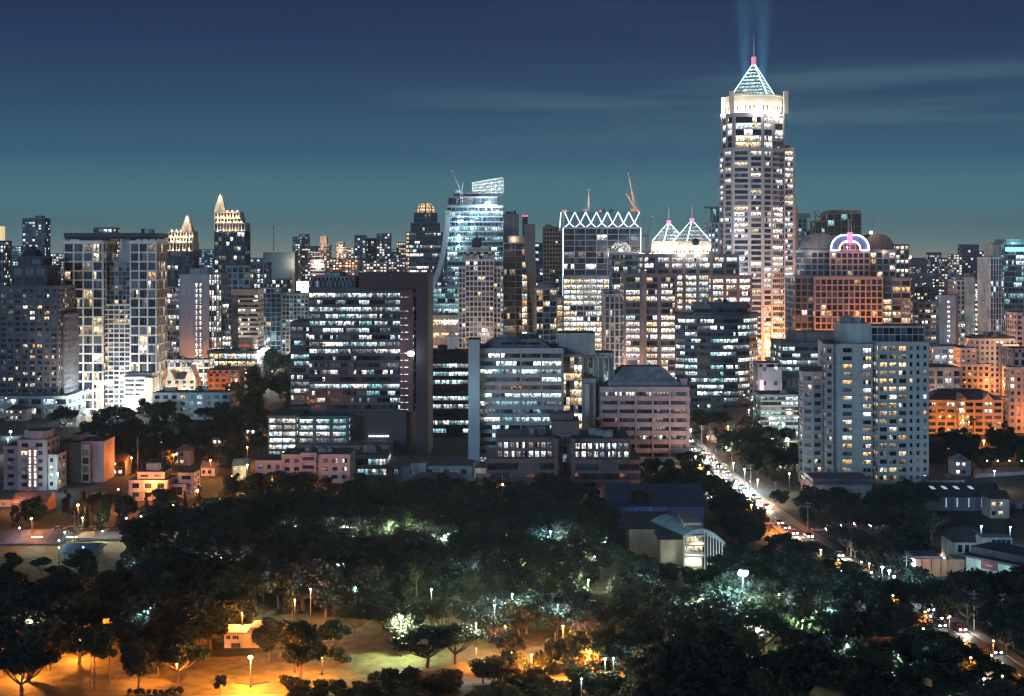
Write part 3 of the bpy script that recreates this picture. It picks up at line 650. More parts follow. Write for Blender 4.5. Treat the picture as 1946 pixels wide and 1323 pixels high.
mb = MB(); mb.lathe([(.2, 0), (.9, .3), (.9, 1.2), (.2, 1.6)], cx, cy - 1, 10); o = b.part('floodlight', mb, WHITEHOT); o.location.z = zz
mb = MB(); mb.prism(b.rect(1160, 1206, 20, 1), b.z(482), b.z(478.5)); b.part('terrace', mb, STONE)
b.finish()

# ---- gold dome tower
b = B('gold_dome_tower', 'dark stepped tower crowned by an amber lit octagonal dome', 'tower', 805, 1500, merged=False)
st = St('ribbon', 4.6, 4, 1.6, .3, wm((.08, .09, .14)), DARKWALL, .2, 'white', 2, .3, .4, 1, acts=(.0, .15, .5))
b.vol('tower', b.rect(778, 838, 32), 0, b.z(441), st); b.vol('wing', b.rect(771.5, 778, 24, 4), 0, b.z(441), st.mod(wall=wm((.3, .18, .14)), pal='warm', lit=.6, acts=(.6,))); b.vol('upper_tower', b.rect(781, 833, 28, 2), b.z(441), b.z(424), st.mod(acts=(0, .1)))
b.vol('upper_tower', b.rect(787, 828, 24, 4), b.z(424), b.z(405), st.mod(acts=(0, .05)))
cx = b.lx(808); mb = MB(uv=True); k = 8
for i in range(k):
    t0, t1 = [rad(22.5 + 45 * (i + q)) for q in (.03, .97)]
    rs = [(10.2, b.z(405)), (10.2, b.z(396)), (8.6, b.z(390)), (5.2, b.z(386))]
    for a in range(3):
        (r0, z0), (r1, z1) = rs[a], rs[a + 1]
        mb.face([(cx + math.cos(t0) * r0, 15 + math.sin(t0) * r0, z0 + .15), (cx + math.cos(t1) * r0, 15 + math.sin(t1) * r0, z0 + .15), (cx + math.cos(t1) * r1, 15 + math.sin(t1) * r1, z1 - .1), (cx + math.cos(t0) * r1, 15 + math.sin(t0) * r1, z1 - .1)])
b.part('dome_glass', mb, [lit('dome_amber', (1, .66, .33), 1.6)])
mb = MB(); mb.lathe([(9.9, b.z(405)), (9.9, b.z(396)), (8.4, b.z(390)), (5, b.z(386)), (1, b.z(385))], cx, 15, 8); b.part('dome', mb, wm((.3, .2, .12))); b.finish()

# ---- floodlit spired towers
def spired(px0, px1, crown, spx, tip, name_label, D, flip):
    b = B('spired_tower', name_label, 'tower', (px0 + px1) / 2, D, merged=False)
    st = St('grid', 4.4, 3.6, .7, .8, wm((.07, .085, .13)), DARKWALL, .12, 'white', 1, .4, .5, 1)
    b.vol('tower', b.rect(px0, px1, 26), 0, b.z(crown), st)
    steps = [(0, crown, crown - 16), (8, crown - 16, crown - 26), (10, crown - 26, crown - 37)]
    for dx, q0, q1 in steps:
        a0, a1 = (px0, px1 - dx) if not flip else (px0 + dx, px1)
        b.vol('crown_tier', b.rect(a0, a1, 24 - dx * .5, 1 + dx * .3), b.z(q0), b.z(q1), St('grid', 9, 3.0, .8, 1.0, STONE, DARKWALL, 0, 'warm', 1, .5, .8, .8))
        n = 5
        for i in range(n):
            px = a0 + (a1 - a0) * (i + .5) / n; lamp((b.lx(px), -1.0 + dx * .3, b.z(q0) + 1.0), (1, .70, .36), 800, .3, b.o)
            mb = MB(); mb.box(-.45, .45, -.4, .4, 0, 1.0); mb.box(-.35, .35, -.3, .3, 1.0, 1.3); o = b.part('uplighter', mb, emit('uplight_warm', (1, .82, .55), 6) if 'uplight_warm' not in bpy.data.materials else bpy.data.materials['uplight_warm']); o.location = (b.lx(px), -1.2 + dx * .3, b.z(q1) + .3)
    cx, zz = b.lx(spx), b.z(crown - 37); k = (b.z(tip) - zz); w0 = 5.2
    for i in range(5):
        w = w0 * (1 - i * .16); mb = MB(); mb.box(cx - w, cx + w, 6 - w, 6 + w, zz + k * i * .15, zz + k * (i + 1) * .15 - .01); mb.box(cx - w * .5, cx + w * .5, 5.6 - w, 6 - w, zz + k * i * .15, zz + k * (i + 1) * .15 + .8); b.part('spire_tier', mb, STONE)
        lamp((cx - w, 3 - w, zz + k * i * .15 + .6), (1, .74, .42), 260, .3, b.o); lamp((cx + w, 3 - w, zz + k * i * .15 + .6), (1, .74, .42), 260, .3, b.o)
    mb = MB(); mb.lathe([(1.6, zz + k * .75), (1.9, zz + k * .82), (.5, zz + k * .88), (.15, zz + k)], cx, 6, 10); b.part('finial', mb, STONE); lamp((cx - 1, 1.5, zz + k * .76), (1, .85, .65), 2200, .3, b.o)
    b.finish()
spired(408, 465, 440, 417, 364, 'taller of two towers with floodlit golden tiers and a spire', 1300, False)
spired(311, 366, 477, 354, 404, 'lower of two towers with floodlit golden tiers and a spire', 1320, True)

# ---- central dark office with frame
b = B('framed_office', 'dark office with lit ribbon floors inside a heavy overhanging frame', 'office', 680, 576)
DO = wm((.055, .047, .066), .6, .3); st = St('ribbon', 2.95, 2.2, 1.15, .03, DO, wm((.012, .012, .02)), .4, 'office', 2, .25, .25, 1.8, acts=(.04, .1, .55, .8, .9, .3))
b.vol('tower', b.rect(588, 786, 30), b.z(783), b.z(549), st.mod(wall=wm((.06, .05, .07), .6, .3)))
b.vol('wing', b.rect(553, 587.5, 26, 2), b.z(792), b.z(614), st.mod(acts=(.1, .3, .7)))
b.vol('base', b.rect(564, 772, 34, -2), 0, b.z(784), St('blank', wall=wm((.05, .042, .06), .7, .2)))
FR = wm((.045, .03, .04), .7, .2); mb = MB(); mb.prism(b.rect(682, 791, 34, -5), b.z(548), b.z(519)); mb.prism(b.rect(791, 814, 34, -5), 0, b.z(519)); b.part('frame', mb, FR)
mb = MB(); mb.prism(b.rect(760, 785, .5, -.9), b.z(783), b.z(549.5)); b.part('stair_panel', mb, wm((.12, .06, .07)))
mb = MB(uv=True); zz = b.z(564)
while zz > b.z(780):
    if R.random() < .75: mb.face([(b.lx(761.5), -1.1, zz - .3), (b.lx(766), -1.1, zz - .3), (b.lx(766), -1.1, zz), (b.lx(761.5), -1.1, zz)]); mb.face([(b.lx(769), -1.1, zz - .3), (b.lx(776), -1.1, zz - .3), (b.lx(776), -1.1, zz), (b.lx(769), -1.1, zz)])
    zz -= 2.95
b.each('stair_light', mb, [WIN[4]])
b.vol('penthouse', b.rect(592, 674, 16, 5), b.z(549), b.z(528), St('grid', 8, 1.7, .6, .8, DUSK, DARKWALL, .08, 'white', 1))
mb = MB(); mb.lathe([(.3, -1.1), (1.2, -.9), (1.5, 0), (1.2, .9), (.3, 1.1)], 0, 0, 14); o = b.part('wall_floodlight', mb, emit('flood_teal', (.75, 1, 1), 6)); o.location = (b.lx(781, -6), -6.4, b.z(672, -6)); lamp((b.lx(781), -9.5, b.z(672)), (.7, .95, 1), 1500, .8, b.o)
mb = MB()
for i in range(9): x = b.lx(702 + i * 4.4, -3); mb.box(x - .3, x + .3, -3, -2.1, b.z(829), b.z(826))
b.part('lit_letter', mb, NEONW)
b.roofkit(b.lx(600), b.lx(660), 6, 18, b.z(528), 4, 1); b.finish()
b = B('parking_podium', 'open deck car park with bright striplit floors below the framed office', 'car park', 585, 556)
st = St('ribbon', 2.75, 5.2, .95, .25, wm((.12, .16, .17)), wm((.3, .34, .34)), .95, 'office', 2, .4, .45, .8, acts=(.9, 1.0))
b.vol('deck', b.rect(511, 562, 26), 0, b.z(792), st); b.vol('deck', b.rect(566, 661, 22, 8), b.z(845, 8), b.z(793, 8), st.mod(bw=6.4, pw=1.4)); b.vol('podium', b.rect(560, 740, 20, 2), 0, b.z(850), St('grid', 4, 4, 1.6, 1.2, SLATE, DARKWALL, .3, 'office', 2)); b.finish()

# ---- dark ribbon office between
b = B('ribbon_office', 'dark block with bright ribbon windows between the framed and grey offices', 'office', 852, 640)
b.vol('tower', b.rect(806, 890, 26), 0, b.z(673), St('ribbon', 3.75, 2.6, 1.9, .05, wm((.075, .08, .10), .6, .3), DARKWALL, .7, 'office', 2, .2, .2, 4.5, acts=(.2, .7, .9, .8))); b.roofkit(b.lx(815), b.lx(880), 4, 18, b.z(673), 5, 1); b.finish()

# ---- grey office with trapezoid roof and orange lit core
b = B('grey_office', 'grey office with trapezoid roof, tall blank pier at left, orange lit core', 'office', 985, 534)
GO = wm((.30, .34, .38), .7, .2); st = St('ribbon', 3.18, 2.4, 1.45, .12, GO, DARKWALL, .4, 'office', 2, .5, .7, 1.6, acts=(.08, .5, .85, .2))
b.vol('tower', b.rect(912, 1068, 28), 0, b.z(664), st.mod(bw=7.3, pw=.5, np=5)); mb = MB(); frustum(mb, b.rect(913, 1049, 24, 1), b.z(664), b.z(646), 5, 5); b.part('trapezoid_roof', mb, wm((.22, .25, .29)))
mb = MB(uv=True)
for i in range(3): a, c = 953 + i * 26, 974 + i * 26; mb.face([(b.lx(a), 3.2, b.z(656.5)), (b.lx(c), 3.2, b.z(656.5)), (b.lx(c), 3.2, b.z(652)), (b.lx(a), 3.2, b.z(652))])
b.each('roof_window', mb, [WIN[0]])
b.vol('pier', b.rect(890, 911.5, 14, -6), 0, b.z(645), St('blank', wall=wm((.27, .33, .38), .7, .15)))
b.vol('core', b.rect(1068.5, 1106, 20, 6), 0, b.z(678), St('grid', 3.2, 1.55, .3, .2, DUSK, wm((.12, .06, .03)), .55, 'warm', 1, .15, .2, .5)); b.vol('penthouse', b.rect(1062, 1131, 18, 9), b.z(678), b.z(637), St('blank', wall=wm((.26, .31, .34))))
b.vol('stair_tower', b.rect(1106.5, 1132, 16, 3), 0, b.z(722), St('blank', wall=wm((.22, .27, .30)))); b.vol('stair_tower', b.rect(1112, 1120, 3, -1), b.z(870), b.z(730), St('blank', wall=wm((.3, .36, .36))))
b.vol('wing', b.rect(1108, 1166, 16, 14), 0, b.z(678), St('grid', 12, 2.2, .6, .5, GO, GO, 0, 'office', 1))
b.roofkit(b.lx(930), b.lx(1040), 8, 20, b.z(646), 4, 1); lamp((b.lx(895), -20, b.z(740)), (.6, .95, 1), 2600, .5, b.o); b.finish()
# ---- pink ribbed office
b = B('pink_office', 'pinkish office of deep horizontal ledges with a sloped plant room roof', 'office', 1218, 541)
PO = wm((.40, .31, .32), .72, .2); st = St('ribbon', 3.26, 6.15, 1.9, .7, PO, wm((.05, .045, .06)), .12, 'white', 5, .9, 1.15, 1.6, acts=(.02, .05, .2, .0, .4), mg=.14)
b.vol('tower', b.pts((1136, 5), (1143, 0), (1305, 0), (1305, 30), (1136, 30)), 0, b.z(737), st)
mb = MB(); frustum(mb, b.rect(1160, 1288, 22, 4), b.z(727), b.z(701), 5.5, 5.5); mb.prism(b.rect(1156, 1291, 24, 3), b.z(737) + .3, b.z(727)); b.part('sloped_roof', mb, wm((.26, .27, .31)))
mb = MB(uv=True)
for a, c in ((1176, 1198), (1212, 1231), (1242, 1268)): mb.face([(b.lx(a), 5.0, b.z(723)), (b.lx(c), 5.0, b.z(723)), (b.lx(c), 6.1, b.z(718)), (b.lx(a), 6.1, b.z(718))])
b.each('roof_window', mb, [WIN[0]]); b.vol('stair_tower', b.rect(1293, 1306, 14, 4), b.z(737), b.z(722), St('blank', wall=PO)); lamp((b.lx(1330), -22, 7), (1, .52, .36), 15000, .5, b.o); b.finish()
# ---- brown stepped office in front
b = B('brown_office', 'low brown stepped office with bright upper windows in front of the grey office', 'office', 1072, 492)
BO = wm((.125, .095, .11), .7, .25); st = St('grid', 3.2, 2.3, 1.0, .7, BO, DARKWALL, .5, 'white', 2, .3, .4, 1.2)
lo_st = St('ribbon', 3.5, 3, 1.0, .05, wm((.15, .12, .135)), wm((.01, .012, .02)), .06, 'office', 2, .5, .3, 1.1, acts=(.0, .04, .1))
b.vol('wing', b.rect(944, 1062, 24, 4), b.z(874, 4), b.z(834, 4), st.mod(lit=.6)); b.vol('wing', b.rect(1092, 1196, 24, 4), b.z(874, 4), b.z(836, 4), st.mod(lit=.75))
b.vol('base', b.rect(926, 1059, 28), 0, b.z(874), lo_st.mod(acts=(.5, .05, .02, .05))); b.vol('base', b.rect(1091, 1215, 28), 0, b.z(876), lo_st.mod(acts=(.7, .0, .02, .05)))
b.vol('pier', b.rect(1053, 1061, 8, -1), 0, b.z(834), St('blank', wall=BO)); b.vol('pier', b.rect(1086, 1093, 8, -1), 0, b.z(834), St('blank', wall=BO))
b.vol('glass_core', b.rect(1061.5, 1085.5, 16, 7), 0, b.z(832), St('grid', 3.4, 1.5, .25, .15, SLATE, wm((.02, .03, .06)), .12, 'office', 1, .1, .12, .5)); b.vol('penthouse', b.rect(1050, 1101, 16, 8), b.z(834), b.z(807), St('blank', wall=BO)); b.vol('penthouse', b.rect(1045, 1089, 10, 12), b.z(807), b.z(795), St('blank', wall=BO))
b.roofkit(b.lx(1005), b.lx(1045), 6, 20, b.z(834), 4, 1); b.roofkit(b.lx(1100), b.lx(1180), 6, 20, b.z(836), 4, 0); b.finish()
# ---- pink walk-up apartments
b = B('pink_apartments', 'pinkish five storey apartment block lit orange from the street at its foot', 'apartment block', 576, 478)
st = St('grid', 2.78, 3.3, 1.3, 1.6, wm((.46, .34, .32), .75, .25), DARKWALL, .08, 'white', 2, .2, .26, 1, slab=.45)
b.vol('wing', b.rect(487, 536, 14, 3), 0, b.z(880), st); b.vol('wing', b.rect(536.5, 664, 15), 0, b.z(866), st); b.vol('stair_tower', b.rect(573, 600, 2, -1.2), 0, b.z(862), St('grid', 2.78, 4, 1.7, .8, wm((.46, .34, .32)), DARKWALL, .05, 'white', 3, .2, .26, 1)); b.roofkit(b.lx(545), b.lx(655), 2, 12, b.z(866), 6, 1); b.finish()
# ---- elliptical dark office
b = B('curved_office', 'dark office with a rounded front and broken bands of light', 'office', 1362, 745)
pp = [(1284, 8), (1302, 3), (1325, .5), (1350, 0), (1375, 0), (1402, 2), (1424, 8), (1439, 17), (1439, 44), (1284, 44)]
st = St('ribbon', 3.5, 3, 1.55, .02, wm((.07, .075, .10), .5, .3), wm((.012, .015, .025)), .3, 'office', 2, .25, .2, 2, acts=(.02, .1, .5, .8, .25))
b.vol('tower', b.pts(*pp), 0, b.z(600), st); b.vol('upper_tower', b.pts((1318, 4), (1350, 2), (1400, 4), (1420, 10), (1420, 40), (1318, 40)), b.z(600), b.z(580), st.mod(acts=(0, .1))); b.roofkit(b.lx(1330), b.lx(1400), 8, 30, b.z(580), 5, 1); b.finish()
b = B('black_glass_office', 'black glass office half hidden by the tall white apartment tower', 'office', 1525, 700)
b.vol('tower', b.rect(1486, 1575, 30), 0, b.z(652), St('ribbon', 3.6, 2.6, 1.5, .02, wm((.06, .07, .09), .5), DARKWALL, .3, 'office', 2, .2, .2, 2, acts=(.0, .1, .6, .3))); b.vol('upper_tower', b.rect(1512, 1600, 22, 5), b.z(652), b.z(634), St('blank', wall=SLATE)); b.finish()
# ---- white apartment tower, right
b = B('apartment_tower', 'tall bluish white apartment tower with warm lit flats and a dark stair slot', 'apartment tower', 1640, 509)
AW = wm((.30, .35, .385), .7, .16); AL = wm((.28, .28, .325), .7, .16)
st = St('grid', 3.03, 3.4, 1.35, 1.3, AW, DARKWALL, .2, 'home', 2, .22, .26, 1.2)
z0, zt1, zt2 = 0, b.z(656), b.z(652)
b.vol('left_wall', b.rect(1584, 1597.5, 26, 1), 0, zt1, St('blank', wall=AW)); b.vol('flat_stack', b.rect(1598, 1622, 24, 1.4), 0, zt1, st.mod(bw=4.4, lit=.35, slab=.8)); b.vol('middle_wall', b.rect(1622.5, 1637.5, 26, 1), 0, zt1, St('blank', wall=AW)); b.vol('flat_stack', b.rect(1638, 1657, 24, .4), 0, zt1, st.mod(bw=4, pw=.8, lit=.45, slab=.8, np=3))
b.vol('stair_slot', b.rect(1657.5, 1669, 18, 7), 0, b.z(643), St('grid', 3.03, 2.2, 1.0, .6, SLATE, DARKWALL, .1, 'office', 1, .2, .25, 1)); b.vol('flat_stack', b.rect(1669.5, 1724, 24, 1), 0, zt2, st.mod(bw=3.5, pw=.9, lit=.5, slab=.85, sh=1.25)); b.vol('right_wall', b.rect(1724.5, 1764, 26, .6), 0, zt2, st.mod(bw=2.5, pw=1.5, sh=1.5, lit=.08, np=1))
b.vol('wing', b.pts((1520, 6), (1526, 1), (1545, 0), (1562, 1), (1563, 24), (1520, 24)), 0, b.z(709), st.mod(wall=AL, bw=3.6, pw=1.0, lit=.1, slab=.7)); b.vol('wing', b.pts((1563.5, 4), (1569, -1), (1583, -1), (1583, 24), (1563.5, 24)), 0, zt1, st.mod(wall=AL, bw=3.0, pw=1.1, lit=.08, slab=.8))
b.vol('penthouse', b.rect(1601, 1655, 14, 5), zt1, b.z(617), St('blank', wall=wm((.28, .36, .40)))); b.vol('parapet_screen', b.rect(1656, 1756, 14, 5), zt2, b.z(623), St('grid', 3.4, 2.3, .3, .2, wm((.42, .44, .40)), wm((.36, .38, .36)), 0, 'home', 1, .1, .12, .3))
b.roofkit(b.lx(1605), b.lx(1650), 6, 16, b.z(617), 3, 1); b.finish()

# ---- far right: ladder fronted glass tower, grey pair, resort blocks
b = B('ladder_front_tower', 'glass tower with white ladder facade strip and glowing teal crown, far right', 'office', 1920, 1010)
b.vol('tower', b.rect(1908, 1990, 30), 0, b.z(462), St('ribbon', 4.1, 3, .9, .2, GG, wm((.03, .07, .09)), .3, 'teal', 2, .3, .3, 1, acts=(.1, .3, .6))); b.vol('ladder_strip', b.rect(1882, 1907.5, 26, 2), 0, b.z(490), St('grid', 4.2, 1.9, .5, .6, wm((.5, .54, .55)), DARKWALL, .15, 'teal', 1, .5, .8, 1)); b.vol('slab', b.rect(1887, 1907, 20, 4), b.z(490), b.z(465), St('blank', wall=wm((.28, .34, .36))))
b.vol('crown', b.rect(1912, 1990, 24, 3), b.z(462), b.z(455), St('blank', wall=TEALW)); mb = MB(); mb.prism(b.rect(1911, 1990, 1, -.5), b.z(478), b.z(470)); b.part('crown_light', mb, emit('crown_teal', (.35, .95, 1), 1.3)); lamp((b.lx(1930), -7, b.z(462)), (.4, .9, 1), 5000, .6, b.o); b.finish()
b = B('twin_slab_block', 'pale twin slab block with a lit stair strip, left of the ladder fronted tower', 'apartment tower', 1850, 1110)
st = St('grid', 3.9, 3.2, 1.5, 1.4, wm((.34, .38, .40)), DARKWALL, .12, 'white', 1, .25, .3, 1); b.vol('slab', b.rect(1834, 1852, 26), 0, b.z(527), St('blank', wall=wm((.36, .40, .42)))); b.vol('wing', b.rect(1818, 1833.5, 22, 2), 0, b.z(533), st); b.vol('wing', b.rect(1852.5, 1881, 24, 1), 0, b.z(532), st.mod(wall=DUSK)); mb = MB(uv=True); zz = b.z(540)
while zz > b.z(640): mb.face([(b.lx(1853), -.8, zz - 1.8), (b.lx(1857), -.8, zz - 1.8), (b.lx(1857), -.8, zz), (b.lx(1853), -.8, zz)]); zz -= 4
b.each('stair_window', mb, [WIN[4]]); b.roofkit(b.lx(1836), b.lx(1875), 4, 20, b.z(527), 4, 1); b.finish()
b = B('slab_apartments', 'pale rounded slab with a column of lit slits, behind the white apartment tower', 'apartment block', 1800, 930)
b.vol('slab', b.pts((1780, 6), (1786, 0), (1816, 0), (1822, 6), (1822, 24), (1780, 24)), 0, b.z(562), St('blank', wall=wm((.36, .41, .44)))); mb = MB(uv=True); zz = b.z(572)
while zz > b.z(650): mb.face([(b.lx(1800), -.1, zz - 1.6), (b.lx(1805), -.1, zz - 1.6), (b.lx(1805), -.1, zz), (b.lx(1800), -.1, zz)]); zz -= 3.3
b.each('stair_window', mb, [WIN[4]]); b.vol('wing', b.rect(1735, 1779.5, 20, 2), 0, b.z(575), St('grid', 3.6, 4, 1.6, .8, GREY, DARKWALL, .35, 'mixed', 2)); b.finish()
b = B('cream_resort', 'cream rounded hotel of stepped terraces lit warm on its right face', 'hotel', 1865, 830)
CRS = wm((.48, .40, .35), .72, .2); st = St('grid', 3.3, 3.2, 1.5, 1.5, CRS, DARKWALL, .14, 'home', 1, .25, .3, 1)
b.vol('tower', b.pts((1836, 8), (1843, 2), (1862, 0), (1928, 0), (1928, 26), (1836, 26)), 0, b.z(645), st); b.vol('terrace', b.pts((1810, 6), (1816, -3), (1826, -7), (1880, -7), (1880, 12), (1810, 12)), 0, b.z(692), st.mod(slab=.9)); b.vol('terrace', b.pts((1812, 8), (1818, 0), (1826, -4), (1855, -4), (1855, 12), (1812, 12)), b.z(692), b.z(662), st.mod(slab=.8)); b.vol('wing', b.rect(1905, 1935, 20, -4), 0, b.z(655), st.mod(bw=5))
mb = MB(); r = b.rect(1860, 1930, 22, 2); mb.prism(r, b.z(645) + .5, b.z(640)); gable(mb, b.lx(1886), b.lx(1896), .5, 8, b.z(640), 3, 0, 'y'); b.part('roof', mb, DARKG); lamp((b.lx(1925), -20, 30), (1, .62, .34), 26000, 1, b.o); b.roofkit(b.lx(1865), b.lx(1920), 6, 18, b.z(640), 3, 1); b.finish()
b = B('gabled_apartments', 'long low apartment block with gabled roof lit orange by garden lamps', 'apartment block', 1835, 648)
st = St('grid', 3.1, 4.2, 1.3, 1.0, wm((.46, .36, .29), .75, .25), DARKWALL, .12, 'warm', 2, .2, .3, .8, slab=.6); b.vol('wing', b.rect(1762, 1905, 16), 0, b.z(762), st); b.vol('stair_tower', b.rect(1822, 1834, 3, -1.6), 0, b.z(757), St('grid', 3.1, 3, .8, .5, wm((.5, .42, .32)), DARKWALL, .95, 'home', 1)); mb = MB(); hip(mb, b.lx(1762), b.lx(1905), 0, 16, b.z(762) + .6, 4.5); b.part('roof', mb, wm((.2, .19, .22)))
for px in (1825, 1876): mb = MB(); gable(mb, b.lx(px - 9), b.lx(px + 9), -1, 8, b.z(760), 3.2, 0, 'y', .3); b.part('gable', mb, wm((.42, .38, .36)))
b.finish()
b = B('corner_apartments', 'cream rounded apartment block cut by the right edge of the view', 'apartment block', 1935, 655)
b.vol('tower', b.pts((1912, 8), (1918, 1), (1930, 0), (1990, 0), (1990, 20), (1912, 20)), 0, b.z(700), St('grid', 3.2, 3.2, 1.4, 1.4, CRS, DARKWALL, .15, 'home', 1, .25, .3, 1, slab=.5)); b.vol('upper_tower', b.rect(1925, 1990, 16, 3), b.z(700), b.z(665), St('grid', 3.2, 3.2, 1.4, 1.4, GREY, DARKWALL, .1, 'home', 1)); b.finish()
b = B('red_roof_block', 'pinkish flat block above the cream hotel at the far right', 'apartment block', 1945, 900)
b.vol('tower', b.rect(1932, 1990, 20), 0, b.z(596), St('grid', 3.5, 4, 1.4, 1.2, PINK, DARKWALL, .1, 'home', 2)); b.finish()

# ---- middle ground
def simple(name, label, cat, a0, a1, top, D, depth, st, part='block', kit=2, extra=None, base=0):
    b = B(name, label, cat, (a0 + a1) / 2, D); b.vol(part, b.rect(a0, a1, depth), base, b.z(top), st)
    if kit: b.roofkit(b.lx(a0) + 1, b.lx(a1) - 2, 1, depth - 2, b.z(top), kit, R.randint(0, 1))
    if extra: extra(b)
    return b.finish()
b = B('stair_light_block', 'grey apartment block with two columns of lit stair windows and teal lit side', 'apartment block', 60, 494)
st = St('grid', 2.95, 4.6, 1.4, 2.6, wm((.24, .205, .23), .75, .25), DARKWALL, .06, 'home', 1, .15, .2, .8)
b.vol('block', b.rect(34, 88, 14), 0, b.z(838), st); b.vol('wing', b.rect(8, 33.5, 12, 2), 0, b.z(851), st.mod(bw=6, slab=.5)); b.vol('side_wing', b.rect(88.5, 108, 10, 2), 0, b.z(868), st.mod(wall=wm((.5, .52, .52)), lit=.25)); b.vol('penthouse', b.rect(54, 88, 8, 2), b.z(838), b.z(822), St('blank', wall=wm((.33, .28, .31))))
mb = MB(); mb.prism(b.rect(52, 72, .4, -.6), 0, b.z(851)); b.part('stair_panel', mb, wm((.25, .12, .12))); mb = MB(uv=True); zz = b.z(855)
while zz > 2:
    for px in (56, 66):
        for k in (0, 1): mb.face([(b.lx(px), -.66, zz - 1.15 * k - 1.05), (b.lx(px) + .75, -.66, zz - 1.15 * k - 1.05), (b.lx(px) + .75, -.66, zz - 1.15 * k), (b.lx(px), -.66, zz - 1.15 * k)])
    zz -= 2.75
b.each('stair_window', mb, [WIN[4]]); b.roofkit(b.lx(36), b.lx(50), 2, 10, b.z(838), 2, 1); lamp((b.lx(98), -4, 14), (.6, 1, .95), 260, .3, b.o); b.finish()
b = B('blue_grey_block', 'dark blue grey block with pink right side and one column of dark windows', 'apartment block', 155, 512)
b.vol('block', b.rect(112, 154.5, 14, 1), 0, b.z(842), St('blank', wall=wm((.12, .13, .18)))); b.vol('block', b.rect(155, 197, 14), 0, b.z(840), St('blank', wall=wm((.34, .26, .29)))); b.vol('balcony_stack', b.rect(156, 170, 4, -1.2), 0, b.z(846), St('grid', 3.2, 3.2, .8, .5, wm((.4, .36, .38)), DARKWALL, .1, 'white', 1)); b.vol('penthouse', b.rect(137, 155, 8, 3), b.z(840), b.z(829), St('blank', wall=DUSK)); b.finish()
b = B('arched_window_house', 'dark house with a row of pale arched windows above an orange lit porch', 'house', 180, 478)
b.vol('block', b.rect(153, 205, 12), 0, b.z(936), St('blank', wall=wm((.12, .09, .10)))); mb = MB()
for px in (160, 178, 192):
    cx = b.lx(px); q = [(cx - .95, -.2, b.z(948))] + [(cx - .95 * math.cos(math.pi * i / 8), -.2, b.z(943) + .95 * math.sin(math.pi * i / 8)) for i in range(9)] + [(cx + .95, -.2, b.z(948))]
    for i in range(len(q) - 1): mb.tube(q[i], q[i + 1], .12, n=4)
b.part('window_arch', mb, WHITE); mb = MB(); mb.box(b.lx(166), b.lx(205), -3, 0, b.z(950), b.z(949)); b.part('porch_roof', mb, SLATE); mb = MB(); mb.box(b.lx(168), b.lx(204), -.3, -.05, 0, b.z(950.5)); b.part('porch_wall', mb, wm((.5, .36, .25))); lamp((b.lx(188), -2, 3), (1, .5, .2), 160, .2, b.o); b.finish()
b = B('white_terrace_house', 'dim white multi level house with one lit window beside the orange lamps', 'house', 305, 474)
st = St('grid', 3.1, 4.6, 1.3, 2.0, wm((.40, .38, .42)), DARKWALL, .1, 'white', 2, .15, .25, .6, slab=.5); b.vol('block', b.rect(246, 318, 12), 0, b.z(915), st); b.vol('upper_floor', b.rect(262, 312, 10, 2), b.z(915), b.z(901), st.mod(lit=.0)); b.vol('wing', b.rect(318.5, 352, 10, 3), 0, b.z(925), st); b.vol('wing', b.rect(340, 368, 9, 5), 0, b.z(901, 5), st.mod(lit=.2)); b.roofkit(b.lx(265), b.lx(305), 3, 10, b.z(901), 4, 1); b.finish()
b = B('orange_wall_house', 'small flat house glowing orange from a sodium lamp at the left edge', 'house', 8, 462); b.vol('block', b.rect(-30, 20, 9), 0, b.z(951), St('blank', wall=wm((.5, .36, .28)))); mb = MB(); mb.box(b.lx(5), b.lx(8), -.04, .2, b.z(960), b.z(956)); b.part('window', mb, WIN[0]); lamp((b.lx(28), -6, 5), (1, .36, .1), 2600, .3, b.o); lamp((b.lx(60), -12, 5), (1, .4, .2), 1600, .3, b.o); b.finish()
b = B('red_shed', 'low shed with ribbed pink roof beside the orange lit house', 'shed', 60, 452); mb = MB(); mb.box(b.lx(22), b.lx(88), 0, 10, 0, 3.2); b.part('wall', mb, wm((.3, .18, .17))); mb = MB(); gable(mb, b.lx(22), b.lx(88), 0, 10, 3.2, 2.6)
for i in range(24): x = b.lx(22) + i * (b.lx(88) - b.lx(22)) / 23; mb.tube((x, -.4, 3.25), (x, 5, 5.9), .07, n=4)
b.part('roof', mb, wm((.42, .25, .24))); b.finish()
def shed(name, label, a0, a1, ytop, ybase, D, depth, wallc, roofc, rise=1.2, cat='shed', litp=None):
    b = B(name, label, cat, (a0 + a1) / 2, D); h = b.z(ytop) - rise; x0, x1 = b.lx(a0), b.lx(a1)
    mb = MB(); mb.box(x0, x1, 0, depth, 0, h * .99); b.part('wall', mb, wallc); mb = MB(); mb.prism([(x0 - .8, -1.6), (x1 + .8, -1.6), (x1 + .8, depth + .8), (x0 - .8, depth + .8)], h, h + .25); gable(mb, x0, x1, 0, depth, h + .255, rise, 0, 'x', .8); b.part('roof', mb, roofc)
    m2 = MB(); n = int((x1 - x0) / 3.5)
    for i in range(n): u = x0 + 1 + i * 3.5; m2.box(u, u + .18, -1.3, -1.1, 0, h - .01)
    b.part('post', m2, METAL); return b
shed('long_shed', 'long dark roofed shed with white strip light along its near wall', 0, 110, 1016, 1055, 402, 12, wm((.45, .48, .46)), wm((.06, .07, .12)), 2.6)
b = shed('open_shelter', 'open flat roofed shelter with lit yellowish interior beside the long shed', 152, 243, 1019, 1046, 408, 8, wm((.46, .47, .38)), DARKG, .5); lamp((0, -2.5, 2.6), (.9, 1, .8), 1200, .2, b.o)
shed('blue_shed', 'small blue roofed shed with ribbed wall in front of the open shelter', 120, 178, 1040, 1075, 383, 9, wm((.30, .36, .40)), wm((.08, .11, .18)), 1.4)
mb = MB()
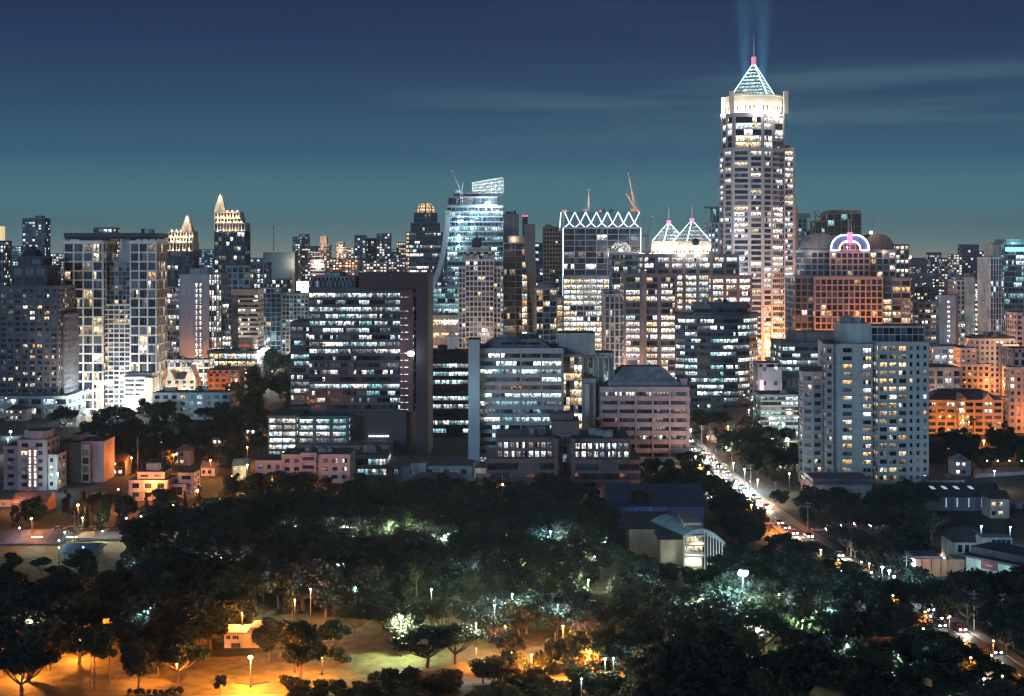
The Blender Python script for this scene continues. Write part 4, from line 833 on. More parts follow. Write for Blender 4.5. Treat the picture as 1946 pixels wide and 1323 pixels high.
for a in (62, 128): mb.box(X(a, 398), X(a, 398) + 3.2, 397, 397.15, 3.1, 3.25)
o = mb.build('strip_light', emit('strip_white', (.85, 1, 1), 6)); tag(o, 'white fluorescent strip under the eave of the long shed', 'light'); lamp((X(70, 398), 395, 2.8), (.8, 1, .95), 1100, .2)
# white lit block and L shaped apartments
b = B('floodlit_block', 'small white block glaring under site floodlights before the condominium', 'office', 264, 722); st = St('ribbon', 2.35, 4.5, 1.1, .5, wm((.6, .57, .53), .7, .1), DARKWALL, .04, 'white', 3, .3, .35, .8); b.vol('block', b.rect(237, 275, 12), 0, b.z(718), st); b.vol('blank_end', b.rect(275.3, 290, 13, -.5), 0, b.z(719), St('blank', wall=wm((.6, .52, .44)))); b.vol('parapet_screen', b.rect(238, 288, 8, 2), b.z(718), b.z(711), St('grid', 3, 3, .3, .2, METAL, DUSK, 0)); b.finish()
b = B('l_shaped_apartments', 'teal grey three storey flats with balconies below the white gabled houses', 'apartment block', 363, 708); b.vol('block', b.rect(291, 436, 14), 0, b.z(748), St('grid', 3.3, 4.4, 1.3, 1.9, wm((.36, .43, .43)), DARKWALL, .06, 'home', 2, .2, .25, .9, slab=.4)); b.roofkit(b.lx(300), b.lx(425), 2, 11, b.z(748), 7, 1); b.finish()
b = B('white_gabled_house', 'white lit house with two steep gables between grey flats', 'house', 345, 760); b.vol('block', b.rect(315, 372, 12), 0, b.z(722), St('grid', 3.2, 4, 1.4, 2.2, wm((.62, .54, .47)), DARKWALL, .2, 'warm', 1, .15, .2, .4))
for a0, a1, h in ((315, 334, 5), (352, 373, 8)): mb = MB(); gable(mb, b.lx(a0), b.lx(a1), -.6, 10, b.z(722), h, 0, 'y', .2); b.part('gable', mb, wm((.62, .54, .47)))
mb = MB(); gable(mb, b.lx(334), b.lx(352), 1, 12, b.z(722), 4, 0, 'x', .2); b.part('roof', mb, DUSK); lamp((b.lx(335), -9, 14), (1, .86, .66), 1600, .4, b.o); lamp((b.lx(366), -8, 16), (1, .86, .66), 1600, .4, b.o); b.finish()
simple('long_flats', 'long low grey flats behind the white gabled house', 'apartment block', 395, 455, 705, 800, 14, St('grid', 3.2, 4, 1.4, 1.6, ROSE, DARKWALL, .1, 'home', 2), kit=5)
simple('cream_shops', 'cream shop row with lit fronts left of the dark framed office', 'shop', 300, 398, 685, 880, 12, St('grid', 3.6, 3.5, 1.2, .8, wm((.4, .33, .28)), DARKWALL, .35, 'warm', 1), kit=5)
simple('canopy_mall', 'low shopping arcade with long bright canopy below the banded office', 'mall', 398, 486, 668, 905, 20, St('ribbon', 4.5, 6, 1.7, .4, SLATE, DARKWALL, .9, 'bright', 2, 1.2, 1.0, 1.5, acts=(.95,)), kit=4)
b = B('red_letter_panel', 'pale fascia panel with a line of red letters over the bright arcade', 'sign', 460, 1112); mb = MB(); mb.box(b.lx(443), b.lx(486), -12, -11, b.z(668), b.z(645)); mb.box(b.lx(445), b.lx(447), -11, -10.5, 0, b.z(650)); mb.box(b.lx(482), b.lx(484), -11, -10.5, 0, b.z(650)); b.part('panel', mb, wm((.7, .62, .56))); mb = MB(); x = b.lx(447)
while x < b.lx(482): w = R.uniform(.5, 1.1); h = R.uniform(1.0, 1.9); mb.box(x, x + w, -12.12, -12.0, b.z(657), b.z(657) + h); x += w + .35
b.part('lettering', mb, emit('sign_red', (1, .12, .08), .7)); 
b = B('white_billboard', 'blank glowing white billboard with a small dark mark on a rooftop', 'billboard', 575, 1180); mb = MB(); mb.box(b.lx(563), b.lx(587), -.2, .6, b.z(557), b.z(534)); b.part('frame', mb, METAL); mb = MB(); mb.box(b.lx(563.5), b.lx(586.5), -.3, -.21, b.z(556.5), b.z(534.5)); b.part('screen', mb, emit('screen_white', (.95, 1, .98), 1.5)); mb = MB(); mb.box(b.lx(575.5), b.lx(578.5), -.36, -.3, b.z(547), b.z(544)); mb.box(b.lx(577), b.lx(578.5), -.36, -.3, b.z(549.5), b.z(547.5)); b.part('mark', mb, DARKWALL)
mb = MB(); mb.tube((b.lx(567), .3, 0), (b.lx(567), .3, b.z(557)), .4); mb.tube((b.lx(583), .3, 0), (b.lx(583), .3, b.z(557)), .4); b.part('leg', mb, METAL); lamp((0, -4, b.z(545)), (.85, 1, .98), 1500, .5, b.o)
simple('grid_office', 'pale gridded low office beneath the white billboard', 'office', 536, 586, 559, 1150, 20, St('grid', 3.4, 3, .9, .9, wm((.38, .43, .43)), DARKWALL, .1, 'teal', 1), kit=3)
b = B('curved_boom_crane', 'pale latticed crane jib curving down beside the cream banded office', 'crane', 502, 1130); mb = MB(); q = [(b.lx(492 + 14 * math.sin(t / 9 * 1.57) - 2), -2, b.z(572 + 90 * t / 9)) for t in range(10)]
for i in range(9):
    mb.tube(q[i], q[i + 1], .35, n=4); a = [(x + 2.6, y, z) for x, y, z in (q[i], q[i + 1])]; mb.tube(a[0], a[1], .35, n=4); mb.tube(q[i], a[1], .2, n=4); mb.tube(q[i], a[0], .2, n=4)
mb.tube(q[-1], (q[-1][0], -2, 0), .5, n=4); b.part('jib', mb, wm((.6, .6, .6)))
b = B('low_podium_hall', 'dark flat roofed hall with teal lit wall between pink flats and brown office', 'hall', 815, 512); b.vol('hall', b.rect(735, 897, 26), 0, b.z(888), St('grid', 9, 6, 3, 4.2, wm((.30, .36, .38)), DARKWALL, .05, 'office', 3, .2, .3, .8, roofm=wm((.035, .04, .06), .9))); b.vol('penthouse', b.rect(781, 810, 6, -1.5), 0, b.z(880), St('blank', wall=wm((.26, .28, .32)))); b.finish()
b = B('blue_roof_villa', 'blue roofed building with pink orange wall and a tiny white gable', 'house', 832, 482); mb = MB(); mb.box(b.lx(765), b.lx(898), 0, 12, 0, b.z(921)); b.part('wall', mb, wm((.5, .36, .32))); mb = MB(); hip(mb, b.lx(765), b.lx(898), 0, 12, b.z(921) + .01, 3.4); b.part('roof', mb, wm((.09, .11, .20))); mb = MB(); gable(mb, b.lx(826), b.lx(842), -.8, 5, b.z(921) + .1, 1.6, 0, 'y', .2); b.part('gable', mb, WHITE); mb = MB(); mb.box(b.lx(887), b.lx(894), -.06, .2, b.z(932), b.z(926)); b.part('window', mb, WIN[0]); lamp((0, -9, 3), (1, .45, .2), 900, .4, b.o)
b = B('red_lit_wall', 'long low wall glowing red orange in front of the brown office', 'wall', 1070, 479); mb = MB(); mb.box(b.lx(905), b.lx(1240), 0, .5, 0, 3.4); b.part('wall', mb, wm((.48, .35, .30))); mb = MB(); mb.box(b.lx(905), b.lx(1240), -.15, .65, 3.4, 3.6); b.part('coping', mb, wm((.35, .2, .18)))
for px in (920, 1010, 1100, 1195): lamp((b.lx(px), -4, 3.2), (1, .36, .16), 380, .25, b.o)
b = B('cream_kiosk', 'small cream kiosk building at the foot of the grey office pier', 'kiosk', 912, 500); b.vol('block', b.rect(903, 925, 8), 0, b.z(892), St('grid', 4, 3, 1, .6, wm((.5, .46, .36)), DARKWALL, .6, 'home', 1)); lamp((0, -5, 6), (1, .95, .7), 260, .3, b.o); b.finish()
simple('glass_annex', 'low annex with lit glazing right of the pink apartments', 'annex', 664, 735, 868, 520, 16, St('ribbon', 3.4, 3, 1.4, .2, wm((.2, .23, .26)), DARKWALL, .5, 'office', 2, .2, .2, .8, acts=(.2, .6, .9)), kit=4)
simple('beige_mall', 'low beige shopping block between the dark frame and the domed tower', 'mall', 800, 876, 600, 1000, 24, St('ribbon', 9, 8, 5.5, .6, wm((.5, .44, .36)), DARKWALL, .8, 'warm', 1, .4, .5, 3, acts=(.9,)), kit=6)
simple('grey_shaft', 'slim grey block in front of the low beige shopping block', 'office', 850, 872, 640, 880, 12, St('blank', wall=DUSK), kit=2)
simple('white_flats', 'small white flats below the beige shopping block', 'apartment block', 812, 850, 668, 860, 12, St('grid', 3.3, 4, 1.3, 1.2, WHITE, DARKWALL, .3, 'home', 2), kit=2)
simple('checker_tower', 'white framed slim tower right of the bright zigzag office base', 'apartment tower', 1150, 1186, 560, 900, 20, St('grid', 4.4, 3.4, .7, .9, wm((.42, .44, .44)), DARKWALL, .15, 'white', 2), kit=3)
simple('pink_sign_block', 'pinkish block with lit pink arch panel between two dark offices', 'shop', 1442, 1485, 692, 690, 14, St('grid', 8, 6, 5, 4, wm((.45, .35, .37)), DARKWALL, .2, 'white', 2), kit=2, extra=lambda b: (b.part('arch_panel', (lambda m: (m.box(b.lx(1444), b.lx(1451), -.6, -.4, b.z(760), b.z(722)), m)[1])(MB()), emit('arch_pink', (1, .62, .58), .9)), lamp((b.lx(1447), -4, b.z(735)), (1, .6, .55), 500, .3, b.o)))
simple('teal_glass_hall', 'low angled glass hall with teal ribbon lights beneath the pink sign block', 'hall', 1446, 1524, 752, 640, 20, St('ribbon', 2.4, 4, .8, .1, TEALW, DARKWALL, .6, 'teal', 2, .2, .2, .6, acts=(.2, .5)), kit=3)
b = B('wooden_house', 'small reddish timber house among dark trees behind the road', 'house', 1368, 620); mb = MB(); mb.box(b.lx(1352), b.lx(1384), 0, 8, 0, 5.5); b.part('wall', mb, wm((.3, .18, .15))); mb = MB(); gable(mb, b.lx(1352), b.lx(1384), 0, 8, 5.5, 3); b.part('roof', mb, BROWN); mb = MB(uv=True); mb.face([(b.lx(1360), -.05, 2), (b.lx(1366), -.05, 2), (b.lx(1366), -.05, 4), (b.lx(1360), -.05, 4)]); b.part('window', mb, [WIN[7]]); lamp((b.lx(1375), -5, 5), (1, .45, .2), 250, .3, b.o)
b = B('lit_carport', 'greenish lit open garage with white letters over it, three floodlights on its roof edge', 'garage', 1475, 585); mb = MB(); mb.box(b.lx(1412), b.lx(1524), 0, 10, 5, 5.6); b.part('roof', mb, wm((.3, .3, .27))); mb = MB(); mb.box(b.lx(1412), b.lx(1524), 8, 9, 0, 5)
for px in (1414, 1434, 1454, 1476, 1498, 1522): mb.box(b.lx(px) - .25, b.lx(px) + .25, .1, .6, 0, 5)
b.part('wall', mb, wm((.5, .47, .38)))
for px in (1439, 1467, 1495): mb = MB(); mb.lathe([(.1, -.7), (.7, -.4), (.75, .3), (.1, .6)], 0, 0, 10); o = b.part('floodlight', mb, WHITEHOT); o.location = (b.lx(px), -1, 6.4); lamp((b.lx(px), -2.2, 6.4), (.93, 1, .74), 1500, .4, b.o)
tx = bpy.data.curves.new('lettering', 'FONT'); tx.body = 'Sakte 88'; tx.size = 2.6; tx.extrude = .08; t0 = bpy.data.objects.new('lettering_curve', tx); C.objects.link(t0); bpy.context.view_layer.update(); tm = bpy.data.meshes.new_from_object(t0.evaluated_get(bpy.context.evaluated_depsgraph_get())); bpy.data.objects.remove(t0); to = bpy.data.objects.new('lettering', tm); C.objects.link(to); to.parent = b.o; to.location = (b.lx(1456), -2, 1.4); to.rotation_euler = (rad(90), 0, 0); tm.materials.clear(); tm.materials.append(NEONW); mb = MB(); mb.box(b.lx(1454), b.lx(1494), -1.9, -1.8, .8, 1.2); b.part('sign_rail', mb, METAL)
# right foreground row
b = B('arched_sign_warehouse', 'dim warehouse with round topped orange sign wall at its left end', 'warehouse', 1590, 470); mb = MB(); mb.box(b.lx(1545), b.lx(1656), 0, 16, 0, b.z(922)); b.part('wall', mb, wm((.36, .37, .42))); mb = MB(); mb.box(b.lx(1543), b.lx(1657), -.8, 17, b.z(922), b.z(918)); mb.prism(b.rect(1545, 1655, 14, 1), b.z(918) + .001, b.z(911)); b.part('roof', mb, wm((.10, .11, .16))); mb = MB()
W = b.lx(1545) - b.lx(1522); q = [(0, .0), (W, 0), (W, b.z(919))] + [(W - W * i / 8, b.z(919) + (b.z(912) - b.z(919)) * (i / 8) ** .6 + .7 * math.sin(math.pi * i / 8)) for i in range(1, 9)]
A_ = lambda p, d: (b.lx(1522) + p[0] * .96 + d * .25, -1.0 + (W - p[0]) * .28 + d, p[1])
mb.face([A_(p, 0) for p in q]); mb.face([A_(p, .5) for p in q][::-1])
for i in range(len(q)): j = (i + 1) % len(q); mb.face([A_(q[j], 0), A_(q[i], 0), A_(q[i], .5), A_(q[j], .5)])
b.part('sign_wall', mb, wm((.55, .38, .33))); mb = MB()
x = .5
while x < W - .8: w = R.uniform(.3, .6); z = b.z(934) + .4; mb.face([A_((x, z), -.03), A_((x + w, z), -.03), A_((x + w, z + .8), -.03), A_((x, z + .8), -.03)]); x += w + .18
b.part('lettering', mb, DARKWALL); mb = MB(); mb.face([A_((.3, .8), -.04), A_((W * .5, .8), -.04), A_((W * .5, 3.6), -.04), A_((.3, 3.6), -.04)]); b.part('poster', mb, wm((.3, .16, .15))); mb = MB()
for px in (1630, 1646): mb.box(b.lx(px), b.lx(px) + 1.4, -.05, .1, b.z(940), b.z(937))
b.part('vent', mb, DARKWALL); lamp((b.lx(1520), -9, 5), (1, .5, .28), 800, .4, b.o)
simple('brown_blank_block', 'blank reddish brown block right behind the white apartment tower', 'warehouse', 1763, 1800, 838, 560, 14, St('blank', wall=wm((.16, .10, .11))), kit=1)
simple('grey_low_block', 'low grey flat block between the white apartment tower and long warehouse', 'warehouse', 1765, 1832, 914, 500, 12, St('blank', wall=wm((.20, .20, .26))), kit=1)
b = B('orange_door_shop', 'small shop with glowing orange door front and white sign letters', 'shop', 1815, 484); mb = MB(); mb.box(b.lx(1770), b.lx(1850), 0, 9, 0, b.z(933)); b.part('wall', mb, wm((.26, .22, .25))); mb = MB(); mb.box(b.lx(1829), b.lx(1850), -.25, 0, .2, b.z(934)); b.part('shop_front', mb, wm((.6, .25, .12))); mb = MB()
for k in range(3): mb.box(b.lx(1836 + 4 * k), b.lx(1836.6 + 4 * k), -.34, -.25, .2, 2.3)
mb.box(b.lx(1836), b.lx(1844.6), -.34, -.25, 2.3, 2.5); b.part('door_frame', mb, emit('door_glow', (1, .5, .15), 1.2)); mb = MB(); x = b.lx(1787)
for t in 'T TMACJEC':
    if t != ' ': mb.box(x, x + .14, -.1, -.02, 2.2, 3.1); mb.box(x, x + .6, -.1, -.02, 2.95 if t in 'TEC' else 2.6, 3.1 if t in 'TEC' else 2.75)
    x += .95
b.part('lettering', mb, NEONW); lamp((b.lx(1840), -2.5, 2.6), (1, .32, .1), 110, .2, b.o)
b = B('long_warehouse', 'long dark warehouse with four skylights and slit lamps along its wall', 'warehouse', 1828, 455); x0, x1 = b.lx(1750), b.lx(1903); mb = MB(); mb.box(x0, x1, 0, 14, 0, 4.6); b.part('wall', mb, wm((.17, .18, .25))); mb = MB(); gable(mb, x0, x1, 0, 14, 4.61, 3.6, 0, 'x', .6); b.part('roof', mb, wm((.05, .055, .085))); mb = MB()
for px in (1777, 1800, 1823, 1851): x = b.lx(px); mb.face([(x, 3.4, 6.6), (x + 1.4, 3.4, 6.6), (x + .6, 5, 7.4), (x - .8, 5, 7.4)])
b.each('skylight', mb, [emit('skylight', (.85, .85, .9), .5)]); mb = MB()
for px in (1797, 1818, 1840, 1865, 1893): mb.box(b.lx(px), b.lx(px) + .35, -.15, 0, 1.2, 4.2)
b.part('slit_lamp', mb, emit('slit_lamp', (.7, .75, .85), .5)); b.vol('wing', b.rect(1905, 1985, 12, 4), 0, b.z(962), St('grid', 5, 4, 1.5, 1.2, wm((.2, .22, .28)), DARKWALL, .1, 'office', 2)); b.finish()
b = B('balcony_shop_row', 'row of shops with teal lit upper balconies at the right edge', 'shop', 1905, 525); b.vol('block', b.pts((1855, -2), (1950, 6), (1950, 18), (1855, 12)), 0, b.z(905), St('grid', 3.6, 3.6, 1.2, .5, wm((.36, .33, .38)), DARKWALL, .3, 'teal', 2, .3, .3, .6, slab=1.0))
for px in (1870, 1890, 1912, 1935): lamp((b.lx(px), -5, 6), (.6, 1, .92), 150, .2, b.o); mb = MB(); mb.lathe([(.05, -.2), (.28, 0), (.05, .2)], 0, 0, 8); o = b.part('tube_lamp', mb, WHITEHOT); o.location = (b.lx(px), -3.5, 6.6)
b.finish()
# big roofs and the arched canopy in the park
b = B('blue_roof_sports_hall', 'large dark blue roofed sports hall behind the teal canopy', 'hall', 1250, 425); x0, x1 = b.lx(1163), b.lx(1338); mb = MB(); mb.box(x0, x1, 0, 34, 0, 7); b.part('wall', mb, wm((.10, .13, .30))); mb = MB(); gable(mb, x0, x1, 0, 34, 7.01, 4.2, 0, 'x', 1.2); b.part('roof', mb, wm((.045, .055, .12), .6)); mb = MB()
for px in (1210, 1236, 1262): mb.box(b.lx(px) - .2, b.lx(px) + .2, -.3, 0, 0, 7)
b.part('post', mb, wm((.3, .35, .5))); lamp((b.lx(1225), -5, 4), (.2, .35, 1), 220, .4, b.o)
b = B('dark_gable_hall', 'dark gabled hall with cream end wall beside the teal canopy', 'hall', 1240, 385); mb = MB(); mb.box(b.lx(1196), b.lx(1268), 0, 16, 0, 8); mb.box(b.lx(1248), b.lx(1299), -10, -.01, 0, 7.2); b.part('wall', mb, wm((.22, .22, .18))); mb = MB(); gable(mb, b.lx(1196), b.lx(1268), 0, 16, 8.01, 3.4, 0, 'x', 1); gable(mb, b.lx(1246), b.lx(1300), -10.5, -1.2, 7.21, 2, 0, 'x', .6); b.part('roof', mb, wm((.03, .033, .05)))
lamp((b.lx(1262), -14, 4), (1, .95, .6), 350, .3, b.o)
b = B('arched_canopy', 'teal barrel vaulted canopy on white steel columns over lit storeys', 'canopy', 1325, 372); zt = b.z(986); x0, x1 = b.lx(1297), b.lx(1374); w = x1 - x0; SK = -7.0; D0, D1 = -4, 16
n = 14; ar = [(x0 + w * i / n, b.z(1012) + 3.3 * math.sin(math.pi * (.12 + .8 * i / n)) - 1.2 - (i / n) ** 2 * 1.6) for i in range(n + 1)]
mb = MB()
for i in range(n):
    (xa, za), (xb, zb2) = ar[i], ar[i + 1]; mb.face([(xa, D0, za), (xb, D0, zb2), (xb + SK, D1, zb2), (xa + SK, D1, za)]); mb.face([(xa, D0, za - .15), (xa + SK, D1, za - .15), (xb + SK, D1, zb2 - .15), (xb, D0, zb2 - .15)])
    mb.face([(xa, D0, za - .15), (xb, D0, zb2 - .15), (xb, D0, zb2), (xa, D0, za)])
b.part('vault', mb, wm((.20, .36, .40), .4, .2)); mb = MB()
for k in range(6):
    t = k / 5
    for i in range(n): (xa, za), (xb, zb2) = ar[i], ar[i + 1]; yk = D0 + (D1 - D0) * t; mb.tube((xa + SK * t, yk, za + .06), (xb + SK * t, yk, zb2 + .06), .09, n=4)
for i in range(0, n + 1, 2): mb.tube((ar[i][0], D0, ar[i][1] + .06), (ar[i][0] + SK, D1, ar[i][1] + .06), .08, n=4)
b.part('rib', mb, wm((.10, .2, .24))); mb = MB()
for i in range(n): (xa, za), (xb, zb2) = ar[i], ar[i + 1]; mb.tube((xa, D0 + .1, za - .3), (xb, D0 + .1, zb2 - .3), .12, n=4); mb.tube((xa, D0 + .1, za - 1), (xb, D0 + .1, zb2 - 1), .12, n=4); mb.tube((xa, D0 + .1, za - 1), (xb, D0 + .1, zb2 - .3), .07, n=4)
b.part('truss', mb, wm((.55, .6, .58)))
for i in (0, 7, 8, 9, 10, 11, 12, 13): mb = MB(); x, z = ar[i]; mb.tube((x, D0 + .2, 0), (x, D0 + .2, z - .3), .16, n=6); b.part('column', mb, wm((.6, .64, .62)))
mb = MB(); 
for z in (3.4, 6.4, 9.0): mb.box(x0 + .4, x0 + w * .52, D0 + 1.4, D1, z, z + .35)
b.part('floor', mb, wm((.5, .5, .46))); mb = MB(); mb.box(x0 + .5, x0 + w * .5, D0 + 5.0, D1 - 1, 0, 12); b.part('back_wall', mb, wm((.5, .42, .34))); mb = MB(uv=True)
for z in (4.1, 7.0):
    for k in range(4): xa = x0 + .8 + k * (w * .5 - .6) / 4; mb.face([(xa, D0 + 4.96, z), (xa + 1.0, D0 + 4.96, z), (xa + 1.0, D0 + 4.96, z + 1.7), (xa, D0 + 4.96, z + 1.7)])
b.each('window', mb, [WIN[2]]); mb = MB()
for z in (3.75, 6.75, 9.35):
    for k in (.45, .9): mb.tube((x0 + .4, D0 + 1.5, z + k), (x0 + w * .52, D0 + 1.5, z + k), .06, n=4)
b.part('railing', mb, wm((.55, .55, .5))); lamp((x0 + 3, D0 + 2.4, 2.6), (.85, 1, .95), 1300, .3, b.o); lamp((x0 + 4, D0 + 2.6, 8.3), (1, .85, .66), 700, .3, b.o); lamp((x0 + 3, D0 + 2.6, 5.6), (.8, 1, .95), 600, .3, b.o); lamp((x0 + w * .75, D0 - 3, 2), (.8, 1, .97), 1100, .3, b.o)
# houses at the lower right
b = B('hip_roof_villa', 'white villa with dark hip roof and boxed glass room, lower right', 'house', 1865, 372); x0, x1 = b.lx(1815), b.lx(1905); mb = MB(); mb.box(x0, x1 - 4, 0, 12, 0, 7); b.part('wall', mb, wm((.46, .48, .46))); mb = MB(); hip(mb, x0, x1 - 3, 0, 12, 7.01, 3.4, 0, .9); b.part('roof', mb, wm((.06, .05, .075)))
for k in range(5):
    mb = MB(); xa = x0 + .8 + k * 1.9; mb.box(xa, xa + 1.1, -.06, .1, 4.2, 6.2); b.part('window', mb, WIN[0])
mb = MB(); mb.box(b.lx(1854), b.lx(1911), -5, -.05, 0, 9.2); b.part('box_room', mb, wm((.5, .52, .5))); mb = MB(); mb.box(b.lx(1872), b.lx(1908), -5.08, -4.9, 6.2, 8.7); b.part('glazing', mb, WIN[1]); mb = MB()
for k in range(5): x = b.lx(1872 + k * 9); mb.box(x - .08, x + .08, -5.16, -5.08, 6.2, 8.7)
b.part('mullion', mb, WHITE); mb = MB(); mb.prism([(b.lx(1800), -8), (b.lx(1850), -8), (b.lx(1850), -1), (b.lx(1800), -1)], 3.6, 3.9); b.part('porch_roof', mb, wm((.48, .44, .36))); lamp((b.lx(1825), -6, 2.8), (1, .92, .7), 130, .2, b.o)
b = B('teal_lit_shop', 'flat roofed shop with teal lit front and dark red sign panel, right edge', 'shop', 1915, 352); x0 = b.lx(1850); P0, P1 = Vector((b.lx(1858), 9)), Vector((b.lx(1946) + 4, -12)); d = (P1 - P0); ln = d.length; d.normalize(); nn = Vector((d.y, -d.x)); mb = MB(); q = [P0, P1, P1 - nn * 14, P0 - nn * 14]; mb.prism([(v.x, v.y) for v in q], 0, 5.6); b.part('wall', mb, wm((.42, .5, .5))); mb = MB(); q2 = [P0 + nn * 1.2 - d, P1 + nn * 1.2 + d, P1 - nn * 14.6 + d, P0 - nn * 14.6 - d]; mb.prism([(v.x, v.y) for v in q2], 5.61, 6.2); q3 = [P0 - nn * 2, P1 - nn * 2, P1 - nn * 12, P0 - nn * 12]; mb.prism([(v.x, v.y) for v in q3], 6.2, 8); b.part('roof', mb, wm((.07, .075, .10)))
def onwall(u0, u1, za, zb, e): a, c = P0 + d * u0 + nn * e, P0 + d * u1 + nn * e; return [(a.x, a.y, za), (c.x, c.y, za), (c.x, c.y, zb), (a.x, a.y, zb)]
mb = MB(); mb.face(onwall(4.5, 9.5, 3.2, 5.4, .08)); b.part('sign_panel', mb, wm((.28, .05, .08))); mb = MB(); mb.face(onwall(6, 8, 4.2, 4.5, .1)); b.part('lettering', mb, wm((.6, .4, .4)))
for u in (1, 4.5, 8, 11.5, 15, 18): mb = MB(uv=True); mb.face(onwall(u, u + 2.6, .3, 2.7, .06)); b.each('window', mb, [WIN[6]])
for u in (5, 13, 21): c = P0 + d * u + nn * 3.2; lamp((c.x, c.y, 3.6), (.5, 1, .95), 420, .3, b.o)
b = B('orange_fence_shop', 'low shop behind a tall fence glowing orange by the road junction', 'shop', 1783, 362); mb = MB(); mb.box(b.lx(1737), b.lx(1800), 0, .4, 0, 4.6); mb.box(b.lx(1800) + .02, b.lx(1833), .4, .8, 0, 4.4); b.part('fence', mb, wm((.5, .3, .22))); mb = MB(); mb.box(b.lx(1737), b.lx(1790), .5, 9, 0, 5.2); b.part('wall', mb, wm((.25, .25, .3))); mb = MB(); mb.box(b.lx(1725), b.lx(1738), -1, 1, 1.2, 4.6); b.part('lit_sign', mb, emit('lit_sign', (.9, 1, 1), 2.2)); mb = MB()
for px in (1752, 1770, 1788): mb.tube((b.lx(px), -.1, 0), (b.lx(px), -.1, 4.7), .08, n=4)
b.part('post', mb, DARKG); lamp((b.lx(1765), -7, 4.5), (1, .36, .12), 420, .3, b.o); lamp((b.lx(1731), -3, 3), (.85, 1, 1), 260, .3, b.o)
b = B('park_kiosk', 'low white park pavilion lit orange by the lone lamp', 'pavilion', 463, 296); mb = MB(); mb.box(b.lx(426), b.lx(499), 0, 5, 0, 3.3); b.part('wall', mb, wm((.5, .45, .38))); mb = MB(); mb.box(b.lx(424), b.lx(470), -.8, 5.6, 3.3, 3.6); mb.box(b.lx(475), b.lx(501), -.5, 5.4, 3.3, 4.6); b.part('roof', mb, wm((.28, .28, .28))); mb = MB()
for px in (430, 442, 446, 450): mb.box(b.lx(px), b.lx(px) + .9 - .5 * (px > 440), -.05, .1, 1.9, 2.7)
mb.box(b.lx(441), b.lx(458), -.9, -.7, .3, 1.2); b.part('window', mb, DARKWALL); mb = MB(); mb.box(b.lx(479), b.lx(496), -.06, .05, .9, 2.9); b.part('mural', mb, wm((.45, .30, .2)))

# ---- cranes
def crane(label, px, D, z0, jib, col, litc=None):
    o = thing('tower_crane', label, 'crane', (X(px, D), D, 0)); mb = MB(); h = z0
    for sx in (-.9, .9):
        for sy in (-.9, .9): mb.tube((sx, sy, 0), (sx, sy, h), .16, n=4)
    for k in range(int(h / 3)): s = 1 if k % 2 else -1; mb.tube((-.9 * s, -.9, k * 3), (.9 * s, -.9, k * 3 + 3), .1, n=4)
    mb.build('mast', col, o); mb = MB(); jx, jz = jib; p = Vector((0, 0, h)); q = Vector((jx, 0, h + jz)); d = (q - p); up = Vector((-d.z, 0, d.x)).normalized() * 1.3; n = int(d.length / 2.6)
    mb.tube(p - up * .5, q, .2, n=4); mb.tube(p + up * .5, q, .2, n=4)
    for i in range(n): a = p + d * i / n; c = p + d * (i + 1) / n; s = (1 - i / n) * .5; mb.tube(a + up * s * (1 if i % 2 else -1), c - up * s * (1 if i % 2 else -1) * .9, .13, n=4)
    mb.build('jib', col if not litc else wm((.7, .5, .4)), o); mb = MB(); mb.tube((0, 0, h), (-jx * .18, 0, h + 8), .25, n=4); mb.tube((-jx * .18, 0, h + 8), q, .07, n=4); mb.box(-5, -1.2, -1, 1, h, h + 2.2); mb.build('counterweight', col, o)
    mb = MB(); mb.lathe([(.1, -.4), (.45, 0), (.1, .4)], 0, 0, 8); e = mb.build('red_beacon', RED, o); e.location = tuple(q)
    if litc: lamp((jx * .3, -5, h + jz * .35), litc, 2200, .4, o); lamp((jx * .7, -5, h + jz * .7), litc, 1600, .4, o)
    return o
crane('white crane with raised jib leaning left on the lattice topped glass tower', 877, 1162, Z(366, 1162), (-8, 18), wm((.55, .58, .58)))
crane('floodlit crane with tall near vertical jib right of the zigzag crown', 1207, 1190, Z(398, 1190), (-6, 31), wm((.4, .2, .15)), (1, .6, .4))
crane('floodlit crane with short tilted jib crossing the tall one, right of the zigzag crown', 1210, 1180, Z(402, 1180), (-9, 15), wm((.5, .35, .25)), (1, .55, .3))
crane('dim grey crane with jib up right, left of the twin pyramid roofs', 1231, 1300, Z(450, 1300), (4, 19), METAL); crane('dim grey crane with jib leaning left, left of the twin pyramid roofs', 1229, 1330, Z(450, 1330), (-15, 20), METAL)
crane('thin upright red lit mast crane behind the zigzag crown', 1118, 1200, Z(402, 1200), (.6, 19), wm((.5, .4, .4)), (1, .5, .45))
o = thing('site_lift_mast', 'yellowish lattice hoist mast lit white in front of the condominium', 'crane', (X(188, 735), 735, 0)); mb = MB()
for sx in (-.8, .8):
    for sy in (-.8, .8): mb.tube((sx, sy, 0), (sx, sy, 18), .14, n=4)
for k in range(9): mb.tube((-.8, -.8, k * 2), (.8, -.8, k * 2 + 2), .1, n=4); mb.tube((.8, -.8, k * 2), (-.8, -.8, k * 2 + 2), .1, n=4)
mb.build('mast', wm((.7, .6, .4)), o); mb = MB(); mb.box(-2, 6, -1, 1, 15.5, 17.5); mb.build('platform', wm((.6, .55, .45)), o)

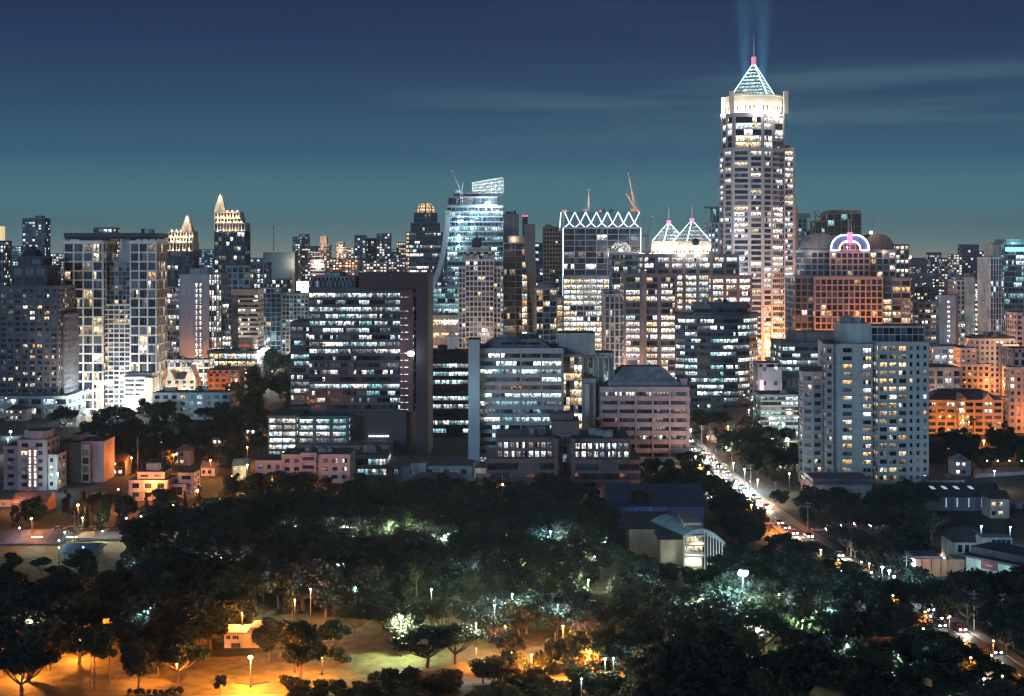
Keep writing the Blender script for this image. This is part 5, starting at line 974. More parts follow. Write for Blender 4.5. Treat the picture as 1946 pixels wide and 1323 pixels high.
# ---- far background towers: one mesh each with its panes
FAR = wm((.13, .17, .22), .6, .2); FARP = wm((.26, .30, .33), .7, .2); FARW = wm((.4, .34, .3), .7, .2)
def far(label, a0, a1, top, D, w=FAR, lit_=.2, pal='mixed', kind='grid', name='distant_tower', capx=None, bw=5, fh=4.6):
    b = B(name, label, 'tower', (a0 + a1) / 2, D, merged=True); b.vol('tower', b.rect(a0, a1, 26), 0, b.z(top), St(kind, fh, bw, 1.3, 1.4 if kind == 'grid' else .3, w, DARKWALL, lit_, pal, 1, .4, .5, 1.5, acts=None if kind == 'grid' else (lit_ * .3, lit_, min(1, lit_ * 2))))
    if capx: b.vol('penthouse', b.rect(capx[0], capx[1], 14, 4), b.z(top), b.z(capx[2]), St('blank', wall=w))
    return b
far('dark blue slab tower standing alone at far left with lit crown', 43, 85, 415, 2200, FAR, .16, 'white', capx=(66, 80, 410))
b = far('dark tower with golden lit top cut by the left edge', -20, 7, 458, 1700, wm((.06, .07, .14)), .2, 'mixed'); mb = MB(uv=True); mb.prism(b.rect(-20, 4, 10, 2), b.z(458), b.z(430)); b.part('crown', mb, [emit('crown_gold', (1, .72, .35), .9)])
far('teal slab seen through the gap of the condominium', 178, 214, 433, 1500, wm((.14, .22, .22)), .45, 'mixed')
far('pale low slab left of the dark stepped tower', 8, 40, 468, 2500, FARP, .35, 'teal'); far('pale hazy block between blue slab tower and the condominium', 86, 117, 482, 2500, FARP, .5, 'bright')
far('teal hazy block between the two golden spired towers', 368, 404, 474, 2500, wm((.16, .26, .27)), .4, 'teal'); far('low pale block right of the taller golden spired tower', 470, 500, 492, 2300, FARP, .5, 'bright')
far('narrow twin topped tower above the blank walled office', 556, 570, 450, 2700, FARP, .3, 'white'); far('dark taller half of the twin topped tower', 569, 585, 445, 2720, FAR, .25, 'white')
b = far('tower with rosy lit stepped crown left of centre', 604, 626, 466, 2500, FARW, .4, 'warm', capx=(608, 621, 448)); lamp((0, -10, b.z(458)), (1, .6, .35), 16000, 1, b.o)
b = far('thin slab with glaring orange face', 640, 652, 460, 2900, FARW, .5, 'warm'); lamp((0, -18, b.z(475)), (1, .68, .4), 45000, 1, b.o)
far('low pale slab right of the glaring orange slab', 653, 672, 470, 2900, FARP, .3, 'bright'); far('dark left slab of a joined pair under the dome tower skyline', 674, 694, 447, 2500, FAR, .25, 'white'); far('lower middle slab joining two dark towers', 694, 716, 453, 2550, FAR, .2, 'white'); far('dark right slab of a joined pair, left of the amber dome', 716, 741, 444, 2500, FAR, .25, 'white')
far('thin dim tower left of the cross lit block', 743, 754, 474, 2900, FAR, .3, 'teal'); far('pinkish block with cross shaped light near the amber dome', 753, 771, 461, 2600, FARW, .4, 'warm')
b = B('tiered_cone_tower', 'white banded tapering tower with pointed top', 'tower', 603, 1850, merged=True)
for i, (w, q0, q1) in enumerate(((14, 700, 508), (12.5, 508, 496), (10, 496, 487), (6, 487, 480))): b.vol('tier', b.rect(603 - w, 603 + w, 20 - i * 3, i * 2), max(0, b.z(q0)), b.z(q1), St('ribbon', 4.4, 4, 2.0, .1, wm((.6, .55, .52)), DARKWALL, .2, 'white', 1, .4, .4, 1))
mb = MB(); mb.tube((0, 10, b.z(480)), (0, 10, b.z(472)), 1.2, .2); b.part('spire', mb, WHITE); lamp((0, -8, b.z(500)), (1, .9, .8), 15000, 1, b.o)
b = B('disc_roof_tower', 'white chequered tower with flat disc roof left of the tallest tower', 'tower', 1358, 1400, merged=True); b.vol('tower', b.rect(1346, 1384, 26), 0, b.z(424), St('grid', 5, 3.6, 1.5, 1.6, WHITE, DARKWALL, .3, 'white', 1, .4, .5, 1)); b.vol('upper_tower', b.rect(1355, 1380, 18, 4), b.z(424), b.z(394), St('grid', 8, 3, .5, .8, TEALW, DARKWALL, .1, 'teal', 1)); mb = MB(); mb.prism(b.rect(1343, 1385, 24, 1), b.z(394.5), b.z(392)); b.part('roof_disc', mb, FARP)
far('slant topped glass tower right of the tallest tower', 1508, 1533, 414, 1350, GG, .3, 'teal', capx=(1510, 1540, 406), bw=4); far('thin dark slab just left of the curved glass office', 1532, 1546, 438, 1340, FAR, .25, 'teal')
b = B('curved_roof_glass_tower', 'blue glass office with swooping roof edge behind the neon arch', 'office', 1592, 1240, merged=True); b.vol('tower', b.rect(1573, 1636, 26), 0, b.z(405), St('grid', 5.5, 5.6, .5, .6, wm((.24, .28, .34)), wm((.06, .08, .15)), .06, 'teal', 2, .3, .5, 1)); b.vol('wing', b.rect(1550, 1572.5, 22, 3), 0, b.z(420), St('grid', 5.5, 5.6, .5, .6, wm((.26, .33, .34)), wm((.10, .16, .18)), .06, 'teal', 2)); mb = MB(); q = [(1548, 404), (1554, 412), (1562, 411), (1570, 405), (1577, 400), (1637, 401)]
for i in range(5): mb.tube((b.lx(q[i][0]), 0, b.z(q[i][1])), (b.lx(q[i + 1][0]), 0, b.z(q[i + 1][1])), .8, n=6)
mb.prism(b.rect(1576, 1637, 28, -1), b.z(402), b.z(400)); mb.tube((b.lx(1549), 0, b.z(420)), (b.lx(1549), 0, b.z(400)), .5, n=6); b.part('roof_edge', mb, wm((.45, .45, .44)))
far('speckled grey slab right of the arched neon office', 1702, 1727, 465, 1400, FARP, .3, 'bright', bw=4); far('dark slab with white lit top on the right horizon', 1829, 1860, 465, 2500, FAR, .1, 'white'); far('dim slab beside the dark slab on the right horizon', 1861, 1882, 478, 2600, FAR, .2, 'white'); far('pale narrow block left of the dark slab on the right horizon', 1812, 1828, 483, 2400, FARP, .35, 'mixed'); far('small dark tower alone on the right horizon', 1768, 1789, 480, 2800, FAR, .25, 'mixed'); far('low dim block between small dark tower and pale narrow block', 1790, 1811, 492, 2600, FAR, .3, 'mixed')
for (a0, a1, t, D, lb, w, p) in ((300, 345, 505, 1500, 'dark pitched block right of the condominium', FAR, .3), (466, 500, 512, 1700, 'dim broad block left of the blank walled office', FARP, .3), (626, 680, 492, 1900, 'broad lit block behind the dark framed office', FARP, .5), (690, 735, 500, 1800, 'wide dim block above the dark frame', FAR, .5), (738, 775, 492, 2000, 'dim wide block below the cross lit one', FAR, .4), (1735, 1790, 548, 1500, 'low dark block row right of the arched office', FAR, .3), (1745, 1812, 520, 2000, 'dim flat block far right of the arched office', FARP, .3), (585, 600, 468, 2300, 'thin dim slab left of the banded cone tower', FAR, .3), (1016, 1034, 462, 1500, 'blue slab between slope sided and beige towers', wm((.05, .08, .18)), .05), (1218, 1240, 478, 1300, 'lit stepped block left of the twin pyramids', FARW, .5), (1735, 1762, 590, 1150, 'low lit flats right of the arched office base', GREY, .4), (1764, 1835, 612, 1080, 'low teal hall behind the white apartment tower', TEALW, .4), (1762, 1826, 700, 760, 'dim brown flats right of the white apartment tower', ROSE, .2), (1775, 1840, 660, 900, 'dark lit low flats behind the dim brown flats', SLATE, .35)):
    far(lb, a0, a1, t, D, w, p, 'mixed', name='distant_block' if D > 1200 else 'low_block', bw=4.2, fh=3.8)

# ---------------------------------------------------------------- ground, road, lawn
def gmat(name, c1, c2, sc, rough=.9, det=6):
    m, n, l, b = base_mat(name); g = n.new('ShaderNodeNewGeometry'); a = n.new('ShaderNodeTexNoise'); a.inputs['Scale'].default_value = sc; a.inputs['Detail'].default_value = det; a.inputs['Roughness'].default_value = .65
    l.new(g.outputs['Position'], a.inputs['Vector']); r = n.new('ShaderNodeValToRGB'); ramp(r, [(.35, c1), (.66, c2)]); l.new(a.outputs['Fac'], r.inputs[0]); l.new(r.outputs[0], b.inputs['Base Color']); b.inputs['Roughness'].default_value = rough
    return m
mb = MB(); mb.face([(-30000, -3000, 0), (30000, -3000, 0), (30000, 45000, 0), (-30000, 45000, 0)]); structure(mb.build('ground', gmat('ground_mix', (.012, .014, .013), (.04, .04, .042), .03)))
GRASS = gmat('lawn_grass', (.014, .022, .008), (.11, .10, .036), .35, .9, 9)
mb = MB(); mb.face([(-230, 205, .004), (66, 205, .004), (68, 455, .004), (-230, 455, .004)]); structure(mb.build('lawn', GRASS))
ASPH = gmat('asphalt', (.035, .035, .037), (.06, .06, .062), .9, .7); PAVE = gmat('paving', (.13, .12, .11), (.2, .19, .18), 1.3); PAINT = plain('road_paint', (.6, .6, .58), .6)
RC = [(74, 800), (75, 700), (76.5, 600), (77.5, 545), (78.5, 486), (83, 420), (88, 375), (92, 345), (95.5, 315), (98, 289), (99.5, 268), (103, 225), (110, 170)]
def strip(u0, u1, z, name, mat, z0=None):
    mb = MB(); pr = None
    for i, (x, y) in enumerate(RC):
        a = Vector(RC[max(0, i - 1)]); c = Vector(RC[min(len(RC) - 1, i + 1)]); d = (c - a).normalized(); nn = Vector((-d.y, d.x))
        p, q = Vector((x, y)) + nn * u0, Vector((x, y)) + nn * u1
        if pr:
            mb.face([(pr[0].x, pr[0].y, z), (p.x, p.y, z), (q.x, q.y, z), (pr[1].x, pr[1].y, z)])
            if z0 is not None:
                for e0, e1 in ((pr[0], p), (pr[1], q)): mb.face([(e0.x, e0.y, z0), (e1.x, e1.y, z0), (e1.x, e1.y, z), (e0.x, e0.y, z)])
        pr = (p, q)
    return structure(mb.build(name, mat))
strip(-7, 7, .012, 'road', ASPH); strip(-9.5, -7, .14, 'pavement', PAVE, 0); strip(7, 9.5, .14, 'pavement', PAVE, 0); strip(-.6, .6, .2, 'median_kerb', PAVE, 0)
def onroad(t, u):
    n = len(RC) - 1; acc = []; tot = 0
    for i in range(n): l_ = (Vector(RC[i + 1]) - Vector(RC[i])).length; acc.append((tot, l_)); tot += l_
    s_ = max(0, min(tot - .01, t))
    for i, (a, l_) in enumerate(acc):
        if s_ <= a + l_: break
    d = (Vector(RC[i + 1]) - Vector(RC[i])).normalized(); p = Vector(RC[i]) + d * (s_ - a); nn = Vector((-d.y, d.x)); p = p + nn * u; return p, math.atan2(d.y, d.x)
mb = MB()
for u in (-3.8, 3.8):
    t = 60
    while t < 600:
        p, an = onroad(t, u); q, _ = onroad(t + 3, u); e = Vector((math.cos(an), math.sin(an))); nn = Vector((-e.y, e.x)) * .09
        mb.face([(p.x - nn.x, p.y - nn.y, .018), (q.x - nn.x, q.y - nn.y, .018), (q.x + nn.x, q.y + nn.y, .018), (p.x + nn.x, p.y + nn.y, .018)]); t += 8
structure(mb.build('road_marking', PAINT))
mb = MB(); mb.face([(105, 331, .016), (190, 352, .016), (189, 362, .016), (104, 345, .016)]); structure(mb.build('road', ASPH))
mb = MB(); mb.face([(-230, 411, .01), (-100, 413, .01), (-60, 418, .01), (-60, 428, .01), (-100, 424, .01), (-230, 424, .01)]); structure(mb.build('street', gmat('street_concrete', (.1, .095, .09), (.16, .15, .14), .8)))
mb = MB(); q = [(-120, 236), (-70, 262), (-42, 264), (-18, 270), (20, 276), (52, 290)]
for i in range(len(q) - 1): (xa, ya), (xb, yb) = q[i], q[i + 1]; mb.face([(xa, ya - 1.3, .008), (xb, yb - 1.3, .008), (xb, yb + 1.3, .008), (xa, ya + 1.3, .008)])
structure(mb.build('path', PAVE))
o = thing('lawn_platform', 'dark flat square platform on the orange lit lawn beneath the lone lamp', 'platform', (X(476, 271), 271.5, 0)); mb = MB(); mb.prism([(-3.2, .2), (.4, -1.2), (3.4, .6), (-.2, 2)], .01, .16); mb.build('deck', wm((.05, .035, .03)), o)  # thin dark slab lying flat on the grass

# distant low city and its specks of light: one mass each
mb = MB(uv=True); wr = random.Random(5)
for i in range(1500):
    D = 1350 * (5.2 ** wr.random()); x = wr.uniform(-.42, .42) * D; w, h = wr.uniform(10, 40), wr.choice((6, 8, 10, 14, 18, 24, 34, 50)) * wr.uniform(.7, 1.2)
    y1 = D + wr.uniform(8, 20); mb.box(x - w / 2, x + w / 2, D, y1, 0, h, wr.choice((0, 0, 1, 2)))
    for k in range(int(w * h / 28)):
        if wr.random() < .42:
            xx, zz = wr.uniform(x - w / 2 + 1, x + w / 2 - 3), wr.uniform(1.5, max(1.6, h - 3)); s_ = 1.4 + D / 2600
            mb.face([(xx, D - .05, zz), (xx + s_, D - .05, zz), (xx + s_, D - .05, zz + s_ * .75), (xx, D - .05, zz + s_ * .75)], wr.choice((3, 4, 5, 6, 6, 5, 3)))
o = mb.build('distant_city', [FAR, FARP, wm((.24, .2, .2)), WIN[2], WIN[3], WIN[4], WIN[5]]); tag(o, 'far low city blocks with scattered lit windows running to the horizon', 'buildings', kind='stuff')
mb = MB()
SPK = [emit('speck_white', (1, .95, .85), 5), emit('speck_amber', (1, .62, .28), 4), emit('speck_cool', (.7, .95, 1), 4)]
for i in range(1500):
    D = 700 * (9 ** wr.random()); x = wr.uniform(-.4, .4) * D; h = wr.uniform(4, 12); s_ = .2 + D * .0004 * wr.uniform(.5, 1.1)
    k = len(mb.v); mb.v += [(x + s_, D, h), (x - s_, D, h), (x, D + s_, h), (x, D - s_, h), (x, D, h + s_), (x, D, h - s_)]
    for f in ((0, 2, 4), (2, 1, 4), (1, 3, 4), (3, 0, 4), (2, 0, 5), (1, 2, 5), (3, 1, 5), (0, 3, 5)): mb.f.append(tuple(k + q_ for q_ in f)); mb.m.append(i % 3)
    mb.box(x - .08, x + .08, D - .08, D + .08, 0, h - s_, 3)
tag(mb.build('city_lights', SPK + [METAL]), 'pinprick street lights scattered through the far city', 'lights', kind='stuff')

# ---------------------------------------------------------------- trees
def leafmat(name, c, tr=.35):
    m, n, l, b = base_mat(name); oi = n.new('ShaderNodeObjectInfo'); g = n.new('ShaderNodeNewGeometry'); a = n.new('ShaderNodeTexNoise'); a.inputs['Scale'].default_value = .7; l.new(g.outputs['Position'], a.inputs['Vector'])
    s = n.new('ShaderNodeMath'); s.operation = 'ADD'; l.new(oi.outputs['Random'], s.inputs[0]); l.new(a.outputs['Fac'], s.inputs[1]); r = n.new('ShaderNodeMapRange'); r.inputs[2].default_value = 1.6; r.inputs[3].default_value = .5; r.inputs[4].default_value = 1.7; l.new(s.outputs[0], r.inputs[0])
    x = n.new('ShaderNodeVectorMath'); x.operation = 'SCALE'; x.inputs[0].default_value = c; l.new(r.outputs[0], x.inputs['Scale']); l.new(x.outputs[0], b.inputs['Base Color']); b.inputs['Roughness'].default_value = .6; b.inputs['Specular IOR Level'].default_value = .2
    t = n.new('ShaderNodeBsdfTranslucent'); l.new(x.outputs[0], t.inputs[0]); mx = n.new('ShaderNodeMixShader'); mx.inputs[0].default_value = tr; o = n['Material Output']; l.new(b.outputs[0], mx.inputs[1]); l.new(t.outputs[0], mx.inputs[2]); l.new(mx.outputs[0], o.inputs[0]); return m
LEAF = [leafmat('leaf_dark', (.02, .032, .022)), leafmat('leaf_olive', (.034, .04, .02)), leafmat('leaf_deep', (.014, .028, .024)), leafmat('leaf_grey', (.036, .04, .036))]
BARK = wm((.12, .085, .06), .9, .4, 0, 3)
rg = np.random.default_rng(4)
def leaves(clumps, n, size, squash=.75):
    """leaf clusters through the clumps' volume, thin enough for gaps"""
    V = []
    tot = sum(r ** 2 for _, r in clumps)
    for c, r in clumps:
        k = max(6, int(n * r ** 2 / tot)); d = rg.normal(size=(k, 3)); d /= np.linalg.norm(d, axis=1)[:, None]; rr = r * rg.uniform(.35, 1.06, (k, 1)) ** .6
        p = np.array(c) + d * rr * np.array([1, 1, squash]); nn = d + rg.normal(scale=.75, size=(k, 3)) + np.array([0, 0, .35]); nn /= np.linalg.norm(nn, axis=1)[:, None]
        t = np.cross(nn, rg.normal(size=(k, 3))); t /= np.linalg.norm(t, axis=1)[:, None]; u = np.cross(nn, t); s = size * rg.uniform(.5, 1.25, (k, 1))
        V.append(np.stack([p - t * s, p - u * s * .62, p + t * s, p + u * s * .62], 1))
    V = np.concatenate(V).reshape(-1, 3); me = bpy.data.meshes.new('crown'); nv = len(V); nf = nv // 4
    me.vertices.add(nv); me.vertices.foreach_set('co', V.ravel()); me.loops.add(nv); me.loops.foreach_set('vertex_index', np.arange(nv)); me.polygons.add(nf); me.polygons.foreach_set('loop_start', np.arange(0, nv, 4)); me.polygons.foreach_set('loop_total', np.full(nf, 4)); me.update(calc_edges=True); return me
def make_tree(kind, seed, leaf, name):
    q = random.Random(seed); mb = MB(); cl = []
    if kind == 'spread':
        fork = Vector((q.uniform(-.5, .5), q.uniform(-.5, .5), 2.3)); mb.tube((0, 0, -.2), fork, .42, .3, 7)
        for i in range(9):
            a = i / 9 * 6.28 + q.uniform(-.3, .3); r = q.uniform(3.2, 6.2); e = Vector((math.cos(a) * r, math.sin(a) * r, q.uniform(6.6, 8.3) - r * .12)); m_ = fork.lerp(e, .5) + Vector((0, 0, -.6)); mb.tube(fork, m_, .22, .14, 5); mb.tube(m_, e, .14, .05, 5)
            cl.append((tuple(e), q.uniform(1.5, 2.3)))
            for k in range(2): f = m_.lerp(e, .6) + Vector((q.uniform(-2, 2), q.uniform(-2, 2), q.uniform(.6, 1.7))); mb.tube(m_.lerp(e, .4), f, .09, .03, 4); cl.append((tuple(f), q.uniform(1.2, 2.0)))
        for i in range(7): cl.append(((q.uniform(-3, 3), q.uniform(-3, 3), q.uniform(8, 9.2)), q.uniform(1.4, 2.1)))
        n, sz, sq = 3000, .47, .55
    elif kind == 'round':
        mb.tube((0, 0, -.2), (.2, 0, 3.2), .38, .28, 7)
        for i in range(26):
            d = Vector((q.gauss(0, 1), q.gauss(0, 1), q.gauss(0, 1))).normalized(); r = q.uniform(.55, 1); c = Vector((d.x * 4.0 * r, d.y * 4.0 * r, 7 + d.z * 3.6 * r)); cl.append((tuple(c), q.uniform(1.1, 2.1)))
            if i < 10: mb.tube((.2, 0, 3.2), c, .14, .04, 5)
        n, sz, sq = 3200, .48, .85
    elif kind == 'tall':
        mb.tube((0, 0, -.2), (0, 0, 9), .3, .1, 6)
        for i in range(22): z = q.uniform(3.2, 13.2); w = 2.3 * (1 - abs(z - 7.2) / 9); a = q.uniform(0, 6.28); cl.append(((math.cos(a) * w, math.sin(a) * w, z), q.uniform(.9, 1.5)))
        n, sz, sq = 2800, .44, 1.0
    elif kind == 'column':
        mb.tube((0, 0, -.2), (0, 0, 7), .16, .05, 6)
        for i in range(16): z = .8 + i * .55; cl.append(((q.uniform(-.35, .35), q.uniform(-.35, .35), z), 1.15 * (1 - z / 13)))
        n, sz, sq = 2600, .26, 1.2
    elif kind == 'bush':
        mb.tube((0, 0, -.1), (0, 0, .9), .12, .08, 5)
        for i in range(12): a = q.uniform(0, 6.28); r = q.uniform(0, 1.2); cl.append(((math.cos(a) * r, math.sin(a) * r, q.uniform(.6, 2.0)), q.uniform(.5, .9)))
        n, sz, sq = 1900, .2, .8
    elif kind == 'topiary':
        mb.tube((0, 0, -.1), (.1, 0, 1.7), .1, .08, 5)
        for i in range(14): d = Vector((q.gauss(0, 1), q.gauss(0, 1), q.gauss(0, 1))).normalized(); cl.append(((d.x * 1.2, d.y * 1.2, 2.9 + d.z * .9), .7))
        n, sz, sq = 2000, .18, .9
    elif kind == 'thin':
        mb.tube((0, 0, -.2), (.3, 0, 7.5), .17, .1, 6)
        for i in range(8): a = q.uniform(0, 6.28); c = (math.cos(a) * 1.6, math.sin(a) * 1.6, q.uniform(6.6, 9.5)); cl.append((c, q.uniform(.9, 1.5))); mb.tube((.25, 0, 6), c, .07, .03, 4)
        n, sz, sq = 1500, .32, .8
    o = bpy.data.objects.new(name, None); t = mb.build('trunk', BARK, o); me = leaves(cl, n, sz, sq); me.materials.append(leaf); c = bpy.data.objects.new('crown', me); C.objects.link(c); c.parent = o
    return o, t, c
def palm(seed):
    q = random.Random(seed); mb = MB(); o = bpy.data.objects.new('palm_tree', None); h = 8.5
    for i in range(6): mb.tube((.1 * math.sin(i), 0, h * i / 6 - .1), (.1 * math.sin(i + 1), 0, h * (i + 1) / 6), .22 - i * .012, .21 - i * .012, 7)
    t = mb.build('trunk', BARK, o); f = MB()
    for i in range(16):
        a = i / 16 * 6.28 + q.uniform(-.15, .15); up = q.uniform(.0, 1.0); pts = []
        for k in range(7): s_ = k / 6; pts.append(Vector((math.cos(a) * 3.1 * s_, math.sin(a) * 3.1 * s_, h + up * 2.4 * s_ - 2.7 * s_ * s_)))
        w = Vector((-math.sin(a), math.cos(a), 0))
        for k in range(6):
            for sg in (-1, 1):
                for e in range(2):
                    p = pts[k].lerp(pts[k + 1], e * .5); r = pts[k].lerp(pts[k + 1], e * .5 + .3); tip = p + w * sg * .75 * (1 - k / 8) + (pts[k + 1] - pts[k]) * .8 - Vector((0, 0, .3)); f.face([p, r, tip])
    c = f.build('crown', LEAF[1], o); return o, t, c
PROT = {}
for k, vs, nm in (('spread', 3, 'spreading_tree'), ('round', 4, 'broadleaf_tree'), ('tall', 2, 'tall_tree'), ('column', 2, 'columnar_tree'), ('bush', 2, 'bush'), ('topiary', 1, 'clipped_tree'), ('thin', 2, 'slender_tree')):
    PROT[k] = [make_tree(k, 40 + 7 * i + len(k), LEAF[(i + len(k)) % 4], nm) for i in range(vs)]
PROT['palm'] = [palm(1), palm(2)]
HGT = {'spread': 10.2, 'round': 11.6, 'tall': 14.5, 'column': 10, 'bush': 2.6, 'topiary': 4.4, 'thin': 10.5, 'palm': 9.5}
USED = set()
def tree(kind, x, y, h, label, group=None, wid=1.0, leaf=None):
    pi = R.randrange(len(PROT[kind])); o, t, c = PROT[kind][pi]
    if (kind, pi) not in USED: USED.add((kind, pi)); n = o; C.objects.link(o); nc = c
    else:
        n = o.copy(); C.objects.link(n)
        for ch in (t, c):
            k = ch.copy(); C.objects.link(k); k.parent = n
    s = h / HGT[kind]; n.location = (x, y, 0); n.rotation_euler = (0, 0, R.uniform(0, 6.28)); n.scale = (s * wid * R.uniform(.92, 1.1), s * wid * R.uniform(.92, 1.1), s)
    for kk in ('group',):
        if kk in n: del n[kk]
    return tag(n, label, {'bush': 'bush', 'palm': 'palm'}.get(kind, 'tree'), group)
def at(px, py): D = DG(py); return X(px, D), D
# trees the picture shows singly
for px, py, h, k, w, lb in ((336, 1297, 8.8, 'spread', 1.0, 'spreading tree with forked pale trunk on the orange lawn left of the lone lamp'), (263, 1317, 11.5, 'round', .7, 'dense dark tree at the left end of the orange lawn'),
        (42, 1324, 10, 'spread', 1.0, 'spreading tree with arching limbs in the lower left corner'), (302, 1289, 8, 'round', .7, 'small tree between the dense dark tree and the forked spreading tree'), (418, 1322, 4.2, 'topiary', 1.0, 'clipped round headed little tree on the orange lawn'),
        (571, 1292, 12.2, 'round', 1.05, 'broad orange lit tree right of the lone lamp'), (541, 1304, 2.3, 'bush', .8, 'small dark round bush on the orange lawn'), (628, 1254, 8.5, 'spread', .75, 'tree with pale leaning trunk behind the orange lawn'),
        (642, 1262, 3.6, 'bush', 1.1, 'bush glowing orange beside the pale leaning trunk'), (812, 1268, 8.4, 'spread', 1.35, 'broad umbrella tree with fanned limbs right of the lawn gap'), (866, 1262, 9, 'spread', .9, 'tree with curved trunk right of the broad umbrella tree'),
        (964, 1266, 7.6, 'spread', .85, 'low spreading tree before the glowing orange strip of lawn'), (1050, 1275, 5.6, 'thin', 1.0, 'small bare limbed tree on the orange strip of lawn'), (1093, 1277, 8, 'round', .65, 'small dark tree with orange ground behind, left of the white park lamp'),
        (760, 1240, 9.5, 'round', .9, 'dark tree crowned by the yellow white lamp among its leaves'), (675, 1210, 8, 'spread', .8, 'yellowish lit tree below the small white lamp in the lawn gap'), (1000, 1205, 7.6, 'spread', 1.0, 'orange lit tree left in the row behind the orange strip'),
        (1075, 1212, 8.2, 'spread', 1.2, 'orange lit tree middle of the row behind the orange strip'), (1160, 1216, 8, 'spread', 1.1, 'orange lit tree right in the row behind the orange strip'), (1250, 1168, 8.5, 'round', .9, 'reddish brown lit tree left of the big white lamp'),
        (1357, 1185, 6, 'column', 1.0, 'yellow green lit narrow tree below the big white lamp'), (1418, 1330, 14, 'tall', .9, 'tall feathery bluish tree at the bottom right of the park'), (510, 1258, 9.5, 'round', .8, 'tree behind the lone lamp lit orange from below'), (400, 1235, 11, 'round', 1.0, 'orange brown lit tree above the park pavilion'),
        (172, 1306, 12, 'thin', .9, 'slender bare trunked tree, left one of the pair on the lawn edge'), (181, 1311, 12.5, 'thin', .9, 'slender bare trunked tree, right one of the pair on the lawn edge'), (208, 1302, 10, 'thin', .9, 'slender tree by the low rail at the lawn edge'), (1760, 1180, 8, 'spread', .9, 'street tree glowing amber beside the curving road'), (1700, 1175, 9, 'spread', 1.1, 'large brownish street tree left of the bright road junction'),
        (1838, 835, 10, 'palm', 1, 'palm before the gabled orange apartments, left one'), (1850, 842, 12, 'palm', 1, 'palm before the gabled orange apartments, right one'), (1900, 1155, 8.5, 'spread', 1.2, 'spreading tree in front of the teal lit shop'), (1850, 1150, 9, 'spread', 1.1, 'teal lit spreading tree left of the red sign panel'), (1800, 1190, 9, 'round', .9, 'tree under an orange street lamp at the right road side'), (1735, 1075, 11, 'round', 1.2, 'large pale lit tree behind the utility poles'),
        (378, 965, 8, 'tall', .6, 'tree sparkling orange by the two sodium lamps at left'), (150, 1000, 8.5, 'round', .8, 'yellow green lit tree above the street at left'), (440, 830, 14, 'round', 1.3, 'large dark tree over the teal grey flats'), (1355, 950, 7, 'round', .9, 'tree silhouetted against the glaring road')):
    x, y = at(px, py); tree(k, x, y, h, lb, None, w)
zone_a = [(480, 1120), (680, 1085), (960, 1100), (980, 1180), (760, 1165), (660, 1175), (520, 1205)]
for i in range(9): x, y = at(246 + i * 12, 1319 + R.uniform(-2, 2)); tree('bush', x, y, R.uniform(.7, 1.4), 'tiny clipped shrub in the row at the bottom of the orange lawn', 'row of tiny shrubs on the lawn')
# masses that nothing tells apart, zone by zone
def zone(n, poly, kinds, hs, label, group, gap, wid=(.9, 1.25), avoid=()):
    pts, tries = [], 0
    while len(pts) < n and tries < n * 120:
        tries += 1; px = R.uniform(min(p[0] for p in poly), max(p[0] for p in poly)); D0, D1 = DG(max(p[1] for p in poly)), DG(min(p[1] for p in poly)); D = R.uniform(D0, D1); py = YH + H * F / D
        ins = False; j = len(poly) - 1
        for i in range(len(poly)):
            (xi, yi), (xj, yj) = poly[i], poly[j]
            if (yi > py) != (yj > py) and px < (xj - xi) * (py - yi) / (yj - yi) + xi: ins = not ins
            j = i
        if not ins or any(a0 < px < a1 and q0 < py < q1 for a0, q0, a1, q1 in avoid): continue
        x = X(px, D)
        if any((x - a) ** 2 + (D - c) ** 2 < gap * gap for a, c in pts): continue
        if any(abs(D - ry) < 40 and abs(x - rx) < 13 for rx, ry in RC) and abs(x - np.interp(D, [r[1] for r in RC][::-1], [r[0] for r in RC][::-1])) < (10.5 if D > 360 else 13): continue
        pts.append((x, D)); tree(R.choice(kinds), x, D, R.uniform(*hs), label, group, R.uniform(*wid))
    return len(pts)
zone_extra = 1
AV = [(0, 1040, 255, 1165), (1225, 1085, 1400, 1185), (100, 1236, 640, 1345), (600, 1222, 1090, 1285), (640, 1170, 745, 1250), (1160, 1010, 1345, 1120), (1285, 1010, 1385, 1110), (400, 1210, 520, 1300)]
zone(185, [(200, 1052), (560, 985), (900, 962), (1240, 1000), (1330, 1100), (1480, 1080), (1560, 1150), (1560, 1195), (1000, 1165), (400, 1175), (100, 1150), (60, 1085)], ('round', 'round', 'spread', 'tall'), (9, 13), 'dark tree massed in the unlit middle of the park', 'dark trees massed in the park', 6.3, avoid=AV)
zone(60, [(0, 1090), (120, 1100), (420, 1130), (470, 1205), (330, 1262), (90, 1290), (0, 1300)], ('round', 'spread', 'round'), (9, 13), 'dark tree in the left part of the park above the orange lawn', 'dark trees of the park at left', 7.0, avoid=AV)
zone(52, [(1160, 1110), (1440, 1110), (1620, 1170), (1800, 1300), (1820, 1400), (1200, 1400), (1180, 1280), (1230, 1240), (1180, 1180)], ('round', 'round', 'spread'), (9, 12.5), 'dark tree in the right part of the park beside the road', 'dark trees of the park at right', 6.8, avoid=AV)
zone(70, [(560, 1312), (700, 1300), (930, 1294), (1240, 1300), (1320, 1340), (1320, 1380), (560, 1380)], ('bush', 'bush', 'bush', 'round'), (2.4, 5), 'bush or small tree along the bottom edge of the park', 'bushes along the bottom edge', 3.0, (1.0, 1.5))
zone(48, [(430, 945), (700, 950), (1000, 952), (1160, 962), (1180, 1000), (760, 975), (430, 1010)], ('round', 'round', 'tall'), (8, 11.5), 'dark tree in the row along the park edge before the offices', 'tree row along the park edge', 6.0)
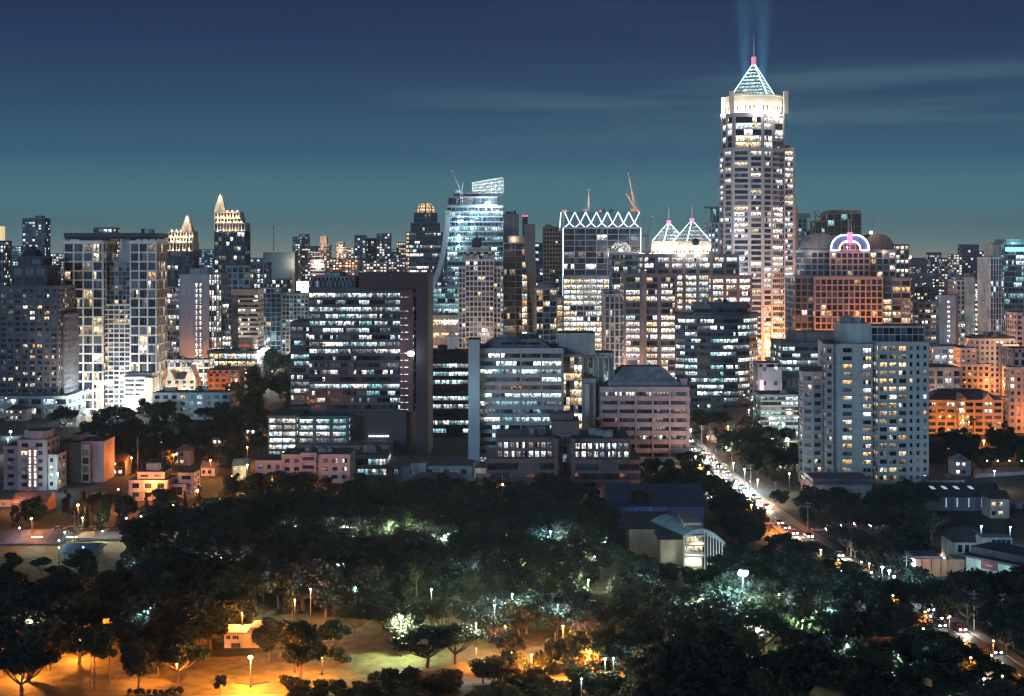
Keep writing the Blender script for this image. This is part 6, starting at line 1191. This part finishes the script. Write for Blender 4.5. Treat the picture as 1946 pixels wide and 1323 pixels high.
zone(26, [(110, 985), (250, 975), (350, 980), (440, 1000), (430, 1030), (250, 1022), (180, 1015), (0, 1008), (0, 985)], ('column', 'round', 'tall'), (7, 11), 'street side tree beside the car park at left', 'trees beside the car park at left', 5.0, (.8, 1.1))
zone(46, [(120, 800), (300, 800), (440, 795), (510, 830), (490, 900), (440, 930), (380, 900), (200, 905), (200, 850), (120, 840)], ('round', 'spread', 'round', 'tall'), (9, 14), 'dark tree in the grove behind the low houses at left', 'dark grove behind the low houses at left', 8)
zone(38, [(400, 700), (552, 690), (552, 800), (510, 860), (440, 790)], ('round', 'tall'), (10, 16), 'dark tree left of the framed office', 'dark trees left of the framed office', 9)
zone(34, [(1310, 805), (1515, 850), (1515, 905), (1440, 930), (1400, 880), (1310, 880)], ('round', 'spread', 'tall'), (8, 12), 'dark tree in the grove between the pink office and white apartment tower', 'dark grove beyond the road', 7.5)
zone(10, [(1230, 930), (1330, 930), (1330, 960), (1230, 950)], ('round', 'tall'), (9, 13), 'dark tree at the foot of the pink office', 'dark trees below the pink office', 6)
zone(20, [(1530, 965), (1660, 965), (1740, 960), (1750, 1000), (1660, 1010), (1560, 1010)], ('round', 'spread'), (7, 10.5), 'dark tree before the arched sign warehouse', 'dark trees before the warehouse', 6.5)
zone(22, [(1770, 850), (1946, 840), (1960, 905), (1840, 905), (1790, 900)], ('round', 'spread', 'tall'), (8, 12), 'dark tree below the gabled orange apartments', 'dark trees below the gabled apartments', 7)
zone(34, zone_a, ('round', 'spread', 'tall'), (8, 12), 'dark tree between the park pavilion and the umbrella tree', 'dark trees above the lawn gap', 6)
zone(9, [(60, 1238), (330, 1236), (400, 1246), (330, 1262), (60, 1268)], ('round', 'spread'), (6.5, 9), 'tree at the back edge of the orange lawn', 'trees along the back edge of the lawn', 6)
zone(8, [(930, 1262), (1180, 1262), (1230, 1290), (960, 1296)], ('round', 'bush'), (3, 6), 'small tree in front of the orange strip of lawn', 'small trees before the orange strip', 5)
zone(22, [(650, 1195), (900, 1195), (1100, 1190), (1240, 1225), (1240, 1290), (1110, 1290), (1100, 1225), (640, 1222)], ('spread', 'spread', 'round'), (6.5, 9), 'tree in the loose row around the orange strip of lawn', 'trees around the orange strip of lawn', 6.5, avoid=[(640, 1170, 720, 1260)])
zone(40, [(1780, 1160), (1960, 1150), (1990, 1400), (1890, 1400), (1880, 1260)], ('round', 'spread', 'spread'), (8, 11), 'tree right of the road in the lower right corner', 'trees right of the road', 7)
zone(16, [(1400, 985), (1490, 990), (1600, 1060), (1700, 1130), (1660, 1160), (1520, 1090)], ('round', 'spread'), (7, 9), 'street tree between the park and the road', 'street trees between park and road', 6)
zone(18, [(1640, 1010), (1760, 1010), (1830, 1050), (1690, 1050)], ('round', 'spread'), (6, 9), 'dim tree on the vacant ground right of the road', 'dim trees on the vacant ground', 9)

# ---------------------------------------------------------------- lamps
HEADM = {'a': emit('head_amber', (1, .86, .66), 24), 'o': emit('head_sodium', (1, .62, .28), 22), 'w': emit('head_white', (1, .96, .86), 26), 'c': emit('head_cool', (.8, .98, 1), 26), 'y': emit('head_yellow', (.95, 1, .62), 18)}
LC = {'a': (1, .66, .40), 'o': (1, .28, .04), 'w': (1, .90, .74), 'c': (.62, .93, 1), 'y': (.88, 1, .52)}
POLEM = plain('pole_paint', (.035, .04, .045), .6)
def street_lamp(px, py, h, c, power, label, group=None, r=.3, aim=None, down=False, D=None, arm=0, pole=True, cat='street lamp', off=.5):
    D = D or DG(py, h); x = X(px, D); h = Z(py, D) if D else h
    o = thing('street_lamp', label, cat, (x, D, 0), 0, group); mb = MB()
    mb.tube((arm, .2, 0), (arm, .2, h), .11, .07, 6); mb.box(arm - .2, arm + .2, 0, .4, 0, .5)
    if arm: mb.tube((arm, .2, h - .1), (0, 0, h), .06, n=5)
    mb.build('pole', POLEM, o); mb = MB(); mb.lathe([(.05, -.75 * r), (.8 * r, -.4 * r), (r, .1 * r), (.6 * r, .6 * r), (.05, .8 * r)], 0, 0, 12); e = mb.build('lamp_head', HEADM[c], o); e.location = (0, 0, h)
    if cat == 'mast lamp':
        for k in range(6): e2 = e.copy(); C.objects.link(e2); e2.parent = o; t_ = k * math.pi / 3; e2.location = (math.cos(t_) * r * .85, math.sin(t_) * r * .85, h + .18 * r * math.cos(3 * t_)); e2.scale = (.62, .62, .62)
        e.scale = (.7, .7, .95)
    mb = MB(); mb.lathe([(r * .7, .0), (r * .5, r * .35), (.05, r * .5)], 0, 0, 10); e = mb.build('lamp_cap', METAL, o); e.location = (0, 0, h + r * .72)
    if power: lamp((0, -off, h - r), LC[c], power * 7, r, o, spot=110 if aim else (152 if down else None), aim=tuple(Vector(aim) - Vector((x, D, 0))) if aim else (0, -off, 0))
    return o
street_lamp(476, 1249, 6.0, 'o', 9000, 'lone orange park lamp glaring over the lawn', r=.5)
street_lamp(1412, 1089, 14, 'c', 5500, 'very bright bluish white mast lamp in the right of the park', r=.85, cat='mast lamp')
street_lamp(762, 1172, 8.5, 'y', 3800, 'bright yellowish white lamp among the leaves above the lawn gap', r=.45)
street_lamp(675, 1117, 7, 'c', 700, 'small white lamp above the lawn gap', r=.22); street_lamp(1150, 1252, 6.2, 'y', 520, 'park lamp on a tall pale pole near the bottom', r=.28); street_lamp(1166, 1251, 6.0, 'c', 260, 'second head beside the park lamp on the tall pale pole', r=.2)
street_lamp(250, 811, 12, 'c', 5000, 'bright teal white floodlight over the grove at left', D=640, r=.95, cat='mast lamp'); street_lamp(165, 782, 12, 'w', 42000, 'glaring white site floodlight at the foot of the condominium', D=702, aim=(X(200, 752), 752, 40), r=1.0, cat='mast lamp')
street_lamp(222, 779, 8, 'w', 28000, 'smaller white site floodlight right of the glaring one', D=706, aim=(X(230, 752), 752, 40), r=.6); street_lamp(190, 745, 18, 'w', 6000, 'white floodlight on the hoist mast before the condominium', D=720, aim=(X(200, 752), 752, 25), r=.8); street_lamp(168, 741, 18, 'c', 3000, 'cool site floodlight left of the hoist mast', D=738, r=.4)
street_lamp(501, 665, 14, 'w', 20000, 'glaring warm white floodlight left of the framed office', D=905, r=1.5, cat='mast lamp')
street_lamp(441, 807, 10, 'o', 3800, 'sodium lamp sparkling between the teal grey flats and framed office', D=640, r=.5); street_lamp(470, 884, 7, 'y', 900, 'greenish white lamp left of the pink apartments', r=.35)
street_lamp(375, 932, 8, 'o', 2400, 'left of two sodium lamps in front of the grove', r=.42); street_lamp(418, 950, 8, 'o', 1900, 'right of two sodium lamps in front of the grove', r=.42); street_lamp(148, 960, 8, 'o', 1700, 'sodium lamp left of the arched window house', r=.42)
street_lamp(268, 981, 6, 'w', 420, 'small white lamp among columnar trees', r=.26); street_lamp(376, 985, 6, 'c', 520, 'small cool lamp below the sodium pair', r=.28); street_lamp(157, 984, 6, 'y', 520, 'yellow lamp inside the lit tree at left', r=.24); street_lamp(335, 1005, 5, 'c', 160, 'small cool lamp right of the car park', r=.2)
for px, py, p in ((123, 1012, 90), (195, 1009, 90), (112, 1027, 80), (112, 1041, 60), (158, 1040, 90), (37, 1003, 60)): street_lamp(px, py, 4.5, 'c', p, 'small cool lamp around the sheds and car park at left', 'small lamps around the sheds', r=.2)
for px, py, c, p in ((752, 1008, 'y', 420), (845, 1018, 'w', 260), (660, 1002, 'w', 160), (562, 1000, 'c', 130), (990, 1044, 'y', 150), (958, 1062, 'c', 90), (973, 1129, 'c', 240), (1118, 1102, 'y', 200), (1046, 1010, 'c', 160), (285, 1160, 'c', 120), (385, 1160, 'w', 140), (1130, 1058, 'w', 60), (1105, 1290, 'w', 60), (1700, 1248, 'c', 120), (1525, 1180, 'y', 200), (1440, 1195, 'w', 90), (640, 1075, 'c', 120), (1150, 1030, 'w', 60), (250, 1075, 'c', 90), (420, 1060, 'w', 80), (500, 1100, 'c', 70), (590, 1120, 'w', 70), (880, 1075, 'c', 90), (940, 1150, 'w', 120), (1060, 1150, 'c', 80), (1215, 1095, 'c', 120), (1330, 1140, 'w', 90), (1480, 1130, 'w', 70), (1580, 1160, 'c', 60), (60, 1180, 'w', 90), (1610, 1225, 'c', 60), (1500, 1250, 'w', 50), (820, 1120, 'y', 160), (905, 1185, 'w', 140), (560, 1140, 'o', 260), (360, 1180, 'o', 320), (460, 1165, 'o', 300), (1230, 1150, 'o', 260), (960, 1190, 'o', 260), (1350, 1215, 'o', 160)):
    street_lamp(px, py, 6.5 if c == 'o' else 8.6, c, p * (8 if c == 'o' else 9), 'small park lamp showing between dark trees', 'small park lamps among the trees', r=.14)
street_lamp(955, 921, 9, 'o', 1100, 'orange lamp on a tall pole before the brown office', r=.36)
for px, py, c in ((1330, 884, 'o'), (1347, 897, 'a'), (1322, 868, 'w'), (1400, 915, 'a'), (1426, 942, 'a'), (1440, 912, 'a'), (1462, 962, 'o'), (1428, 960, 'o'), (1394, 880, 'w'), (1375, 903, 'w'), (1356, 868, 'c'), (1415, 892, 'c')): street_lamp(px, py, 8, c, 4200, 'street lamp on the bright far stretch of the road', 'street lamps on the far stretch of the road', r=.3, down=True)
for px, py, c, p in ((1593, 1064, 'o', 900), (1637, 1068, 'o', 700), (1652, 1071, 'o', 1100), (1758, 1163, 'o', 900), (1833, 1217, 'o', 1100), (1888, 1218, 'o', 1100), (1697, 1132, 'o', 900), (1805, 1172, 'o', 700), (1845, 1250, 'o', 600), (1905, 1285, 'o', 800), (1755, 1195, 'a', 900), (1810, 1235, 'a', 900), (1870, 1290, 'a', 900), (1560, 1045, 'a', 900), (1600, 1085, 'a', 900)): street_lamp(px, py, 7.5, c, p * 1.2, 'street lamp along the near curve of the road', 'street lamps along the near road', r=.22, down=True)
for px, py in ((1677, 1078), (1690, 1085), (1699, 1096)): street_lamp(px, py, 6, 'c', 700, 'teal white floodlight over the shop fronts at the road', 'teal floodlights at the road', r=.36)
for px, py in ((1818, 834), (1870, 838)): street_lamp(px, py, 4, 'o', 3200, 'garden lamp glowing at the foot of the gabled apartments', 'garden lamps of the gabled apartments', r=.5)
street_lamp(1425, 915, 5, 'o', 0, 'red traffic signal lamp glowing beside the far road', r=.3).children[1].data.materials[0] = RED
street_lamp(600, 497, 20, 'o', 60000, 'far warm floodlight glare left of the banded cone tower', D=1700, r=2.2); street_lamp(1729, 489, 40, 'o', 40000, 'far warm flare on the horizon right of the arched office', D=2300, r=3.0); street_lamp(1655, 442, 5, 'w', 0, 'sharp warm sparkle light on the dark dome right of the neon arch', D=898, r=1.0)
street_lamp(560, 940, 7, 'o', 1500, 'sodium lamp hidden among trees before the pink apartments, left one', r=.25); street_lamp(640, 948, 7, 'o', 1200, 'sodium lamp hidden among trees before the pink apartments, right one', r=.25)
street_lamp(1270, 915, 7, 'o', 1500, 'sodium lamp hidden in trees at the foot of the pink office', r=.3); street_lamp(1120, 1240, 5, 'o', 3800, 'orange lamp hidden behind trees at the orange strip, right one', r=.2); street_lamp(1010, 1245, 5, 'o', 3400, 'orange lamp hidden behind trees at the orange strip, left one', r=.2); street_lamp(1070, 1190, 7, 'o', 3600, 'orange lamp under the orange lit tree row', r=.2)
street_lamp(1500, 716, 9, 'o', 26000, 'orange street lamp at the foot of the tallest tower', D=930, r=.7); street_lamp(1600, 690, 9, 'o', 48000, 'orange forecourt lamp below the arched neon office', D=850, r=.5); street_lamp(20, 820, 9, 'c', 500, 'white lamp low beside the dark stepped tower', D=640, r=.6)

for px, py in ((612, 1250), (264, 1262), (338, 1258), (560, 1245)): street_lamp(px, py, 3.6, 'o', 1000, 'added low sodium lamp among trunks at the edge of the orange lawn', 'added low sodium lamps at the lawn edge', r=.1)  # lamps added behind trunks to spread orange light over the lawn
for px, py in ((905, 1232), (972, 1240)): street_lamp(px, py, 3.6, 'o', 1600, 'added low sodium lamp behind trees on the orange strip of lawn', 'added low sodium lamps on the orange strip', r=.09, down=True)  # extra lamps added to keep the grass strip orange
for px, py in ((48, 1258), (150, 1222), (180, 1152)): street_lamp(px, py, 3.4, 'o', 2600, 'added low sodium lamp behind tree crowns at the lower left', 'added low sodium lamps at the lower left', r=.14)  # lamps added behind crowns to light leaves and grass from within
zone(24, [(0, 1085), (250, 1075), (255, 1165), (0, 1165)], ('round', 'spread'), (4, 6.5), 'low tree on the dark ground before the sheds at left', 'low trees before the sheds', 6)
zone(14, [(1235, 1092), (1400, 1090), (1420, 1120), (1235, 1120)], ('bush', 'round'), (3, 5), 'low dark bush before the teal canopy', 'bushes before the canopy', 3.2, (1, 1.4))
zone(9, [(1345, 975), (1400, 985), (1450, 1040), (1390, 1060), (1375, 1010)], ('round', 'spread'), (6, 8.5), 'tree between the teal canopy and the road', 'trees between the canopy and the road', 6)
for b_ in list(ALLB):  # lamps added before the fronts to give the lower walls a street glow
    if 560 < b_.D < 1320 and not b_.o['label'].startswith(('blank glowing', 'pale fascia', 'pale latticed', 'dark stepped', 'teal grey three', 'dark office', 'black glass', 'open deck', 'dark block', 'white gridded')):
        for k in range(2 if b_.D < 1000 else 1):
            c = 'o' if b_.o['category'] in ('hotel', 'apartment block') else R.choice('oowwc'); x, y = b_.ox + R.uniform(-16, 16), b_.D - R.uniform(13, 19); h = R.uniform(7, 10)
            street_lamp(CX + x * F / y, YH + (H - h) * F / y, h, c, R.uniform(1500, 4200) * (1.5 if b_.D > 850 else (.8 if b_.D > 600 else .3)), {'o': 'sodium', 'w': 'white', 'c': 'cool white'}[c] + ' street lamp added in the lanes between the tall buildings', {'o': 'sodium', 'w': 'white', 'c': 'cool white'}[c] + ' street lamps added between the tall buildings', r=.3)
HR = random.Random(3)
for px, py, w in ((215, 845, 42), (300, 850, 36), (270, 880, 30), (420, 860, 34), (345, 885, 30), (455, 915, 26), (225, 905, 26), (30, 800, 40), (130, 812, 30), (395, 905, 26), (480, 840, 26), (1440, 870, 28), (1490, 895, 26), (1395, 860, 24), (1830, 905, 30), (1900, 985, 36)):
    D = DG(py); b = B('low_house', 'small low house half hidden among grove trees and lamps', 'house', px, D, 'small low houses among the groves'); x0, x1 = b.lx(px - w / 2), b.lx(px + w / 2); hh = HR.choice((3.2, 5.8, 6.2))
    mb = MB(); mb.box(x0, x1, 0, 8, 0, hh); b.part('wall', mb, HR.choice((ROSE, GREY, CREAM, DUSK))); mb = MB(); (gable if HR.random() < .6 else hip)(mb, x0, x1, 0, 8, hh + .01, 2.2); b.part('roof', mb, HR.choice((BROWN, SLATE, wm((.10, .05, .045))))); mb = MB(uv=True)
    for k in range(int((x1 - x0) / 2.2)):
        for z in (1.0, 3.9):
            if z + 1.4 < hh: u = x0 + .5 + 2.2 * k; mb.face([(u, -.05, z), (u + 1.2, -.05, z), (u + 1.2, -.05, z + 1.3), (u, -.05, z + 1.3)], HR.choice((0, 0, 1, 1, 2)))
    for f, m_ in zip(mb.f, mb.m): q_ = MB(uv=True); q_.face([mb.v[i] for i in f]); b.part('window', q_, WIN[(0, 2, 4)[m_]])
for px, py, c, p in ((205, 835, 'o', 700), (250, 870, 'o', 500), (330, 865, 'o', 600), (400, 875, 'o', 600), (440, 905, 'o', 800), (470, 850, 'o', 700), (290, 915, 'o', 500), (225, 930, 'o', 500), (485, 800, 'o', 900), (15, 835, 'w', 400), (110, 900, 'c', 300), (520, 915, 'o', 700), (60, 985, 'o', 500), (240, 985, 'w', 300), (330, 960, 'o', 400), (1865, 1000, 'c', 400), (1920, 1002, 'c', 400), (1890, 895, 'w', 300), (1500, 900, 'y', 300), (1380, 850, 'y', 400), (1345, 830, 'o', 700)):
    street_lamp(px, py, 7, c, p * 2.2, {'o': 'orange lane lamp among the low houses and groves', 'w': 'white lane lamp among the low houses and groves', 'c': 'cool lane lamp among the low houses and groves', 'y': 'yellowish lane lamp among the low houses and groves'}[c], {'o': 'orange', 'w': 'white', 'c': 'cool', 'y': 'yellowish'}[c] + ' lane lamps among the groves', r=.26)
# street trees hugging the road
t = 255
while t < 600:
    for u, pr_ in ((-8.6, .9 if t < 400 else .72), (8.8, .0 if t < 330 else (.45 if t < 430 else .7))):
        if R.random() < pr_ and not (u < 0 and 385 < t < 425):
            p, a_ = onroad(t + R.uniform(-2, 2), u + R.uniform(-.8, .8)); tree(R.choice(('spread', 'round', 'spread')), p.x, p.y, R.uniform(6.5, 9), 'street tree overhanging the road on the park side' if u < 0 else 'street tree overhanging the road on the shop side', 'street trees on the park side' if u < 0 else 'street trees on the shop side', .95)
    t += 7.5
o = thing('site_hoarding', 'pale hoarding and tented roofs lit white along the building site before the condominium', 'fence', (X(200, 690), 690, 0)); mb = MB(); mb.box(X(150, 690) - X(200, 690), X(276, 690) - X(200, 690), 0, .3, 0, 3.2); mb.build('panel', wm((.5, .46, .4)), o); mb = MB()
for k in range(5): xx = X(158 + 24 * k, 690) - X(200, 690); gable(mb, xx, xx + 5, .4, 6, 3.3, 1.4, 0, 'y', .2)
mb.build('tent_roof', wm((.55, .53, .5)), o); lamp((-8, -4, 5), LC['w'], 1500, .3, o); lamp((12, -4, 5), LC['w'], 1500, .3, o)

# ---------------------------------------------------------------- cars, poles and wires
def make_car(col):
    o = bpy.data.objects.new('car', None); pa = wm(col, .25, .05, .2, 1, 'car_paint'); mb = MB()
    side = [(-2.1, .35), (2.1, .35), (2.15, .75), (1.3, .95), (-1.9, 1.0), (-2.15, .8)]
    def ext(mb, pr, w0, mi=0, w1=None):
        for i in range(len(pr)):
            j = (i + 1) % len(pr); mb.face([(pr[j][0], -w0, pr[j][1]), (pr[i][0], -w0, pr[i][1]), (pr[i][0], w0, pr[i][1]), (pr[j][0], w0, pr[j][1])], mi)
        mb.face([(x, -w0, z) for x, z in pr], mi); mb.face([(x, w0, z) for x, z in pr][::-1], mi)
    ext(mb, side, .85); ps = [mb.build('body', pa, o)]; mb = MB(); ext(mb, [(-1.75, .99), (1.0, .94), (.35, 1.42), (-1.25, 1.45)], .74); ps.append(mb.build('cabin_glass', WIN[0], o)); mb = MB(); mb.box(-1.15, .3, -.7, .7, 1.44, 1.49); ps.append(mb.build('roof', pa, o))
    for x in (-1.35, 1.35):
        for y in (-.82, .82): mb = MB(); mb.tube((x, y - .1, .32), (x, y + .1, .32), .32, n=12); ps.append(mb.build('wheel', DARKWALL, o))
    for y in (-.62, .62): mb = MB(); mb.box(2.12, 2.2, y - .2, y + .2, .55, .78); ps.append(mb.build('headlight', emit('headlight', (1, .97, .88), 70) if 'headlight' not in bpy.data.materials else bpy.data.materials['headlight'], o)); mb = MB(); mb.box(-2.2, -2.12, y - .2, y + .2, .6, .82); ps.append(mb.build('tail_light', emit('tail_light', (1, .06, .04), 2.0) if 'tail_light' not in bpy.data.materials else bpy.data.materials['tail_light'], o))
    return o
CARS = [make_car(c) for c in ((.24, .24, .25), (.04, .04, .05), (.2, .03, .03), (.13, .14, .16), (.3, .16, .24))]; first = [True] * 5
def car(x, y, rz, label, group, cat='car'):
    i = R.randrange(5); o = CARS[i]
    if first[i]: first[i] = False; C.objects.link(o); n = o
    else:
        n = o.copy(); C.objects.link(n)
        for ch in list(o.children): k = ch.copy(); C.objects.link(k); k.parent = n
    n.location = (x, y, .02); n.rotation_euler = (0, 0, rz); return tag(n, label, cat, group)
t = 120
while t < 600:
    for u in (-5.3, -2.2, 2.2, 5.3):
        if R.random() < (.6 if u > 0 else .3):
            p, a = onroad(t + R.uniform(-3, 3), u); car(p.x, p.y, a if u > 0 else a + math.pi, 'car in the traffic on the wide road, coming on' if u > 0 else 'car in the traffic on the wide road, driving away', 'oncoming cars on the road' if u > 0 else 'cars driving away on the road')
            if R.random() < .4: lamp((p.x + math.cos(a) * 4 * (1 if u > 0 else -1), p.y + math.sin(a) * 4 * (1 if u > 0 else -1), .9), (1, .86, .68), 1500, .3)
    t += 9.5
for i in range(16): px = 100 + i * 9.5; x = X(px, 419); car(x, 417 + (i % 2) * 4, R.choice((0, 3.14)), 'car parked on the street beside the sheds at left', 'cars parked beside the sheds')
for i in range(16): px = 770 + i * 14; D = DG(1001); car(X(px, D), D, 1.57, 'car parked behind the park trees before the low hall', 'cars parked behind the park trees')
for px, py in ((1772, 1062), (1785, 1068), (1800, 1058), (1815, 1066), (1760, 1070), (1795, 1075)): D = DG(py); car(X(px, D), D, .4, 'unlit car on the dark lot behind the white villa', 'cars on the dark lot')
for px, py in ((1556, 1010), (1610, 1000), (1665, 998), (1720, 1000), (1640, 1003), (1585, 1003), (1690, 1003)): D = DG(py); car(X(px, D), D, 0, 'car parked in front of the warehouse trees', 'cars before the warehouses'); lamp((X(px, D), D - 2, 2.5), (.75, 1, .95), 90, .2)
poles = []
for i, t in enumerate(range(150, 600, 38)):
    p, a = onroad(t, 8.6); h = 9; o = thing('utility_pole', 'concrete utility pole with crossarms along the right side of the road', 'utility pole', (p.x, p.y, 0), a, 'utility poles along the road'); mb = MB(); mb.tube((0, 0, 0), (0, 0, h), .16, .11, 6); mb.build('pole', METAL, o); mb = MB(); mb.box(-.1, .1, -1, 1, h - .8, h - .62); mb.box(-.1, .1, -.8, .8, h - 1.8, h - 1.65); mb.build('crossarm', METAL, o); poles.append((p, a, h))
for i in range(len(poles) - 1):
    mb = MB(); (p, a, h), (q, a2, h2) = poles[i], poles[i + 1]
    for k, zz in ((-.9, h - .6), (0, h - .6), (.9, h - .6), (-.6, h - 1.62), (.6, h - 1.62)):
        nn = Vector((-math.sin(a), math.cos(a))) * k; pr = None
        for s_ in range(7): f = s_ / 6; c = p.lerp(q, f) + nn; w = (c.x, c.y, zz - 1.0 * 4 * f * (1 - f)); (mb.tube(pr, w, .025, n=3) if pr else None); pr = w
    tag(mb.build('power_line', DARKWALL), 'black cables sagging between utility poles along the road', 'cable', 'cables along the road')
for px, py, lb in ((573 / 4.05, 1076, 'tall dark bare pole in front of the blue roofed shed'), (955, 985, 'tall grey mast standing in the park tree row'), (262, 905, 'thin aerial mast beside the white terrace house'), (1567 / 3.475 + 900, 925, 'bare pole beside the far road')):
    x, y = at(px, py); o = thing('mast_pole', lb, 'pole', (x, y, 0)); mb = MB(); mb.tube((0, 0, 0), (0, 0, 15), .16, .08, 6); mb.build('pole', METAL, o); mb = MB(); mb.box(-.7, .7, -.05, .05, 13.4, 13.55); mb.build('crossarm', METAL, o)
o = thing('park_rail', 'low dark rail fence along the left edge of the orange lawn', 'fence', (0, 0, 0)); mb = MB(); A0, A1 = at(100, 1300), at(300, 1290)
for k in (.5, .95): mb.tube((A0[0], A0[1], k), (A1[0], A1[1], k), .05, n=4)
mb.build('rail', DARKG, o); mb = MB()
for i in range(12): f = i / 11; x, y = A0[0] + (A1[0] - A0[0]) * f, A0[1] + (A1[1] - A0[1]) * f; mb.tube((x, y, 0), (x, y, 1), .06, n=4)
mb.build('post', DARKG, o)
for k_, lst in PROT.items():
    for i_, (o, t_, c_) in enumerate(lst):
        if (k_, i_) not in USED:
            for z_ in (t_, c_, o): bpy.data.objects.remove(z_)
for i_, o in enumerate(CARS):
    if first[i_]:
        for ch in list(o.children): bpy.data.objects.remove(ch)

# ---------------------------------------------------------------- the evening haze over the city
hm = bpy.data.materials.new('haze'); hm.use_nodes = True; n = hm.node_tree.nodes; l = hm.node_tree.links
n.remove(n['Principled BSDF']); pv = n.new('ShaderNodeVolumePrincipled'); pv.inputs['Density'].default_value = 7.5e-5; pv.inputs['Color'].default_value = (.55, .82, 1.0, 1); pv.inputs['Anisotropy'].default_value = .2
l.new(pv.outputs[0], n['Material Output'].inputs['Volume'])
try: hm.cycles.homogeneous_volume = True
except Exception: pass
mb = MB(); mb.box(-9000, 9000, -120, 14000, -1, 430); o = mb.build('haze', hm); o['kind'] = 'stuff'; o['label'] = 'thin blue evening haze lying over the whole city'
